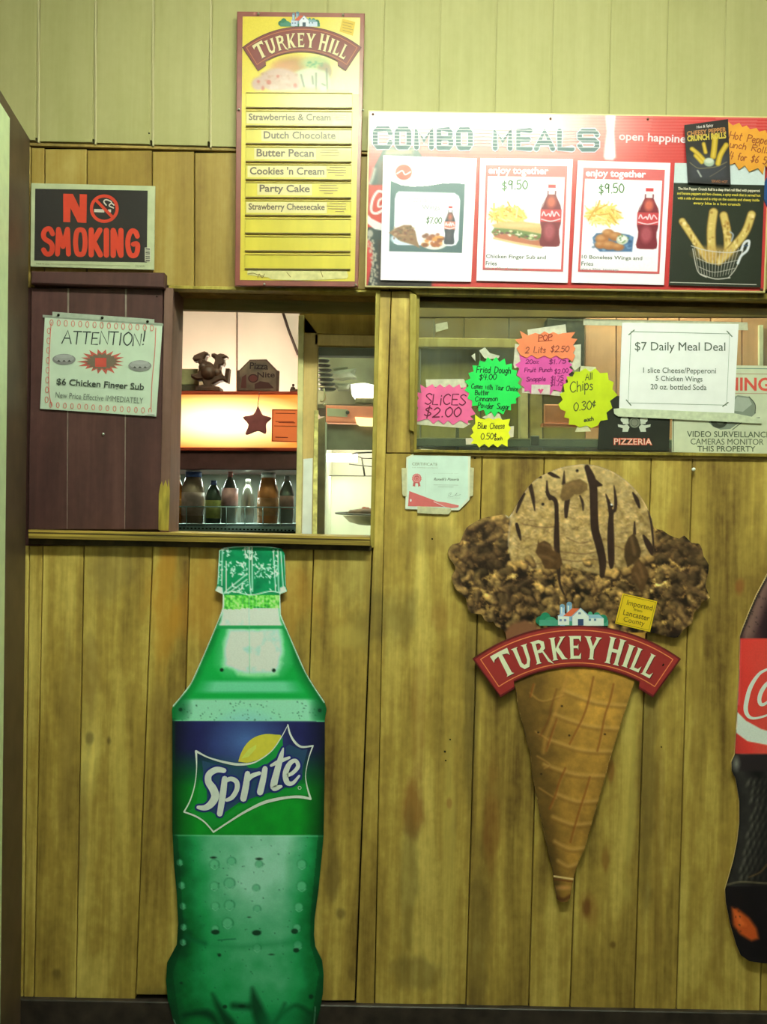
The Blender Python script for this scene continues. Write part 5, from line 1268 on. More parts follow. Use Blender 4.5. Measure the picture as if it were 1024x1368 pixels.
LET = {'C': [(1, .8, 1), (.75, 1, 1), (.25, 1, 1), (0, .75, 1), (0, .25, 1), (.25, 0, 1), (.75, 0, 1), (1, .2, 1)], }
def block(fl, x0, x1, y0, y1, ch, col, w):
    P_ = {'C': ['1,.75 .85,1 .15,1 0,.85 0,.15 .15,0 .85,0 1,.25'], 'O': ['.15,0 .85,0 1,.15 1,.85 .85,1 .15,1 0,.85 0,.15 .15,0'], 'M': ['0,0 0,1 .5,.35 1,1 1,0'], 'B': ['0,0 0,1 .8,1 .95,.85 .95,.65 .8,.52 0,.52', '.8,.52 1,.38 1,.14 .85,0 0,0'],
          'E': ['1,1 0,1 0,0 1,0', '0,.5 .85,.5'], 'A': ['0,0 .5,1 1,0', '.2,.32 .8,.32'], 'L': ['0,1 0,0 1,0'], 'S': ['1,.8 .85,1 .15,1 0,.85 0,.62 .15,.5 .85,.5 1,.38 1,.15 .85,0 .15,0 0,.2']}[ch]
    for st in P_:
        fl.stroke([(x0 + float(p.split(',')[0]) * (x1 - x0), y1 + float(p.split(',')[1]) * (y0 - y1)) for p in st.split()], w, col, sm=False, cap=True)
title = [('C', 501, 521), ('O', 530, 546), ('M', 556, 576), ('B', 586, 602), ('O', 612, 628), ('M', 661, 681), ('E', 692, 708), ('A', 716, 738), ('L', 747, 764), ('S', 774, 797)]
for pas, (c, w) in enumerate((((250, 246, 240), 9.4), ((44, 84, 84), 6.6))):
    for ch, a, b in title: block(f, a, b, 172 + (a - 500) * .012, 196 + (a - 500) * .012, ch, c, w)
    f.up()
for k in range(6): f.stroke([(497, 171.5 + k * 4.4), (800, 175.1 + k * 4.4)], 1.0, (226, 226, 212), sm=False, cap=False)
f.up(); f.text('open happiness', (826, 190.5), (928, 195), 14.5, (250, 240, 226), bold=.02)
f.build('title_lettering', GY - .001, gb)
slab('blue_disc', [(1040 + 21 * math.cos(2 * PI * i / 28), 256 + 30 * math.sin(2 * PI * i / 28)) for i in range(28)], GY - .004, GY - .001, mat('blue_sticker', alb((30, 80, 130), 256), .4, .4, var=.1), gb)
for p in [(498, 152.5), (735, 158.5), (865, 159), (1016.5, 386.5)]: tube('screw', [P(*p, GY - .003), P(*p, GY)], .003, mat('rusty_screw', (.14, .05, .03), .5, .4), gb)


def cola(pt, cx, y0, y1, hwid, pale=0.0):
    """small cola bottle printed on a menu card; y0 = cap top"""
    h = y1 - y0
    red = (196, 70, 70) if not pale else (224, 130, 104)
    prof = [(.0, .0), (.16, .0), (.17, .34), (.30, .75), (.42, .98), (.62, .96), (.74, .8), (.86, .92), (.97, .98), (1.0, .7)]
    prof = [(.10, .42), (.17, .42), (.22, .55), (.33, .88), (.42, 1.0), (.62, 1.0), (.72, .85), (.80, .86), (.93, 1.0), (.985, .9), (1.0, .6)]
    bot = [(cx - w * hwid, y0 + t * h) for t, w in prof] + [(cx + w * hwid, y0 + t * h) for t, w in reversed(prof)]
    pt.poly(bot, (120, 44, 50) if not pale else (66, 70, 74), soft=.7)
    pt.ell(cx, y0 + .28 * h, hwid * .4, h * .09, (214, 110, 80), soft=2.5, a=.85); pt.ell(cx - hwid * .1, y0 + .76 * h, hwid * .5, h * .13, (178, 90, 92) if not pale else (90, 84, 84), soft=2.5, a=.8)
    pt.line([(cx - hwid * .85, y0 + .36 * h), (cx - hwid * .6, y0 + .24 * h)], 1.2, (190, 200, 190), soft=.6, a=.7)
    pt.poly([(cx - hwid, y0 + .40 * h), (cx + hwid, y0 + .40 * h), (cx + hwid, y0 + .60 * h), (cx - hwid, y0 + .60 * h)], red, soft=.6)
    pt.line([(cx - hwid * .85, y0 + .50 * h), (cx - hwid * .7, y0 + .44 * h), (cx - hwid * .5, y0 + .50 * h), (cx - hwid * .2, y0 + .47 * h), (cx - hwid * .05, y0 + .51 * h), (cx + hwid * .1, y0 + .43 * h), (cx + hwid * .3, y0 + .51 * h), (cx + hwid * .5, y0 + .44 * h), (cx + hwid * .8, y0 + .50 * h)], 1.6, (240, 214, 206), soft=.5)
    pt.line([(cx - hwid * .9, y0 + .56 * h), (cx, y0 + .59 * h), (cx + hwid * .9, y0 + .55 * h)], 1.3, (240, 220, 210), soft=.5)
    pt.rect(cx - hwid * .36, y0, cx + hwid * .36, y0 + .055 * h, (200, 60, 60), soft=.5); pt.rect(cx - hwid * .3, y0 + .06 * h, cx + hwid * .3, y0 + .16 * h, (232, 224, 214), soft=.5)


def fries(pt, cx, cy, rx, ry, seed=1):
    rg = random.Random(seed)
    pt.ell(cx, cy + ry * .1, rx * .9, ry * .8, (222, 186, 84), soft=3, a=.95)
    for _ in range(70):
        a = rg.uniform(0, 2 * PI); r = math.sqrt(rg.random()); x, y = cx + math.cos(a) * rx * r * .85, cy + math.sin(a) * ry * r * .8
        d = rg.uniform(-.9, .9) + (0 if rg.random() < .7 else 1.2); L = rg.uniform(5, 10)
        pt.line([(x - math.cos(d) * L, y - math.sin(d) * L), (x + math.cos(d) * L, y + math.sin(d) * L)], rg.uniform(1.6, 2.5), rg.choice([(240, 216, 120), (232, 198, 90), (246, 228, 150), (206, 160, 66), (238, 206, 104)]), soft=.5, a=.95, sm=False)


def card(label, q, y, name='menu_card', pic=None, picbox=None, fl=None, step=.7, base=(252, 250, 240), glm=True):
    t = empty(name, P((q[2][0] + q[3][0]) / 2, (q[2][1] + q[3][1]) / 2, y), label, 'menu card')
    slab('sheet', q, y, y + .0016, mat('card_white', alb(base, 430), .22, .5, var=.02), t, .0003)
    if pic:
        p = Paint(0, 0, picbox[0], picbox[1], step, base); pic(p)
        p.build('printed_picture', y - .0004, 430, t, mt=GLOSSY, warp=quad_warp(*picbox[2], 0, 0, picbox[0], picbox[1]))
    if fl:
        f = Flat(430, .3, .5); fl(f); f.build('card_lettering', y - .0007, t)
    return t


CYD = GY - .006
# first card: slice and wings
def pic1(p):
    DG = (84, 110, 104); X, Y = p.X, p.Y
    wave = 41 + 4.2 * np.sin((X - 12) / 100 * 2 * PI + 1.2) * 1
    wave = np.interp(X, [0, 11, 25, 40, 60, 80, 98, 112, 125], [34, 34, 39.5, 41, 39.5, 35.5, 34.5, 35.5, 36])
    p.blend(((Y > wave) & (Y < 129) & (X > 11) & (X < 111)).astype(float), DG)
    rr = [(22, 48), (97, 48), (103, 52), (105, 58), (105, 112), (102, 118), (96, 120), (22, 120), (17, 118), (17, 58), (19, 51)]
    p.poly(rr, (252, 252, 246), soft=.8)
    p.ell(28, 22, 11, 10.5, (212, 84, 62), soft=.8); p.line([(19, 24), (26, 20), (30, 25), (37, 21)], 1.8, (250, 220, 200), soft=.5)
    p.ell(30, 112, 17, 8, (206, 226, 224), soft=1); p.poly([(10, 104), (18, 98), (30, 93), (40, 93), (46, 101), (49, 114), (53, 124), (44, 120), (26, 115)], (142, 112, 78), soft=1)
    rg = random.Random(4)
    for _ in range(40): p.ell(rg.uniform(16, 44), rg.uniform(96, 113), rg.uniform(1, 2.6), rg.uniform(.8, 1.6), rg.choice([(120, 74, 60), (176, 150, 110), (100, 84, 60), (170, 130, 86), (110, 96, 74)]), soft=.8, a=.7)
    p.ell(72, 116, 18, 9.5, (226, 230, 204), soft=.8); p.ell(72, 115, 14, 6, (240, 240, 220), soft=1)
    for _ in range(34): p.ell(rg.uniform(58, 84), rg.uniform(105, 120), rg.uniform(2, 4.5), rg.uniform(1.5, 3), rg.choice([(208, 130, 54), (176, 96, 44), (226, 160, 84), (150, 90, 60), (120, 74, 50)]), soft=1, a=.85)
    cola(p, 92.5, 66, 118, 7.2, pale=1)
c1 = [(511.6, 207.5), (636.7, 211.6), (629, 376.4), (508, 374)]
def let1(f):
    T = quadT(*c1, 125, 168)
    f.T = T
    f.text('Pizza & Chicken', (36, 62), (92, 62), 8, (196, 196, 186)); f.text('Wings', (54, 73), (78, 73), 7.5, (150, 150, 150)); f.up()
    f.text('with 20 oz. beverage', (46, 78.5), (82, 78.5), 3, (214, 214, 206))
    f.hand('$7.00', (60, 90), (82, 90), 8, 1.1, (50, 90, 40), slant=.1)
card('white menu card with a pizza slice, wings and a small cola bottle', c1, CYD, pic=pic1, picbox=(125, 168, c1), fl=let1)


def frame_card(f, T, w, h, title, lines, price, pxy):
    f.T = T
    R = (206, 92, 86)
    f.poly([(8, 9.5), (w - 7, 9.5), (w - 7, h - 15), (8, h - 15)], R); f.up(); f.poly([(11, 24.5), (w - 10, 24.5), (w - 10, h - 18), (11, h - 18)], (252, 251, 244)); f.up()


def card2(label, q, w, h, pic, lines, price, pbox):
    t = card(label, q, CYD)
    T = quadT(*q, w, h)
    f = Flat(430, .3, .5); frame_card(f, T, w, h, '', lines, price, pbox); f.build('red_border', CYD - .0006, t)
    p = Paint(0, 0, w - 24, h - 46, .7, (252, 251, 244)); pic(p)
    Q4 = [T((12, 26)), T((w - 12, 26)), T((w - 12, h - 20)), T((12, h - 20))]
    p.build('printed_picture', CYD - .0014, 430, t, mt=GLOSSY, warp=quad_warp(*Q4, 0, 0, w - 24, h - 46))
    f = Flat(430, .3, .5, T=T)
    f.text('enjoy together', (11.5, 24.3), (92, 24.3), 13, (252, 250, 240), bold=.03)
    yb = h - 37
    for s_, x1, hh, yy, c in lines: f.text(s_, (12, yy), (x1, yy), hh, c, bold=.012)
    f.up(); f.hand(price, pbox[0], pbox[1], pbox[2], 1.6, (64, 104, 44), slant=.05, jit=.12)
    f.build('card_lettering', CYD - .0016, t)
def pic2(p):     # local box: x 0..101, y 0..122
    fries(p, 27, 50, 26, 14, 3)
    p.poly([(6, 64), (20, 60), (48, 59), (76, 62), (84, 68), (82, 76), (50, 74), (20, 70), (10, 68)], (206, 178, 110), soft=1.2); p.ell(46, 64, 30, 3, (232, 208, 140), soft=2, a=.7)
    p.poly([(6, 74), (10, 68), (40, 70), (80, 76), (82, 82), (60, 84), (30, 78), (8, 76)], (110, 130, 70), soft=1); p.poly([(8, 76), (30, 76), (60, 84), (82, 82), (78, 92), (74, 93), (40, 88), (12, 83)], (184, 116, 82), soft=1)
    p.line([(10, 82), (40, 88), (74, 93)], 3, (222, 190, 130), soft=.8)
    rg = random.Random(6)
    for _ in range(46): x = rg.uniform(10, 80); p.ell(x, 70 + x * .12 + rg.uniform(-2, 6), rg.uniform(1, 3), rg.uniform(.7, 1.6), rg.choice([(220, 224, 160), (90, 116, 60), (110, 56, 64), (150, 90, 70), (236, 232, 190), (70, 90, 50)]), soft=.6, a=.85)
    cola(p, 85.5, 8.5, 92, 14)
def pic3(p):     # local box x 0..101
    fries(p, 26, 46, 25, 15, 8)
    p.poly([(13, 78), (18, 72), (40, 70), (62, 73), (68, 76), (67, 96), (24, 97), (16, 90)], (74, 110, 140), soft=1); rg = random.Random(5)
    for _ in range(26): p.ell(rg.uniform(14, 66), rg.uniform(76, 95), 2.4, 1.6, rg.choice([(120, 160, 186), (50, 80, 110), (150, 190, 205)]), soft=.8, a=.6)
    for (x, y, r, s) in [(26, 80, 9, 7), (34, 72, 8, 6), (44, 76, 9, 6), (24, 88, 7, 5), (36, 88, 10, 6), (48, 90, 8, 5)]:
        p.ell(x, y, r, s, (166, 110, 60), soft=1.2); p.ell(x - 2, y - 2, r * .6, s * .5, (206, 156, 96), soft=2, a=.8)
    p.ell(53, 80, 8, 6.5, (196, 206, 170), soft=.8); p.ell(53, 79, 6, 4, (232, 238, 214), soft=.8)
    for _ in range(10): p.ell(rg.uniform(46, 64), rg.uniform(72, 84), 1.3, 1, (90, 130, 70), soft=.5, a=.7)
    cola(p, 86, 9, 92, 14.5)
TX = (66, 84, 62)
card2('white menu card showing a chicken finger sub and fries', [(641, 211), (765, 212.5), (758, 378), (636, 375)], 124, 166, pic2,
      [('Chicken Finger Sub and', 93, 6.6, 136.5, TX), ('Fries', 27, 5.6, 144.8, TX), ('plus a 20oz. beverage', 62, 3.4, 150.5, (150, 160, 150))], '$9.50', ((31, 44), (67, 40), 12))
card2('white menu card showing ten boneless wings and fries', [(771.4, 214.4), (895.3, 217.6), (886.5, 380.8), (762.8, 377.6)], 124, 166, pic3,
      [('10 Boneless Wings and', 93, 6.6, 134.5, TX), ('Fries', 28, 5.6, 142.5, TX), ('plus a 20oz. beverage', 62, 3.4, 149, (150, 160, 150))], '$9.50', ((31, 46), (66, 41), 13))
# fourth card: bread rolls in a wire basket
c4 = [(901, 217.6), (1021.6, 220), (1015.5, 383.8), (893, 381)]
def stick(p, q, w, c0=(206, 186, 96)):
    p.line(q, w, (120, 96, 40), soft=1); p.line(q, w * .8, c0, soft=1.2)
    rg = random.Random(int(q[0][0] * 7)); sp_ = smooth_path(q, 8)
    for _ in range(26):
        a = rg.choice(sp_); p.ell(a[0] + rg.uniform(-w, w) * .3, a[1] + rg.uniform(-2, 2), rg.uniform(1, 2.4), rg.uniform(1, 3), rg.choice([(236, 222, 150), (178, 140, 60), (226, 206, 120), (150, 116, 50)]), soft=.8, a=.7)
def pic4(p):
    X, Y = p.X, p.Y
    p.C[:] = (44, 50, 36); p.blend((Y < 27 + X * .006).astype(float), (196, 216, 196))
    stick(p, [(14, 79), (26, 96), (42, 118), (52, 130)], 10); stick(p, [(56, 66), (54, 90), (56, 118), (58, 130)], 13); stick(p, [(70, 70), (76, 94), (78, 118)], 12); stick(p, [(108, 68), (100, 92), (82, 116), (66, 132)], 12)
    p.ell(60, 122, 26, 10, (190, 160, 80), soft=4, a=.7)
    WR = (196, 196, 170)
    p.line([(28, 112), (50, 118), (80, 120), (96, 116)], 1.3, WR, soft=.5); p.line([(30, 116), (38, 146), (50, 154)], 1.2, WR, soft=.5); p.line([(98, 116), (90, 140), (80, 154)], 1.2, WR, soft=.5); p.line([(42, 150), (62, 156), (82, 154)], 1.4, WR, soft=.5)
    for k in range(13): p.line([(32 + k * 5, 114 + 4 * math.sin(k / 12 * PI)), (40 + k * 3.6, 148 + 5 * math.sin(k / 12 * PI))], .8, WR, soft=.4, a=.8, sm=False)
    p.line([(36, 128), (60, 136), (92, 130)], .9, WR, soft=.4, a=.8); p.line([(39, 140), (60, 147), (88, 141)], .9, WR, soft=.4, a=.8)
    p.line([(96, 116), (100, 106), (106, 104), (104, 116), (96, 124), (92, 134)], 3.4, (214, 224, 210), soft=.8); p.line([(100, 110), (104, 110)], 2, (60, 80, 100), soft=.6); p.line([(80, 92), (84, 96), (82, 104)], 2, (150, 164, 160), soft=.8)
def let4(f):
    f.T = quadT(*c4, 124, 166); YL = (206, 196, 60)
    for k, (s_, a, b) in enumerate([('The Hot Pepper Crunch Roll is a deep fried roll filled with pepperoni', 6, 118), ('and banana peppers and two cheeses, a spicy snack that is served hot', 5, 119), ('with a side of sauce and is crisp on the outside and cheesy inside', 6, 118), ('every bite is a hot crunch', 28, 92)]):
        f.text(s_, (a, 37.5 + k * 6.4), (b, 38.3 + k * 6.4), 4.8, YL if k else (216, 214, 170), bold=.03)
    f.stroke([(2, 162), (118, 162.5)], 1, (196, 200, 170), sm=False)
card('black menu card with bread rolls standing in a wire basket', c4, CYD, pic=pic4, picbox=(124, 166, c4), fl=let4, base=(200, 206, 180))
# crunch roll leaflet, tilted over the fourth card
q5 = [(913.8, 167), (972, 159), (975.6, 247), (918.7, 244)]
t = empty('crunch_roll_leaflet', P(947, 246, CYD - .007), 'small black leaflet with yellow title over the black bread roll card', 'leaflet')
slab('sheet', q5, CYD - .007, CYD - .0055, mat('leaflet_black', alb((46, 40, 34), 200), .35, .4, var=.1), t)
p = Paint(0, 0, 58, 86, .6, (50, 46, 40))
p.rect(1, 46, 57, 84, (74, 80, 82), soft=8, a=.7)
for q, w in [([(8, 36), (16, 44), (24, 54)], 6), ([(24, 30), (26, 42)], 5), ([(40, 22), (38, 36), (36, 48)], 8), ([(54, 34), (46, 46), (42, 58)], 7), ([(12, 46), (20, 56)], 5)]: p.line(q, w, (206, 176, 40), soft=1); p.line(q, w * .4, (236, 214, 90), soft=1, a=.7)
p.ell(30, 56, 7, 6, (176, 200, 160), soft=1); p.ell(30, 54, 5.5, 3.5, (220, 236, 200), soft=1); p.line([(4, 56), (14, 64), (26, 64), (40, 62), (54, 56)], 1.2, (150, 140, 90), soft=.5, a=.7); p.line([(30, 76), (40, 70), (52, 62)], 1, (130, 120, 90), soft=.5, a=.7); p.line([(14, 68), (18, 76)], 2.4, (196, 206, 180), soft=.8, a=.8)
p.build('printed_picture', CYD - .0074, 200, t, mt=GLOSSY, warp=quad_warp(*q5, 0, 0, 58, 86))
f = Flat(200, .4, .4, T=quadT(*q5, 58, 86))
f.text('Hot & Spicy', (16, 8.5), (38, 8.5), 5, (226, 222, 200), bold=.02); f.text('CHEESY PEPPER', (2.5, 17), (55, 17), 7, (190, 130, 60), bold=.03); f.text('CRUNCH ROLLS', (2.5, 25), (54.5, 25), 8.5, (214, 196, 60), bold=.05); f.text('SERVED HOT', (32, 84), (54, 84), 3.5, (190, 120, 60))
f.build('leaflet_lettering', CYD - .0078, t)


def burst(cx, cy, rx, ry, n, depth, rot=0.0, jit=.0, seed=1, sup=2.0):
    rg = random.Random(seed); out = []
    for i in range(n * 2):
        a = rot + PI * i / n; k = 1.0 if i % 2 == 0 else 1 - depth
        k *= 1 + rg.uniform(-jit, jit)
        c, s_ = math.cos(a), math.sin(a); r = (abs(c) ** sup + abs(s_) ** sup) ** (-1 / sup)
        out.append((cx + rx * k * r * c, cy + ry * k * r * s_))
    return out


def tape(parent, pts, y, c=(196, 204, 160), py=460, a=.0):
    return slab('tape', pts, y, y + .0006, mat('masking_tape', alb(c, py), .5, .3, var=.1, scale=80), parent)


def star_sign(name, label, out, col, y, py, th=.0012):
    t = empty(name, P(sum(p[0] for p in out) / len(out), max(p[1] for p in out), y), label, 'sign')
    slab('card', out, y, y + th, mat('fluorescent_card', alb(col, py), .55, .3, var=.08, scale=20), t)
    return t


INK = (60, 44, 40)
hp = star_sign('hot_pepper_sign', 'orange starburst price sign at the upper right of the red board', Z(7.11, 880, 150)([(650, 85), (700, 125), (760, 100), (790, 140), (830, 125), (862, 160), (925, 150), (950, 185), (1010, 170), (1030, 215), (1075, 200), (1085, 260), (1130, 280), (1100, 330), (1140, 380), (1090, 410), (1110, 470), (1060, 480), (1050, 540), (1005, 505), (985, 590), (940, 530), (855, 565), (815, 505), (758, 545), (720, 480), (670, 500), (640, 400), (650, 250)]), (246, 176, 50), CYD - .004, 200)
f = Flat(200, .5, .3); HP = (150, 74, 30); T_ = Z(7.11, 880, 150)
f.hand('Hot Pepper', T_([(662, 250)])[0], T_([(1065, 312)])[0], 10, 1.2, HP, slant=.15); f.hand('unch Rolls', T_([(668, 330)])[0], T_([(1050, 395)])[0], 8.5, 1.2, HP); f.hand('4 for $6 50', T_([(664, 440)])[0], T_([(1060, 505)])[0], 9.5, 1.2, HP)
f.build('handwriting', CYD - .0041, hp)

# ================================================================ SIGNS LEFT OF THE MENUS
# no smoking sign standing on the cap rail
q = [(41.5, 244.5), (207, 248.5), (205.5, 360.5), (40.5, 356)]
t = empty('no_smoking_sign', P(123, 360, -.014), 'black no smoking sign with orange letters and a pale border', 'sign')
slab('panel', q, -.014, -.010, mat('sign_border', alb((206, 222, 160), 300), .45, .4, var=.08), t, .0006)
f = Flat(300, .4, .4); OR_ = (226, 74, 44); BK = (48, 44, 38); ZS = Z(3.103, 0, 0)
f.poly(ZS([(146, 782), (612, 790), (608, 1088), (142, 1080)]), BK); f.up()
f.poly(ZS([(262, 920), (262, 803), (302, 804), (330, 862), (330, 805), (360, 806), (358, 924), (322, 922), (292, 862), (291, 921)]), OR_)
c = ZS([(432, 865)])[0]
f.ring(c[0], c[1], 17.2, 17.0, 4.2, OR_); f.up()
f.poly(ZS([(390, 866), (432, 868), (432, 881), (390, 879)]), (226, 226, 190)); f.poly(ZS([(448, 868), (460, 868), (460, 880), (448, 880)]), (226, 226, 190)); f.stroke(ZS([(470, 862), (452, 852), (462, 838), (440, 828), (430, 836), (440, 850)]), 1.7, (226, 226, 190)); f.stroke(ZS([(472, 850), (462, 842)]), 1.7, (226, 226, 190), sm=False)
f.up(); f.stroke(ZS([(400, 832), (464, 898)]), 4.0, OR_, sm=False)

SMK = {'S': ['38,.8,1 26,1,1 8,.96,1 0,.78,1 6,.6,1 30,.44,1 37,.24,1 30,.02,1 12,0,1 0,.16,1'], 'M': ['0,0,1 4,1,1', '4,1,1 21,.3,1', '21,.3,1 38,1,1', '38,1,1 42,0,1'], 'O': ['20,1,1 6,.92,1 0,.5,1 6,.08,1 20,0,1 34,.08,1 40,.5,1 34,.92,1 20,1,1'], 'K': ['0,0,1 0,1,1', '34,1,1 4,.45,1', '8,.55,1 36,0,1'], 'I': ['0,0,1 0,1,1'], 'N': ['0,0,1 0,1,1', '0,1,1 30,0,1', '30,0,1 30,1,1'], 'G': ['36,.78,1 28,.96,1 12,.98,1 0,.7,1 0,.3,1 10,.03,1 28,.02,1 36,.2,1 36,.46,1 20,.46,1']}
for ch, x_, w_ in [('S', 180, 38), ('M', 238, 46), ('O', 313, 40), ('K', 378, 38), ('I', 441, 0), ('N', 469, 32), ('G', 531, 38)]:
    for st in SMK[ch]:
        pp_ = [tuple(map(float, v.split(','))) for v in st.split()]
        yb_ = 1052 + (x_ - 180) * .022; mx_ = max(1, max(float(v.split(',')[0]) for s2 in SMK[ch] for v in s2.split()))
        f.stroke(ZS([(x_ + a * (w_ / mx_ if w_ else 0), yb_ - b * 103) for a, b, _ in pp_]), 7.2 if ch in 'IKN' else 6.6, OR_, sm=ch in 'SOG')
f.up()
f.poly(ZS([(600, 1026), (624, 1026), (624, 1086), (600, 1084)]), (220, 226, 180)); f.up()
for k in range(7): f.stroke(ZS([(603, 1032 + k * 8), (621, 1033 + k * 8)]), .9 if k % 2 else 1.4, BK, sm=False, cap=False)
f.text('MADE IN U.S.A.', ZS([(150, 1096)])[0], ZS([(206, 1098)])[0], 2, (96, 100, 76)); f.text('STOCK NO. 3012', ZS([(560, 1106)])[0], ZS([(600, 1108)])[0], 2.6, (96, 100, 76)); f.stroke(ZS([(210, 1094), (540, 1102)]), .5, (150, 160, 116), sm=False)
f.build('sign_lettering', -.0142, t)
# attention notice taped to the shutter
AY = -.017
q = [(60, 421), (217, 432), (208.5, 556.5), (53.5, 546)]
t = empty('attention_notice', P(131, 552, AY), 'white attention notice about a chicken finger sub, taped to the brown shutter', 'notice')
slab('sheet', q, AY, AY + .0012, mat('notice_paper', alb((196, 224, 180), 490), .6, .3, var=.04), t)
tape(t, [(70, 416.5), (206, 426.5), (206, 432), (70, 423)], AY - .0008, (176, 198, 160), 420); tape(t, [(57, 420.5), (218, 432.5), (218, 435.5), (57, 424)], AY - .0003, (150, 170, 136), 430)
for p in [(78, 420.7), (136.5, 424.5), (197, 429.5)]: tube('tape_pin', [P(*p, AY - .003), P(*p, AY)], .0032, DARKV, t)
f = Flat(490, .6, .3); ZA = Z(4.096, 0, 350); RS = (214, 120, 96)
f.hand('ATTENTION!', ZA([(338, 448)])[0], ZA([(798, 458)])[0], 16.5, 1.7, (54, 66, 56), slant=.1, jit=.06)
c = ZA([(557, 545)])[0]
bp = burst(c[0], c[1], 31, 16.5, 18, .34, jit=.12, seed=4)
f.poly(bp, (186, 96, 74)); f.up(); f.poly(burst(c[0], c[1], 23, 11.5, 18, .22, jit=.05, seed=3), (112, 104, 78)); f.up(); f.rect(c[0] - 9, c[1] - 5, c[0] + 6, c[1] + 7, (196, 84, 64))
for (a, b) in [(350, 533), (765, 568)]:
    c = ZA([(a, b)])[0]; f.ell(c[0], c[1], 15.5, 7.4, (132, 140, 122)); f.up(); f.ell(c[0], c[1] - 1.2, 13.5, 4.6, (156, 166, 146)); f.ell(c[0], c[1] - 4.2, 11, 2.4, (166, 176, 156)); f.up()
    for k in (-7, 0, 7): f.poly([(c[0] + k - 2.4, c[1] + 3), (c[0] + k, c[1] + .6), (c[0] + k + 2.6, c[1] + 3)], (66, 70, 58))
f.text('$6 Chicken Finger Sub', ZA([(308, 682)])[0], ZA([(786, 712)])[0], 11.5, (66, 78, 62), bold=.018); f.text('New Price Effective IMMEDIATELY', ZA([(303, 742)])[0], ZA([(782, 775)])[0], 7.8, (112, 130, 104))
f.stroke(ZA([(280, 330), (270, 500), (268, 700), (282, 785)]), .9, RS); f.stroke(ZA([(852, 360), (846, 500), (832, 650), (826, 800)]), .9, RS)
def loops(p0, p1, n, r, skip=0):
    for k in range(n):
        tt = (k + .5) / n; x, y = p0[0] + (p1[0] - p0[0]) * tt, p0[1] + (p1[1] - p0[1]) * tt
        f.ring(x, y, r * .55, r, .8, RS, n=10)
a, b = ZA([(262, 330), (850, 362)]); loops(a, b, 15, 4); a, b = ZA([(258, 780), (840, 815)]); loops(a, b, 15, 3.6); a, b = ZA([(268, 350), (254, 780)]); loops(a, b, 8, 4)
f.poly([(194, 551), (207, 551), (206.5, 555), (193, 554.5)], (206, 226, 190)); f.text('revised', (197, 554), (206, 554.6), 2.2, (90, 110, 80))
f.build('notice_lettering', AY - .0002, t)

# ================================================================ CERTIFICATE ON THE BOARDS
E8 = Z(10.24, 540, 595)
t = empty('certificate', P(585, 680, -.004), 'small white certificate with a red corner and ribbon seal, taped to the boards', 'certificate')
for q in [E8([(225, 45), (420, 60), (612, 78), (612, 104), (225, 110)]), E8([(-40, 310), (30, 310), (30, 700), (-18, 690), (-30, 660)]), E8([(895, 300), (950, 308), (935, 690), (890, 700)]), E8([(178, 830), (640, 865), (632, 905), (600, 945), (400, 938), (178, 925)])]:
    tape(t, q, -.0056, (190, 196, 140), 640)
slab('lamination', E8([(150, 100), (880, 115), (905, 140), (890, 745), (745, 890), (10, 872), (25, 165)]), -.0046, -.003, mat('laminate_edge', alb((214, 232, 190), 640), .25, .5, var=.03), t, .0003)
slab('sheet', E8([(160, 118), (850, 135), (868, 150), (868, 715), (730, 868), (40, 850), (48, 190)]), -.0050, -.0045, mat('certificate_paper', alb((200, 232, 196), 640), .3, .5, var=.04), t)
f = Flat(640, .35, .4, T=lambda p: (p[0] / 10.24 + 540, p[1] / 10.24 + 595)); RD_ = (200, 106, 94)
f.text('CERTIFICATE', (105, 272), (450, 280), 38, (126, 140, 104)); f.text('OF APPRECIATION', (105, 310), (455, 316), 14, (160, 176, 144)); f.text('presented to', (400, 388), (735, 392), 12, (176, 196, 164))
f.text("Runelli's Pizzeria", (400, 480), (745, 484), 38, (84, 104, 78), shear=.35, bold=.01); f.stroke([(400, 540), (735, 544)], 4, (150, 170, 140), sm=False); f.stroke([(460, 566), (670, 570)], 4, (140, 160, 130), sm=False)
f.poly([(66, 622), (80, 630), (430, 760), (560, 842), (48, 832), (58, 700)], RD_); f.poly([(400, 762), (560, 780), (745, 822), (735, 850), (640, 858), (560, 842)], (204, 120, 104)); f.stroke([(290, 370), (292, 640)], 2, (176, 196, 160), sm=False)
f.poly([(122, 500), (150, 510), (146, 570), (132, 556), (112, 562)], (186, 100, 88)); f.poly([(184, 510), (206, 500), (220, 560), (200, 556), (188, 570)], (186, 100, 88))
f.up(); f.poly([(168 + (68 if k % 2 else 60) * math.cos(k * PI / 16), 452 + (70 if k % 2 else 62) * math.sin(k * PI / 16)) for k in range(32)], RD_)
f.up(); f.ring(168, 450, 46, 46, 5, (232, 200, 180), n=20); f.ring(168, 455, 22, 22, 4, (232, 190, 170), n=14); f.text('BEST', (148, 432), (190, 432), 16, (120, 50, 50)); f.ell(86, 752, 12, 20, (240, 226, 200))
f.stroke([(400, 770), (480, 806), (560, 846)], 6, (236, 226, 206), sm=False)
f.stroke([(600, 700), (610, 660), (640, 650), (620, 700), (680, 690), (720, 650), (700, 690), (770, 670)], 3, (110, 130, 110)); f.stroke([(590, 716), (760, 720)], 2.5, (160, 180, 150), sm=False)
f.build('certificate_lettering', -.0051, t)

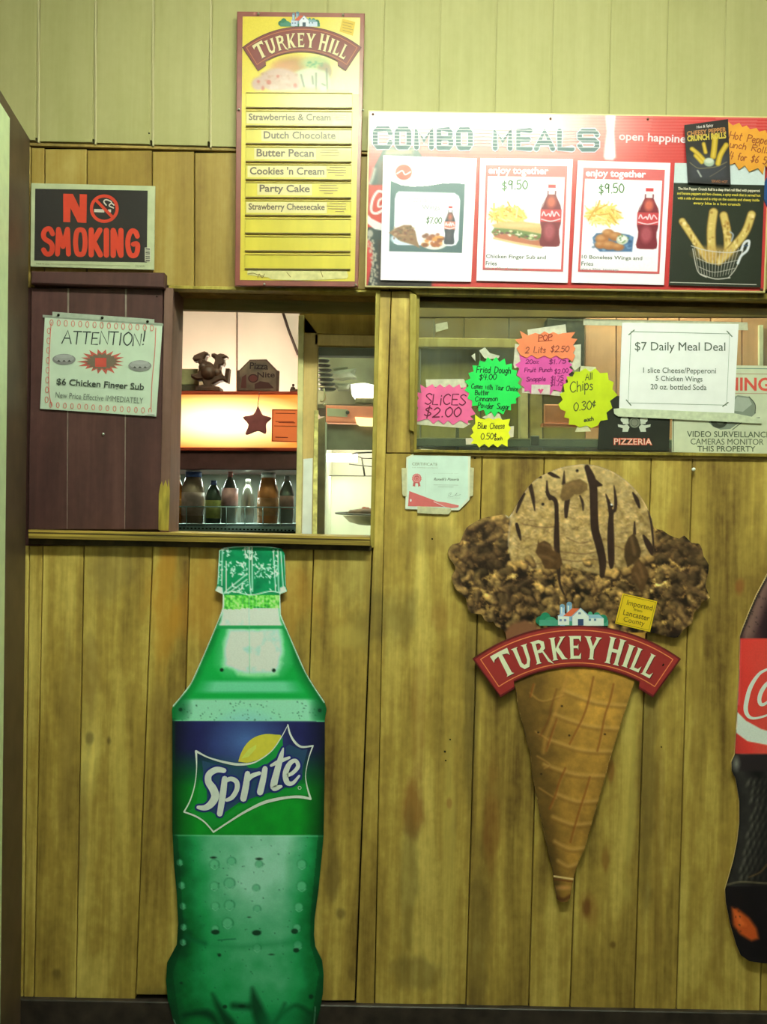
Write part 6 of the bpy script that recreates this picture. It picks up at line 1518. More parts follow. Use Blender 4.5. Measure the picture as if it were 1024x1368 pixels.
# ================================================================ RIGHT WINDOW: GLASS AND THE SIGNS ON IT
GW = .052
w1 = empty('window_1', (0, 0, 0), kind='structure')
GLS = glass_mat('window_glass', (.9, .93, .88), haze=.10)
slab('pane', [(550, 385), (1172, 390), (1172, 618), (550, 612)], GW, GW + .003, GLS, w1)
wbox('sash_bottom', (xB0, GW - .012, zB0 - .004), (xB1, GW + .014, zB0 + .008), DARKW, w1, .001)
SY_ = GW - .0065
K3 = Z(3.657, 540, 390); K5 = Z(6.827, 550, 430); K6 = Z(6.4, 680, 420); K4 = Z(4.197, 780, 390)
INKP = (104, 32, 52); INKG = (20, 70, 34)
LBL = 'sign'
# pink slices
t = star_sign('slices_sign', 'pink starburst sign for slices, lowest left on the window glass', K5([(75, 570), (125, 602), (185, 568), (215, 602), (255, 568), (295, 600), (340, 568), (378, 600), (432, 568), (450, 612), (490, 588), (500, 640), (560, 650), (530, 700), (580, 740), (540, 780), (580, 840), (530, 860), (560, 890), (512, 900), (510, 935), (440, 897), (375, 940), (330, 900), (287, 935), (240, 895), (195, 932), (150, 885), (100, 892), (45, 912), (52, 862), (30, 830), (58, 785), (25, 735), (62, 700), (40, 640), (85, 650)]), (234, 108, 146), SY_ + .0014, 550)
for q in [K5([(125, 525), (470, 520), (500, 560), (495, 600), (130, 592)]), K5([(40, 905), (170, 880), (470, 900), (535, 930), (470, 970), (40, 935)]), K5([(25, 850), (50, 850), (45, 960), (25, 960)])]: tape(t, q, SY_ + .0032, (202, 212, 164), 520)
f = Flat(550, .6, .2)
f.hand('SLiCES', K5([(118, 752)])[0], K5([(500, 756)])[0], 14, 1.5, INKP, slant=.1); f.hand('$2.00', K5([(108, 868)])[0], K5([(458, 868)])[0], 13, 1.6, INKP, slant=.15)
f.build('handwriting', SY_ + .0013, t)
# yellow blue cheese
t = star_sign('blue_cheese_sign', 'small yellow starburst sign just below the green one on the glass', K5([(575, 845), (620, 880), (660, 890), (700, 875), (740, 892), (790, 875), (830, 895), (895, 885), (880, 940), (902, 970), (880, 1010), (897, 1050), (872, 1080), (872, 1140), (820, 1112), (780, 1146), (740, 1112), (700, 1146), (660, 1112), (612, 1146), (590, 1112), (535, 1110), (562, 1075), (530, 1040), (562, 1010), (545, 970), (577, 930)]), (226, 240, 32), SY_ + .0006, 575)
for q in [K5([(640, 870), (740, 820), (800, 840), (820, 890), (700, 900)]), K5([(490, 1060), (560, 1060), (560, 1120), (492, 1120)]), K5([(870, 955), (930, 950), (925, 1050), (870, 1060)])]: tape(t, q, SY_ + .002, (206, 208, 166), 560)
f = Flat(575, .6, .2); f.hand('Blue Cheese', K5([(600, 975)])[0], K5([(848, 975)])[0], 8, .9, (70, 76, 30)); f.hand('0.50¢', K5([(628, 1072)])[0], K5([(775, 1066)])[0], 8, 1.0, (70, 76, 30)); f.hand('each', K5([(752, 1082)])[0], K5([(828, 1078)])[0], 5, .9, (70, 76, 30))
f.build('handwriting', SY_ + .0005, t)
# green fried dough
gc = K5([(742, 588)])[0]
t = star_sign('fried_dough_sign', 'bright green round starburst sign with handwritten lines on the glass', burst(gc[0], gc[1], 38.5, 40, 21, .14, rot=-PI / 2 + .1, jit=.03, seed=7), (36, 226, 84), SY_ - .0003, 515)
for q in [K5([(612, 262), (665, 232), (710, 285), (800, 310), (790, 330), (700, 340), (660, 330)]), K5([(540, 310), (575, 285), (580, 360)])]: tape(t, q, SY_ + .0018, (206, 216, 172), 470)
f = Flat(515, .6, .2)
for s_, a, b, h, w in [('Fried Dough', (588, 460), (905, 470), 8.5, 1.15), ('$4.00', (612, 530), (775, 528), 7.5, 1.1), ('Comes with Your Choice', (540, 606), (968, 632), 6.5, .95), ('Butter', (575, 668), (705, 666), 6.5, 1.0), ('Cinnamon', (575, 724), (785, 722), 6.5, 1.0), ('Powder Sugar', (600, 784), (890, 800), 7, 1.05)]:
    f.hand(s_, K5([a])[0], K5([b])[0], h, w, INKG)
f.build('handwriting', SY_ - .0004, t)
# orange and pink soft drink prices: two cards, one on the other
mg = K6([(85, 345), (130, 355), (520, 340), (520, 385), (500, 402), (540, 430), (510, 452), (546, 480), (505, 512), (530, 540), (480, 562), (490, 600), (455, 612), (440, 662), (380, 642), (350, 690), (300, 642), (268, 685), (238, 642), (188, 682), (165, 650), (130, 660), (130, 625), (100, 600), (112, 552), (65, 520), (85, 462), (50, 430), (95, 400)])
og = K6([(90, 140), (160, 180), (222, 158), (262, 170), (300, 144), (340, 166), (375, 150), (420, 170), (450, 162), (565, 150), (527, 203), (582, 210), (545, 262), (565, 292), (545, 330), (562, 352), (540, 405), (492, 370), (450, 382), (400, 352), (350, 378), (300, 352), (240, 378), (190, 346), (150, 372), (100, 352), (78, 318), (62, 290), (88, 258), (50, 215), (112, 203)])
t = star_sign('drink_price_sign', 'magenta starburst price sign half covered by an orange one on the glass', mg, (224, 92, 160), SY_ + .0014, 480)
for q in [K6([(155, 130), (480, 85), (490, 165), (160, 185)]), K6([(50, 250), (95, 260), (110, 440), (45, 460), (35, 430)]), K6([(550, 262), (612, 255), (610, 440), (560, 480), (510, 420), (545, 380)]), K6([(110, 630), (180, 640), (450, 660), (455, 700), (110, 670)])]: tape(t, q, SY_ + .0034, (212, 220, 176), 460)
f = Flat(500, .6, .2); MI = (128, 36, 92)
for s_, a, b, h in [('20oz', (140, 422), (255, 420), 5.5), ('$1.75', (338, 425), (490, 415), 6), ('Fruit Punch', (130, 492), (370, 490), 5.5), ('$2.00', (385, 510), (510, 498), 6), ('Snapple', (145, 572), (315, 568), 5.5), ('$1.75', (355, 568), (465, 560), 6), ('$1.75', (350, 612), (465, 605), 6)]: f.hand(s_, K6([a])[0], K6([b])[0], h, 1.1, MI)
f.build('handwriting', SY_ + .0013, t)
tape(t, K6([(190, 600), (350, 602), (345, 685), (188, 680)]), SY_ + .0004, (206, 206, 176), 520)
f = Flat(520, .5, .2); c = K6([(268, 655)])[0]; f.poly([(c[0] - 4, c[1] - 2), (c[0] - 1.5, c[1] - 3), (c[0], c[1] - 1.5), (c[0] + 1.5, c[1] - 3), (c[0] + 4, c[1] - 2), (c[0], c[1] + 4)], (206, 84, 120)); f.build('heart', SY_ + .0003, t)
t = star_sign('pop_sign', 'orange starburst pop price sign at the top of the glass, over the magenta one', og, (250, 146, 88), SY_ - .0006, 450)
f = Flat(450, .6, .2); f.hand('POP', K6([(250, 225)])[0], K6([(372, 215)])[0], 7.5, 1.2, (150, 60, 40)); f.stroke(K6([(245, 232), (365, 222)]), .9, (150, 60, 40), sm=False); f.hand('2 Lits $2.50', K6([(135, 330)])[0], K6([(515, 318)])[0], 8, 1.1, (140, 66, 50), slant=.2)
f.build('handwriting', SY_ - .0007, t)
# yellow chips
t = star_sign('chips_sign', 'large yellow-green starburst chips sign right of the magenta sign', K6([(600, 490), (650, 460), (690, 492), (735, 460), (775, 502), (840, 498), (848, 560), (892, 580), (880, 640), (925, 690), (860, 740), (880, 800), (830, 840), (840, 900), (780, 910), (755, 950), (700, 972), (660, 950), (600, 967), (560, 945), (508, 942), (512, 890), (468, 880), (482, 830), (440, 812), (418, 770), (457, 730), (430, 680), (472, 660), (460, 600), (502, 582), (490, 530), (542, 532), (560, 490)]), (196, 224, 26), SY_ + .0006, 510)
for q in [K6([(610, 440), (740, 450), (745, 480), (600, 500)]), K6([(585, 950), (660, 940), (700, 1000), (560, 1005)])]: tape(t, q, SY_ + .0022, (206, 214, 156), 500)
f = Flat(510, .6, .2); CI = (70, 84, 40)
f.hand('All', K6([(650, 560)])[0], K6([(715, 555)])[0], 8.5, 1.2, CI); f.hand('Chips', K6([(520, 665)])[0], K6([(725, 640)])[0], 14, 1.3, CI, slant=.15); f.hand('0.30¢', K6([(550, 825)])[0], K6([(745, 805)])[0], 11, 1.3, CI, slant=.15); f.hand('each', K6([(640, 920)])[0], K6([(725, 905)])[0], 5, 1.2, CI)
f.build('handwriting', SY_ + .0005, t)
# loose scrap of tape at the upper left of the glass
t = empty('tape_scrap', P(588, 440, SY_ + .003), 'small scrap of pale tape alone at the upper left of the glass', 'tape')
tape(t, K5([(215, 20), (322, -2), (330, 62), (270, 78), (218, 95)]), SY_ + .003, (176, 186, 132), 440)
# black pizzeria sign
t = empty('pizzeria_sign', P(846, 601, SY_), 'black sign with two white chefs and red-outlined letters at the foot of the glass', 'sign')
slab('panel', K4([(93, 583), (486, 586), (474, 892), (75, 882)]), SY_ + .003, SY_ + .005, mat('sign_black', alb((38, 42, 30), 570), .4, .4, var=.1), t)
f = Flat(570, .4, .4, T=lambda p: (p[0] / 4.197 + 780, p[1] / 4.197 + 390)); WG = (190, 206, 170)
for sx_, cx_ in ((1, 230), (-1, 330)):
    g = lambda x, y: (cx_ + sx_ * x, y)
    f.ell(cx_ - sx_ * 4, 716, 22, 18, WG); f.poly([g(-20, 712), g(16, 712), g(20, 740), g(-12, 742)], WG); f.up(); f.poly([g(-42, 742), g(-8, 748), g(10, 742), g(24, 758), g(14, 784), g(-16, 784), g(-14, 764), g(-40, 756)], WG)
f.up(); f.ell(282, 732, 32, 32, (120, 128, 100)); f.up(); f.ring(282, 732, 31, 31, 4, (60, 70, 50)); f.ring(282, 732, 20, 20, 3, (70, 80, 60))
f.text('PIZZERIA', (164, 858), (382, 860), 40, (206, 96, 66), bold=.06); f.up(); f.text('PIZZERIA', (168, 854), (378, 856), 32, (216, 214, 176), bold=-.005)
f.build('sign_lettering', SY_ + .0028, t)
# video surveillance sign
q = [(898.5, 487), (1052, 489), (1050, 607), (897, 604)]
t = empty('surveillance_sign', P(975, 604, SY_), 'pale video surveillance warning sign standing at the right end of the glass', 'sign')
slab('panel', q, SY_ + .003, SY_ + .0048, mat('sign_pale', alb((196, 212, 164), 560), .45, .4, var=.05), t, .0004)
f = Flat(560, .4, .4); GT = (78, 92, 62)
f.stroke([(900, 491), (1048, 493)], 1.0, (90, 130, 100), sm=False, cap=False); f.stroke([(899.8, 488), (898.8, 603)], 1.1, GT, sm=False, cap=False); f.stroke([(905, 499), (1046, 500)], .8, (160, 120, 90), sm=False, cap=False); f.stroke([(905, 525), (1046, 526)], .8, (170, 130, 100), sm=False, cap=False)
f.text('WARNING', (912, 521.5), (1028, 522.5), 18, (206, 88, 66), bold=.025)
f.text('VIDEO SURVEILLANCE', (917, 583.8), (1028, 584.6), 8, GT, bold=.012); f.text('CAMERAS MONITOR', (922, 593.8), (1019.5, 594.4), 8, GT, bold=.012); f.text('THIS PROPERTY', (931, 603.2), (1008.5, 603.6), 7.6, GT, bold=.012)
f.poly([(950, 560), (960, 540), (985, 528), (1000, 530), (1008, 540), (1009, 552), (1000, 560), (985, 566), (975, 573), (962, 574), (952, 570), (946, 564)], (124, 140, 112)); f.up(); f.poly([(984, 530), (1000, 532), (1004, 540), (992, 550), (972, 548)], (160, 176, 146)); f.ell(960, 563, 11, 9, (60, 68, 50)); f.up(); f.ell(962, 562, 6, 5, (96, 110, 84)); f.stroke([(1000, 530), (1008, 540), (1008, 552)], 1.2, (70, 80, 60)); f.stroke([(978, 574), (996, 561), (1014, 558)], 1.2, (96, 108, 84))
f.build('sign_lettering', SY_ + .0029, t)
# the daily meal deal
q = K4([(212, 172), (865, 180), (840, 687), (195, 676)])
t = empty('meal_deal_notice', P(906, 552, SY_), 'white meal deal notice with thin ruled border, taped to the right of the glass', 'notice')
slab('sheet', q, SY_ - .0014, SY_ - .0002, mat('bright_paper', alb((250, 255, 232), 480), .55, .3, var=.02), t)
tape(t, K4([(-5, 150), (915, 170), (918, 215), (865, 214), (212, 190), (-5, 186)]), SY_ + .001, (206, 216, 166), 430); tape(t, K4([(165, 655), (200, 652), (840, 680), (1000, 712), (992, 738), (480, 712), (190, 698), (168, 682)]), SY_ - .002, (196, 214, 164), 555)
f = Flat(490, .55, .3); BD = (132, 150, 124)
f.stroke(K4([(262, 222), (815, 235), (798, 635), (246, 622), (262, 222)]), .8, BD, sm=False, cap=False)
for a, b in [((250, 240), (280, 214)), ((800, 220), (828, 250)), ((236, 606), (262, 636)), ((776, 642), (806, 620))]: f.stroke(K4([a, b]), 1.5, (110, 126, 100), sm=False)
f.text('$7 Daily Meal Deal', K4([(284, 343)])[0], K4([(790, 346)])[0], 15, (86, 98, 80), bold=.008)
for s_, a, b, yb, h in [('1 slice Cheese/Pepperoni', 330, 738, 463, 9.6), ('5 Chicken Wings', 400, 662, 508, 9.2), ('20 oz. bottled Soda', 372, 685, 547, 7.6)]: f.text(s_, K4([(a, yb)])[0], K4([(b, yb + 4)])[0], h, (92, 104, 86), bold=.008)
f.build('notice_lettering', SY_ - .0016, t)

# ================================================================ BEHIND THE RIGHT WINDOW
KF = 2.0
KB = lambda c: np.clip(tolin(c) * KF, .01, .85)
OLV = wood_mat('kitchen_olive_boards', KB((78, 70, 34)), KB((100, 92, 46)), KB((122, 114, 60)), [], grain=.8, blotch=.7, rough=.5)
BRB = wood_mat('kitchen_brown_boards', KB((56, 44, 20)), KB((72, 58, 28)), KB((86, 72, 36)), [], grain=.8, blotch=.7, rough=.5)
PNK = wood_mat('kitchen_pink_boards', KB((140, 104, 76)), KB((160, 120, 90)), KB((178, 138, 104)), [], grain=.7, blotch=.5, rough=.5)
wk = empty('wall_partition', (0, 0, 0), kind='structure')
Yp = .75
slab('header_board', [(450, 300), (1300, 300), (1300, 424), (450, 424)], Yp, Yp + .03, BRB, wk, .002)
for a, b in [(520, 579), (580, 619), (620, 679), (680, 730)]: slab('plank', [(a, 425), (b, 425), (b, 452), (a, 452)], Yp, Yp + .02, BRB, wk, .001)
slab('rail', [(500, 450), (727, 453), (727, 465), (500, 463)], Yp - .03, Yp + .02, wood_mat('kitchen_rail', KB((96, 82, 42)), KB((120, 104, 56)), KB((140, 126, 72)), [], rough=.5), wk, .002)
for a, b in [(500, 560), (562, 640), (642, 694)]: slab('plank', [(a, 466), (b, 466), (b, 620), (a, 620)], Yp, Yp + .02, OLV, wk, .001)
slab('post', rect(695, 466, 705, 625), Yp - .05, Yp + .02, mat('pale_post', KB((150, 140, 100)), .5, .3, var=.15), wk, .002)
slab('post', rect(707.5, 466, 724, 625), Yp - .03, Yp + .02, mat('olive_post', KB((126, 116, 72)), .5, .3, var=.15), wk, .002)
for i, a in enumerate(range(781, 1280, 42)): slab('plank', [(a + .8, 425), (a + 41, 425), (a + 41, 640), (a + .8, 640)], Yp, Yp + .02, PNK, wk, .001)
slab('corner_strip', rect(1014, 434, 1019, 520), Yp - .012, Yp, mat('white_strip', KB((200, 190, 150)), .5), wk)
slab('plank', rect(725, 500, 781, 640), Yp, Yp + .02, OLV, wk, .001)
t = empty('wall_speaker', P(755, 500, Yp), 'dark mottled box mounted high behind the glass above the orange tray', 'box')
slab('housing', [(731, 425), (781, 427), (779, 499), (729, 497)], Yp - .06, Yp - .001, mat('dark_mottled', KB((40, 38, 26)), .6, .3, var=.6, scale=60, bump=.4), t, .004)
slab('latch', rect(765, 488, 773, 497), Yp - .066, Yp - .06, mat('pale_latch', KB((120, 120, 90)), .4), t, .001)
t = empty('orange_tray', P(760, 567, Yp - .08), 'flat orange tray behind the glass between the magenta and yellow-green signs', 'tray')
slab('tray_face', [(727, 540), (800, 541), (800, 567), (727, 566)], Yp - .12, Yp - .105, mat('orange_plastic', KB((206, 110, 74)), .4, .4, var=.1), t, .003)
slab('tray_rim', [(725, 565), (802, 567), (802, 570), (725, 569)], Yp - .125, Yp - .08, mat('orange_rim', KB((150, 84, 54)), .4, .4), t, .001)
t = empty('steel_shelf', P(760, 604, Yp - .1), 'grey steel shelf low behind the right window glass', 'shelf')
slab('shelf_edge', [(540, 586), (1180, 590), (1180, 600), (540, 596)], Yp - .14, Yp - .12, mat('grey_shelf_edge', KB((88, 98, 76)), .4, .5, var=.15), t, .002)
slab('shelf_top', [(540, 584.5), (1180, 588.5), (1180, 590), (540, 586)], Yp - .14, Yp, mat('grey_shelf_top', KB((140, 140, 104)), .4, .5, var=.1), t)
slab('upright', rect(609, 570, 613, 625), Yp - .10, Yp - .08, mat('dark_upright', KB((56, 58, 40)), .4, .5), t)
slab('bracket', rect(709, 582, 720, 595), Yp - .16, Yp - .142, mat('dark_upright', KB((56, 58, 40)), .4, .5), t, .002)

# ================================================================ SERVING WINDOW: SLIDING SASH AND THE KITCHEN BEYOND
KF = 4.6
w2 = empty('window_2', (0, 0, 0), kind='structure')
SM = wood_mat('sash_brown_paint', KB((86, 68, 42)), KB((104, 86, 54)), KB((120, 102, 66)), [], grain=.8, blotch=.6, rough=.45)
y2 = .175
slab('head_panel', [(400, 405), (520, 405), (520, 448), (400, 445)], y2, y2 + .02, wood_mat('head_panel_brown', KB((58, 46, 20)), KB((78, 62, 30)), KB((96, 80, 40)), [], rough=.5), w2, .001)
slab('sash_stile', [(398.5, 421), (406, 421), (402, 722), (394.5, 722)], y2 - .012, y2 + .03, mat('aluminium_track', KB((112, 104, 72)), .35, .5, var=.15, scale=20), w2, .0012)
slab('sash_stile', [(406, 421), (425, 446), (419, 722), (402, 722)], y2, y2 + .03, SM, w2, .0015)
slab('sash_rail', [(420, 446), (520, 448.5), (520, 463), (420, 461)], y2, y2 + .03, SM, w2, .0015)
slab('pale_strip', [(405, 613), (417.5, 612), (416, 722), (403, 722)], y2 - .0015, y2 - .0001, mat('pale_strip', KB((176, 196, 150)), .4, .4, var=.05), w2)
slab('edge_strip', [(419.5, 548), (425, 548), (423, 722), (417, 722)], y2 - .004, y2 + .002, mat('yellow_edge', KB((122, 108, 66)), .5, .3, var=.3, scale=50), w2, .0008)
slab('inner_stile', [(425, 560), (434, 556), (433, 722), (423, 722)], y2 + .035, y2 + .05, mat('inner_stile_grey', KB((84, 72, 50)), .45, .4, var=.2), w2, .001)
slab('pane', [(419, 455), (520, 455), (520, 722), (417, 722)], y2 + .012, y2 + .015, glass_mat('sash_glass', (.95, .97, .93), haze=.05), w2)
slab('inner_header', [(424, 461), (520, 463), (520, 476), (424, 475)], y2 + .03, y2 + .06, mat('inner_header_dark', KB((40, 30, 18)), .5), w2)

KF = 2.0
# pink boards of the kitchen wall above the cooler
wk2 = empty('wall_kitchen_side', (0, 0, 0), kind='structure')
PW = mat('pinkish_wall_board', (.82, .66, .56), .6, .3, var=.04, scale=6)
Yw = 1.75
for a, b in [(150, 232), (233, 315.2), (317, 411), (412, 434)]: slab('board', rect(a, 330, b, 640), Yw, Yw + .02, PW, wk2, .002)
tube('conduit', [P(378, 418, Yw - .02), P(385, 440, Yw - .02), P(398, 474, Yw - .02)], .006, mat('dark_cable', (.08, .05, .04), .5), wk2)
slab('wall_back_panel', rect(150, 330, 434, 640), Yw + .02, Yw + .03, DARKV, wk2)

# ---- beverage cooler with its lit header
YC = 1.05
cl = empty('drinks_cooler', P(320, 720, YC), 'drinks cooler with a glowing orange-edged header seen through the serving window', 'cooler')
HDR = bpy.data.materials.new('backlit_header'); HDR.use_nodes = True
nt = HDR.node_tree; b = nt.nodes['Principled BSDF']; b.inputs['Base Color'].default_value = (.45, .2, .06, 1); b.inputs['Roughness'].default_value = .4
tc = nt.nodes.new('ShaderNodeTexCoord'); mp = nt.nodes.new('ShaderNodeMapping'); ln = nt.nodes.new('ShaderNodeVectorMath'); ln.operation = 'LENGTH'
hc = P(300, 563, YC) - P(320, 720, YC)
mp.inputs['Location'].default_value = (-hc.x / .36, 0, -hc.z / .105); mp.inputs['Scale'].default_value = (1 / .36, 0, 1 / .105)
cr = nt.nodes.new('ShaderNodeValToRGB'); e = cr.color_ramp.elements
e[0].position = .35; e[0].color = (1.0, .92, .66, 1); e[1].position = 1.0; e[1].color = (.95, .22, .03, 1); k_ = e.new(.72); k_.color = (1.0, .66, .20, 1)
nt.links.new(tc.outputs['Object'], mp.inputs[0]); nt.links.new(mp.outputs[0], ln.inputs[0]); nt.links.new(ln.outputs['Value'], cr.inputs[0]); nt.links.new(cr.outputs[0], b.inputs['Emission Color']); b.inputs['Emission Strength'].default_value = 1.5
slab('lit_header', [(150, 526.5), (412, 527), (412, 598), (150, 597)], YC, YC + .004, HDR, cl)
RDF = mat('red_header_frame', (.42, .05, .02), .4, .4)
slab('header_rim', [(150, 522), (412, 523), (412, 527), (150, 526.5)], YC - .012, YC + .3, RDF, cl, .002); slab('header_rim', [(150, 597), (412, 598.5), (412, 603), (150, 601.5)], YC - .012, YC + .01, RDF, cl, .002)
CBM = mat('cooler_maroon_trim', (.11, .042, .038), .35, .5, var=.15)
slab('door_header', [(150, 602), (412, 603), (412, 628), (150, 627)], YC - .004, YC + .45, CBM, cl, .003)
CIN = mat('cooler_interior', (.10, .11, .08), .5, .4, var=.25, scale=12)
xc0, zc0 = zx(150, 716, YC); xc1, zc1 = zx(412, 628, YC)
wbox('back_panel', (xc0, YC + .42, zc0 - .05), (xc1, YC + .45, zc1), CIN, cl); wbox('cooler_floor', (xc0, YC, .002), (xc1, YC + .45, zc0 + .001), CIN, cl)
wbox('side_panel', (xc1 - .02, YC + .0, zc0), (xc1, YC + .42, zc1 + .08), CBM, cl); wbox('side_panel', (xc0, YC + .0, zc0), (xc0 + .02, YC + .42, zc1 + .08), CBM, cl)
wbox('header_box', (xc0, YC + .02, zc1 + .05), (xc1, YC + .3, P(300, 524, YC).z - .004), CBM, cl)
PR = mat('pale_price_rail', (.72, .93, .86), .35, .5, var=.1)
slab('price_rail', [(150, 703.5), (412, 703.5), (412, 710), (150, 710)], YC - .006, YC + .004, PR, cl, .001)
slab('shelf', rect(150, 700, 412, 703.5), YC + .004, YC + .40, mat('wire_shelf_grey', (.3, .38, .36), .4, .5), cl)
boxes('rail_holes', [((P(x, 706, YC).x, YC - .0075, P(300, 707.4, YC).z), (P(x + 2.6, 706, YC).x, YC - .0055, P(300, 705.8, YC).z)) for x in range(160, 404, 5)], DARKV, cl)['kind'] = 'stuff'
tubes('wire_fence', [([P(150, 676, YC), P(404, 678, YC)], .0022)] + [([P(x, 676.5, YC), P(x, 703, YC)], .0018) for x in (193, 249, 274, 302, 327, 351, 374, 397)], mat('pale_wire', (.5, .68, .62), .3, .6), cl)
slab('door_glass', rect(150, 628, 412, 716), YC - .016, YC - .013, glass_mat('cooler_glass', (.94, .97, .95)), cl)
light('cooler_tube', 'AREA', P(320, 612, YC + .2) * 1.0, 7.0, (.85, 1, .9), .8, .05, (0, 0, 0)).location.z = zc1 - .01

def bottle(name, label, px, top, hw_px, body, capc, lab=None, yy=YC + .07, neck=.34, grp='bottles standing on the cooler shelf', shoulder=.24):
    base = Vector((P(px, 700, yy).x, yy, P(px, 700, YC).z + .0012)); H = P(px, top, yy).z - base.z; r = hw_px * S * (D + yy) / D
    t = empty(name, base, label, 'bottle', grp)
    lathe('body', [(r * .88, 0), (r, .02 * H), (r * .97, .3 * H), (r, .5 * H), (r, (1 - shoulder - .14) * H), (r * .8, (1 - shoulder * .55 - .1) * H), (r * neck, .9 * H)], base, mat('drink_%s' % name, body, .15, .5, var=.1), t, 20)
    lathe('cap', [(r * (neck + .06), 0), (r * (neck + .06), .1 * H), (r * neck, .105 * H)], base + Vector((0, 0, .895 * H)), mat('cap_%s' % name, capc, .35, .5), t, 16)
    if lab: lathe('label', [(r * 1.015, 0), (r * 1.015, lab[2] * H)], base + Vector((0, 0, lab[1] * H)), mat('label_%s' % name, lab[0], .4, .4, var=.15, scale=60), t, 20)
    return t
bottle('juice_bottle', 'orange juice bottle half hidden by the left jamb', 236, 634, 8.5, (.75, .26, .03), (.7, .4, .1), ((.8, .35, .08), .2, .3))
bottle('juice_bottle', 'wide brown juice bottle with blue cap and white label edge', 257, 630, 15, (.34, .22, .13), (.06, .10, .28), ((.52, .34, .26), .15, .45), neck=.66, shoulder=.16)
bottle('tea_bottle', 'dark bottle with yellow-green label and blue cap', 284, 642, 10.5, (.06, .08, .05), (.07, .10, .24), ((.52, .52, .12), .12, .42))
bottle('water_bottle', 'clear grey bottle with pink label and red cap', 306, 630, 11, (.20, .22, .17), (.5, .16, .12), ((.62, .3, .26), .34, .34), neck=.26, shoulder=.34)
bottle('orange_soda_bottle', 'orange drink bottle with a white cap, second from the right in the cooler', 357, 631, 14, (.62, .22, .06), (.7, .74, .68), ((.66, .30, .10), .15, .35), neck=.62)
bottle('dim_bottle', 'dim greenish bottle at the right end of the cooler shelf', 382, 636, 9.5, (.12, .14, .10), (.2, .22, .2), ((.34, .16, .10), .3, .28))
bottle('cola_bottle', 'dark bottle set back behind the orange drink bottle', 330, 640, 9, (.05, .05, .035), (.1, .1, .08), None, yy=YC + .22)

# items on top of the cooler and hanging before it
RUST = mat('rust_brown_figure', (.10, .04, .022), .5, .4, var=.3, scale=30, bump=.3)
ZF = Z(5.389, 210, 370)
YF = YC + .03
t = empty('chef_figurine', P(283, 523, YF), 'dark brown figurine of two chefs in tall hats, dancing on the cooler', 'figurine')
figo = ZF([(300, 600), (262, 606), (250, 585), (262, 562), (300, 545), (335, 532), (360, 542), (364, 560), (350, 566), (338, 590), (348, 602), (380, 612), (404, 628), (412, 600), (408, 584), (386, 570), (388, 550), (410, 546), (430, 556), (450, 548), (476, 552), (500, 566), (496, 580), (474, 588), (480, 618), (470, 636), (450, 636), (446, 668), (464, 700), (482, 710), (490, 656), (516, 656), (506, 760), (480, 752), (470, 742), (440, 748), (400, 772), (410, 782), (442, 788), (442, 810), (380, 812), (282, 804), (290, 780), (330, 772), (318, 740), (280, 740), (240, 720), (240, 700), (286, 690), (300, 660)])
slab('bodies', figo, YF, YF + .045, RUST, t, .006)
for (a, b, r_) in [(318, 610, 26), (452, 612, 22), (372, 690, 60), (330, 650, 34), (430, 690, 36)]:
    c = ZF([(a, b)])[0]; ball('head' if r_ < 30 else 'belly', P(c[0], c[1], YF + .012), r_ / 5.389 * S * (D + YF) / D, RUST, t, (1, 1, 1), 8)
slab('base', ZF([(275, 788), (445, 790), (450, 822), (270, 820)]), YF - .02, YF + .06, RUST, t, .003)
t = empty('flat_box', P(240, 521, YF + .05), 'olive cardboard box lying at the left end of the cooler top', 'box')
slab('carton', [(205, 492.5), (264, 492.5), (266, 514), (205, 514)], YF + .06, YF + .2, mat('olive_carton', (.36, .30, .14), .6, .3, var=.15), t, .002)
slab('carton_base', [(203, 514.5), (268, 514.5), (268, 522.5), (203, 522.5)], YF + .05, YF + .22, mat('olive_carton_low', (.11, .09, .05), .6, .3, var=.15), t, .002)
YS = YC + .05
t = empty('pizza_plaque', P(345, 524, YS), 'brown wooden pizza plaque with clipped top corners on the cooler', 'plaque')
slab('plaque_board', ZF([(572, 672), (590, 668), (664, 594), (786, 592), (862, 670), (876, 676), (870, 832), (570, 824)]), YS, YS + .02, mat('plaque_dark', (.11, .045, .03), .5, .4, var=.2), t, .003)
slab('plaque_face', ZF([(592, 680), (666, 606), (780, 604), (852, 678), (852, 820), (590, 814)]), YS - .003, YS + .001, mat('plaque_face_brown', (.17, .095, .06), .5, .4, var=.45, scale=16), t)
f = Flat(480, .5, .3); f.text('Pizza', ZF([(664, 662)])[0], ZF([(796, 668)])[0], 9, (40, 16, 12), bold=.02); f.up(); f.text('HUT' if False else 'Nite', ZF([(720, 726)])[0], ZF([(846, 724)])[0], 7.5, (52, 22, 16), bold=.02)
f.ell(*ZF([(690, 730)])[0], 7, 6, (98, 44, 34)); f.up(); f.ring(*ZF([(690, 730)])[0], 6, 5, 1.2, (52, 24, 18)); f.poly(ZF([(610, 720), (640, 700), (640, 800), (600, 800)]), (84, 40, 30)); f.poly(ZF([(700, 770), (740, 750), (800, 760), (840, 800), (700, 806)]), (72, 36, 28))
f.build('plaque_carving', YS - .0034, t)
t = empty('small_knob_figure', P(392, 523, YF), 'tiny dark figure at the right end of the cooler top', 'figurine')
ball('figure_body', P(391, 519.5, YF), .009, RUST, t, seg=6); ball('figure_head', P(391.5, 514.5, YF), .005, RUST, t, seg=6); slab('figure_base', rect(387, 520, 397, 523), YF - .01, YF + .01, RUST, t, .001)
YH = YC - .06
t = empty('hanging_star', P(342, 581, YH), 'dark red five-pointed star hanging on a string before the lit header', 'ornament')
so = []
c = ZF([(722, 1030)])[0]
zs2 = Z(5.389, 210, 550)
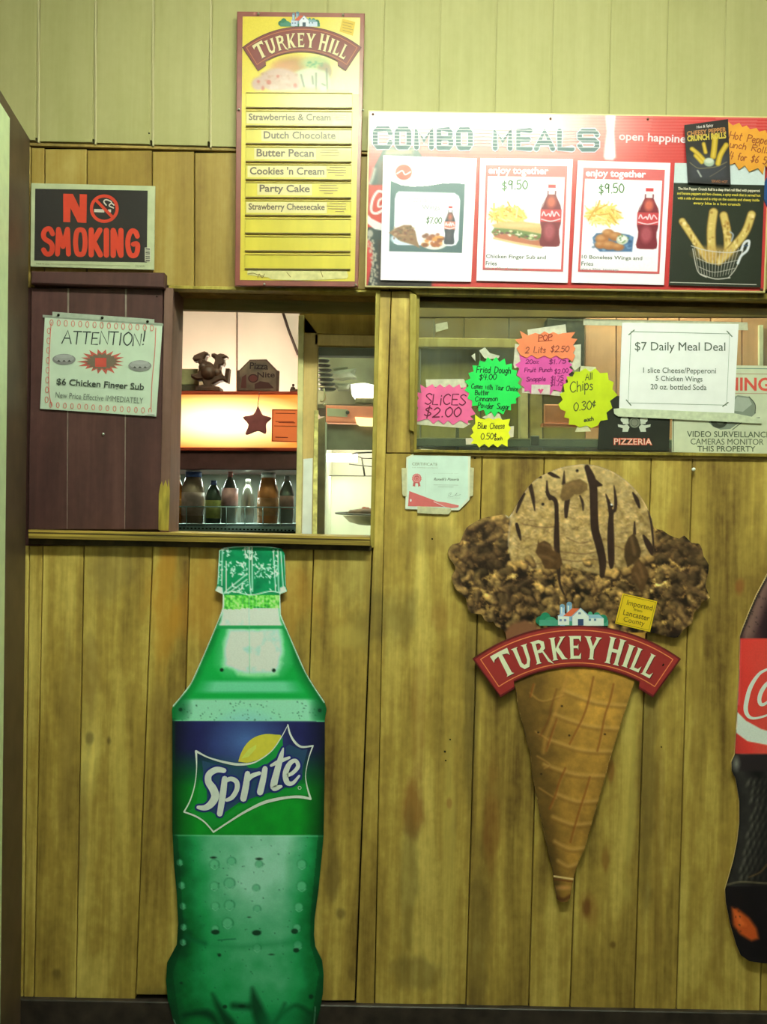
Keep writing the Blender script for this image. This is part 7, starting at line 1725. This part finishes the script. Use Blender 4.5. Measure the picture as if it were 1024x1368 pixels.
so = smooth_path(zs2([(722, -46), (748, 8), (765, 26), (820, 44), (782, 84), (782, 140), (770, 158), (722, 138), (650, 164), (634, 154), (655, 92), (615, 38), (690, 20), (722, -46)]), 3)[:-1]
slab('star', so, YH, YH + .012, mat('star_red', (.30, .07, .07), .45, .4, var=.15), t, .003)
tube('string', [P(344, 542, YH + .006), P(346, 529, YH + .006), P(346, 524, YC - .012)], .0012, mat('dark_cable', (.08, .05, .04), .5), t)
t = empty('taped_notice', P(381, 590, YC - .003), 'orange paper notice taped to the right of the lit header', 'notice')
slab('sheet', [(363, 546.5), (398, 547), (398, 591), (362.5, 590)], YC - .0045, YC - .0015, mat('orange_paper_glow', (.72, .13, .035), .6, .3, emit=(1, .25, .06, .38)), t)  # faint glow put into the paper itself, though it is no lamp
f = Flat(560, .6, .2)
for y_, a, b, w in [(552, 368, 394, .8), (563, 368, 392, .9), (564.5, 372, 394, .9), (569, 366, 396, .7), (584, 368, 384, 1.1)]: f.stroke([(a, y_), (b, y_ + .4)], w, (130, 40, 26), sm=False)
f.outline([(364, 547.5), (397.4, 548), (397.4, 590), (363.6, 589)], 1.1, (120, 30, 22))
f.build('notice_lines', YC - .005, t)
# warm tube lamp behind the cooler top, washing the wall boards
t = empty('wall_wash_lamp', P(320, 520, YC + .36), 'fluorescent tube lamp lying behind the cooler top, hidden from the window', 'lamp')
p0 = P(190, 500, YC + .40); p1 = P(400, 500, YC + .40); zt = P(300, 523, YC).z
tube('glowing_tube', [(p0.x, YC + .40, zt - .02), (p1.x, YC + .40, zt - .02)], .016, mat('warm_tube_glow', (1, .9, .8), .5, emit=(1, .82, .62, 50)), t, 10)
wbox('lamp_tray', (p0.x - .03, YC + .36, zt - .06), (p1.x + .03, YC + .44, zt - .04), mat('white_enamel', (.7, .7, .66), .4), t)

# ---- pizza warmer seen through the sash glass
YZ = 1.0
wm = empty('pizza_warmer', P(480, 722, YZ), 'heated pizza display with an orange hood behind the sliding sash', 'warmer')
RH = mat('orange_hood_glow', (.93, .34, .18), .35, .5, var=.06, emit=(1, .30, .15, .35))  # faint glow put into the hood colour to brighten it
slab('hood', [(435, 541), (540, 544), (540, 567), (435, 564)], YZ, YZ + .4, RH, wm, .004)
slab('hood_label', [(436.5, 545), (464, 547), (464, 557), (436.5, 556)], YZ - .002, YZ, mat('pale_hood_label', (.8, .78, .5), .4, .4), wm)
tube('hood_knob', [P(464, 551, YZ - .012), P(464, 551, YZ)], .007, mat('dark_knob', (.12, .12, .08), .4), wm, 12)
slab('reflection_patch', [(474, 557), (505, 559), (505, 570), (480, 569), (476, 566)], YZ - .004, YZ, mat('reflection_patch_yellow', (.9, .8, .4), .4, emit=(1, .86, .42, 1.6)), wm)  # glowing patch added to stand for a bright reflection
WP = mat('pale_enamel', (.72, .76, .60), .35, .5, var=.06, scale=8)
xz0, zz0 = zx(430, 722, YZ); xz1 = zx(545, 722, YZ)[0]; zh = P(480, 565, YZ).z
wbox('warmer_back', (xz0, YZ + .38, zz0), (xz1, YZ + .40, zh), WP, wm); wbox('warmer_side', (xz0 - .0, YZ + .0, zz0), (xz0 + .008, YZ + .38, zh), WP, wm); wbox('warmer_floor', (xz0, YZ, .002), (xz1, YZ + .4, zz0 + .002), WP, wm)
slab('upper_wall', [(434, 566), (540, 569), (540, 601), (434, 601)], YZ + .02, YZ + .03, mat('olive_grey_panel', (.32, .31, .20), .5, .3, var=.1), wm)
tube('heat_tube', [P(434, 611, YZ + .05), P(477, 612, YZ + .05)], .015, mat('heat_tube_glow', (1, 1, .95), .5, emit=(1, .98, .88, 9)), wm, 12)
tubes('upper_rack', [([P(470, 607, YZ + .04), P(476, 605, YZ + .02), P(530, 603, YZ + .02)], .0028), ([P(470, 607, YZ + .04), P(484, 612, YZ + .1), P(530, 613, YZ + .1)], .0022), ([P(466, 620, YZ + .06), P(530, 627, YZ + .06)], .002), ([P(434, 635.5, YZ + .2), P(530, 636, YZ + .2)], .002), ([P(483, 612, YZ + .1), P(487, 636, YZ + .1)], .003)], mat('dark_rack_wire', (.10, .10, .07), .4, .5), wm)
PCN = P(500, 693, YZ + .12)
t = empty('pizza_pan', PCN, 'round pizza pan on the lowest rack inside the warmer', 'pan')
lathe('pan_dish', [(.055, -.012), (.092, -.002), (.115, .020), (.118, .022), (.11, .020), (.09, .004)], PCN + Vector((0, 0, -.012)), mat('tan_pan', (.45, .36, .20), .4, .5, var=.2), t, 30)
ringp = [PCN + Vector((.142 * math.cos(a * PI / 18), .142 * math.sin(a * PI / 18), .018 + .004 * math.sin(a * PI / 18))) for a in range(37)]
tube('pan_ring', ringp, .0035, mat('dark_rack_wire', (.10, .10, .07), .4, .5), t)
lathe('pizza_crust', [(.10, 0), (.104, .008), (.096, .016), (.06, .022), (.001, .024)], PCN + Vector((.005, 0, .014)), mat('dark_crust', (.16, .10, .05), .7, .2, var=.4, scale=40, bump=.5), t, 26)
rng = random.Random(3)
for k in range(7):
    a = rng.uniform(0, 6.28); r = rng.uniform(.01, .055); ball('topping', PCN + Vector((.005 + r * math.cos(a), r * math.sin(a), .037)), rng.uniform(.007, .012), mat('topping_red', (.34, .07, .04), .5), t, (1, 1, .6), 5)
# stack of dark pans, bag and glowing lamp reflection above the warmer
YQ = 1.3
t = empty('pan_stack_shelf', P(432, 545, YQ), 'dim olive shelf panel behind the dark pans', 'shelf')
slab('shelf_back', rect(420, 455, 545, 545), YQ + .2, YQ + .22, mat('olive_wall_panel', (.42, .42, .26), .6, .3, var=.25, scale=7), t)
slab('shelf_board', rect(420, 540, 545, 545), YQ - .1, YQ + .2, mat('olive_shelf', (.2, .18, .1), .6), t)
DP = mat('dark_pan_iron', (.035, .025, .02), .35, .5)
for k in range(7):
    c = P(431 + k * 1.0, 482 + k * 6.3, YQ)
    t = empty('baking_pan', c, ['topmost', 'second from the top', 'third from the top', 'middle', 'third from the bottom', 'second from the bottom', 'lowest'][k] + ' dark round pan of the tall stack behind the sash glass', 'pan', 'stack of dark pans behind the sash glass')
    lathe('pan_body', [(.020 + k * .001, -.006), (.026 + k * .0016, 0), (.026 + k * .0016, .003), (.02, .001)], c, DP, t, 18)
t = empty('plastic_bag', P(455, 505, YQ), 'crumpled pale plastic bag on the shelf behind the sash glass', 'bag')
bm_v = ZF([(0, 0)])
cr_ = Z(9.309, 395, 440)
slab('bag_body', cr_([(420, 590), (440, 520), (560, 500), (740, 478), (720, 520), (750, 590), (680, 580), (560, 600)]), YQ + .03, YQ + .12, mat('bag_film', (.55, .58, .42), .3, .5, var=.25, scale=18, bump=.6), t, .012)
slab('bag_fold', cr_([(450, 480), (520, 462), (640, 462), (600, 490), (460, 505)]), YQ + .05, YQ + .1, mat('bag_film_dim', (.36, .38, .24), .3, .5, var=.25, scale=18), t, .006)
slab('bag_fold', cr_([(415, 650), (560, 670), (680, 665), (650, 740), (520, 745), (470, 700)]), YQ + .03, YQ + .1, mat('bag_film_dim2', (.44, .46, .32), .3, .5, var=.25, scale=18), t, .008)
t = empty('lamp_reflection', P(486, 530, YQ), 'bright white glowing block standing for a lamp reflection at the right of the sash glass', 'lamp')
slab('reflection_panel', cr_([(680, 680), (780, 665), (860, 662), (990, 690), (992, 820), (960, 850), (820, 845), (730, 840), (690, 790)]), YQ - .04, YQ + .05, mat('reflection_panel_glow', (1, 1, .95), .5, emit=(1, 1, .93, 2.2)), t, .01)  # glowing block added where a lamp is reflected in the sash glass
slab('reflection_base', cr_([(740, 850), (980, 855), (975, 925), (730, 920)]), YQ - .03, YQ + .05, mat('reflection_base_tan', (.5, .42, .22), .5, var=.3), t, .004)
t = empty('serving_tongs', P(432, 540, YZ + .02), 'pale metal tongs hanging at the left of the sash glass', 'tongs')
tube('tongs_arm', [P(*cr_([(345, 735)])[0], YZ + .02), P(*cr_([(362, 800)])[0], YZ + .02), P(*cr_([(355, 870)])[0], YZ + .02), P(*cr_([(330, 895)])[0], YZ + .02), P(*cr_([(305, 885)])[0], YZ + .02)], .004, mat('tongs_steel', (.6, .56, .3), .3, .5, metal=.4), t)
ball('tongs_pivot', P(*cr_([(360, 938)])[0], YZ + .02), .006, mat('tongs_steel', (.6, .56, .3), .3, .5, metal=.4), t, seg=6)
# unseen kitchen fixtures added as fill light, and under-hood lamp
fixture((.25, 2.2, 2.75), 1.2, KITCHEN_EMIT, 'unseen twin tube ceiling light added over the kitchen for ambient light')  # added for kitchen ambient light, out of view
fixture((.15, .50, 2.3), 2.0, KITCHEN_EMIT * 1.35, 'unseen long twin tube light added behind the front windows to light the cooler front')  # added out of view to brighten the cooler front
light('warmer_lamp', 'AREA', (P(490, 570, YZ).x, YZ + .16, zh - .012), 1.5, (1, .97, .85), .14, .2, (0, 0, 0))
light('front_warm_lamp', 'AREA', (P(900, 400, .5).x, .5, P(900, 400, .5).z + .25), 1.5, (1, .62, .42), .3, .1, (math.radians(25), 0, 0))
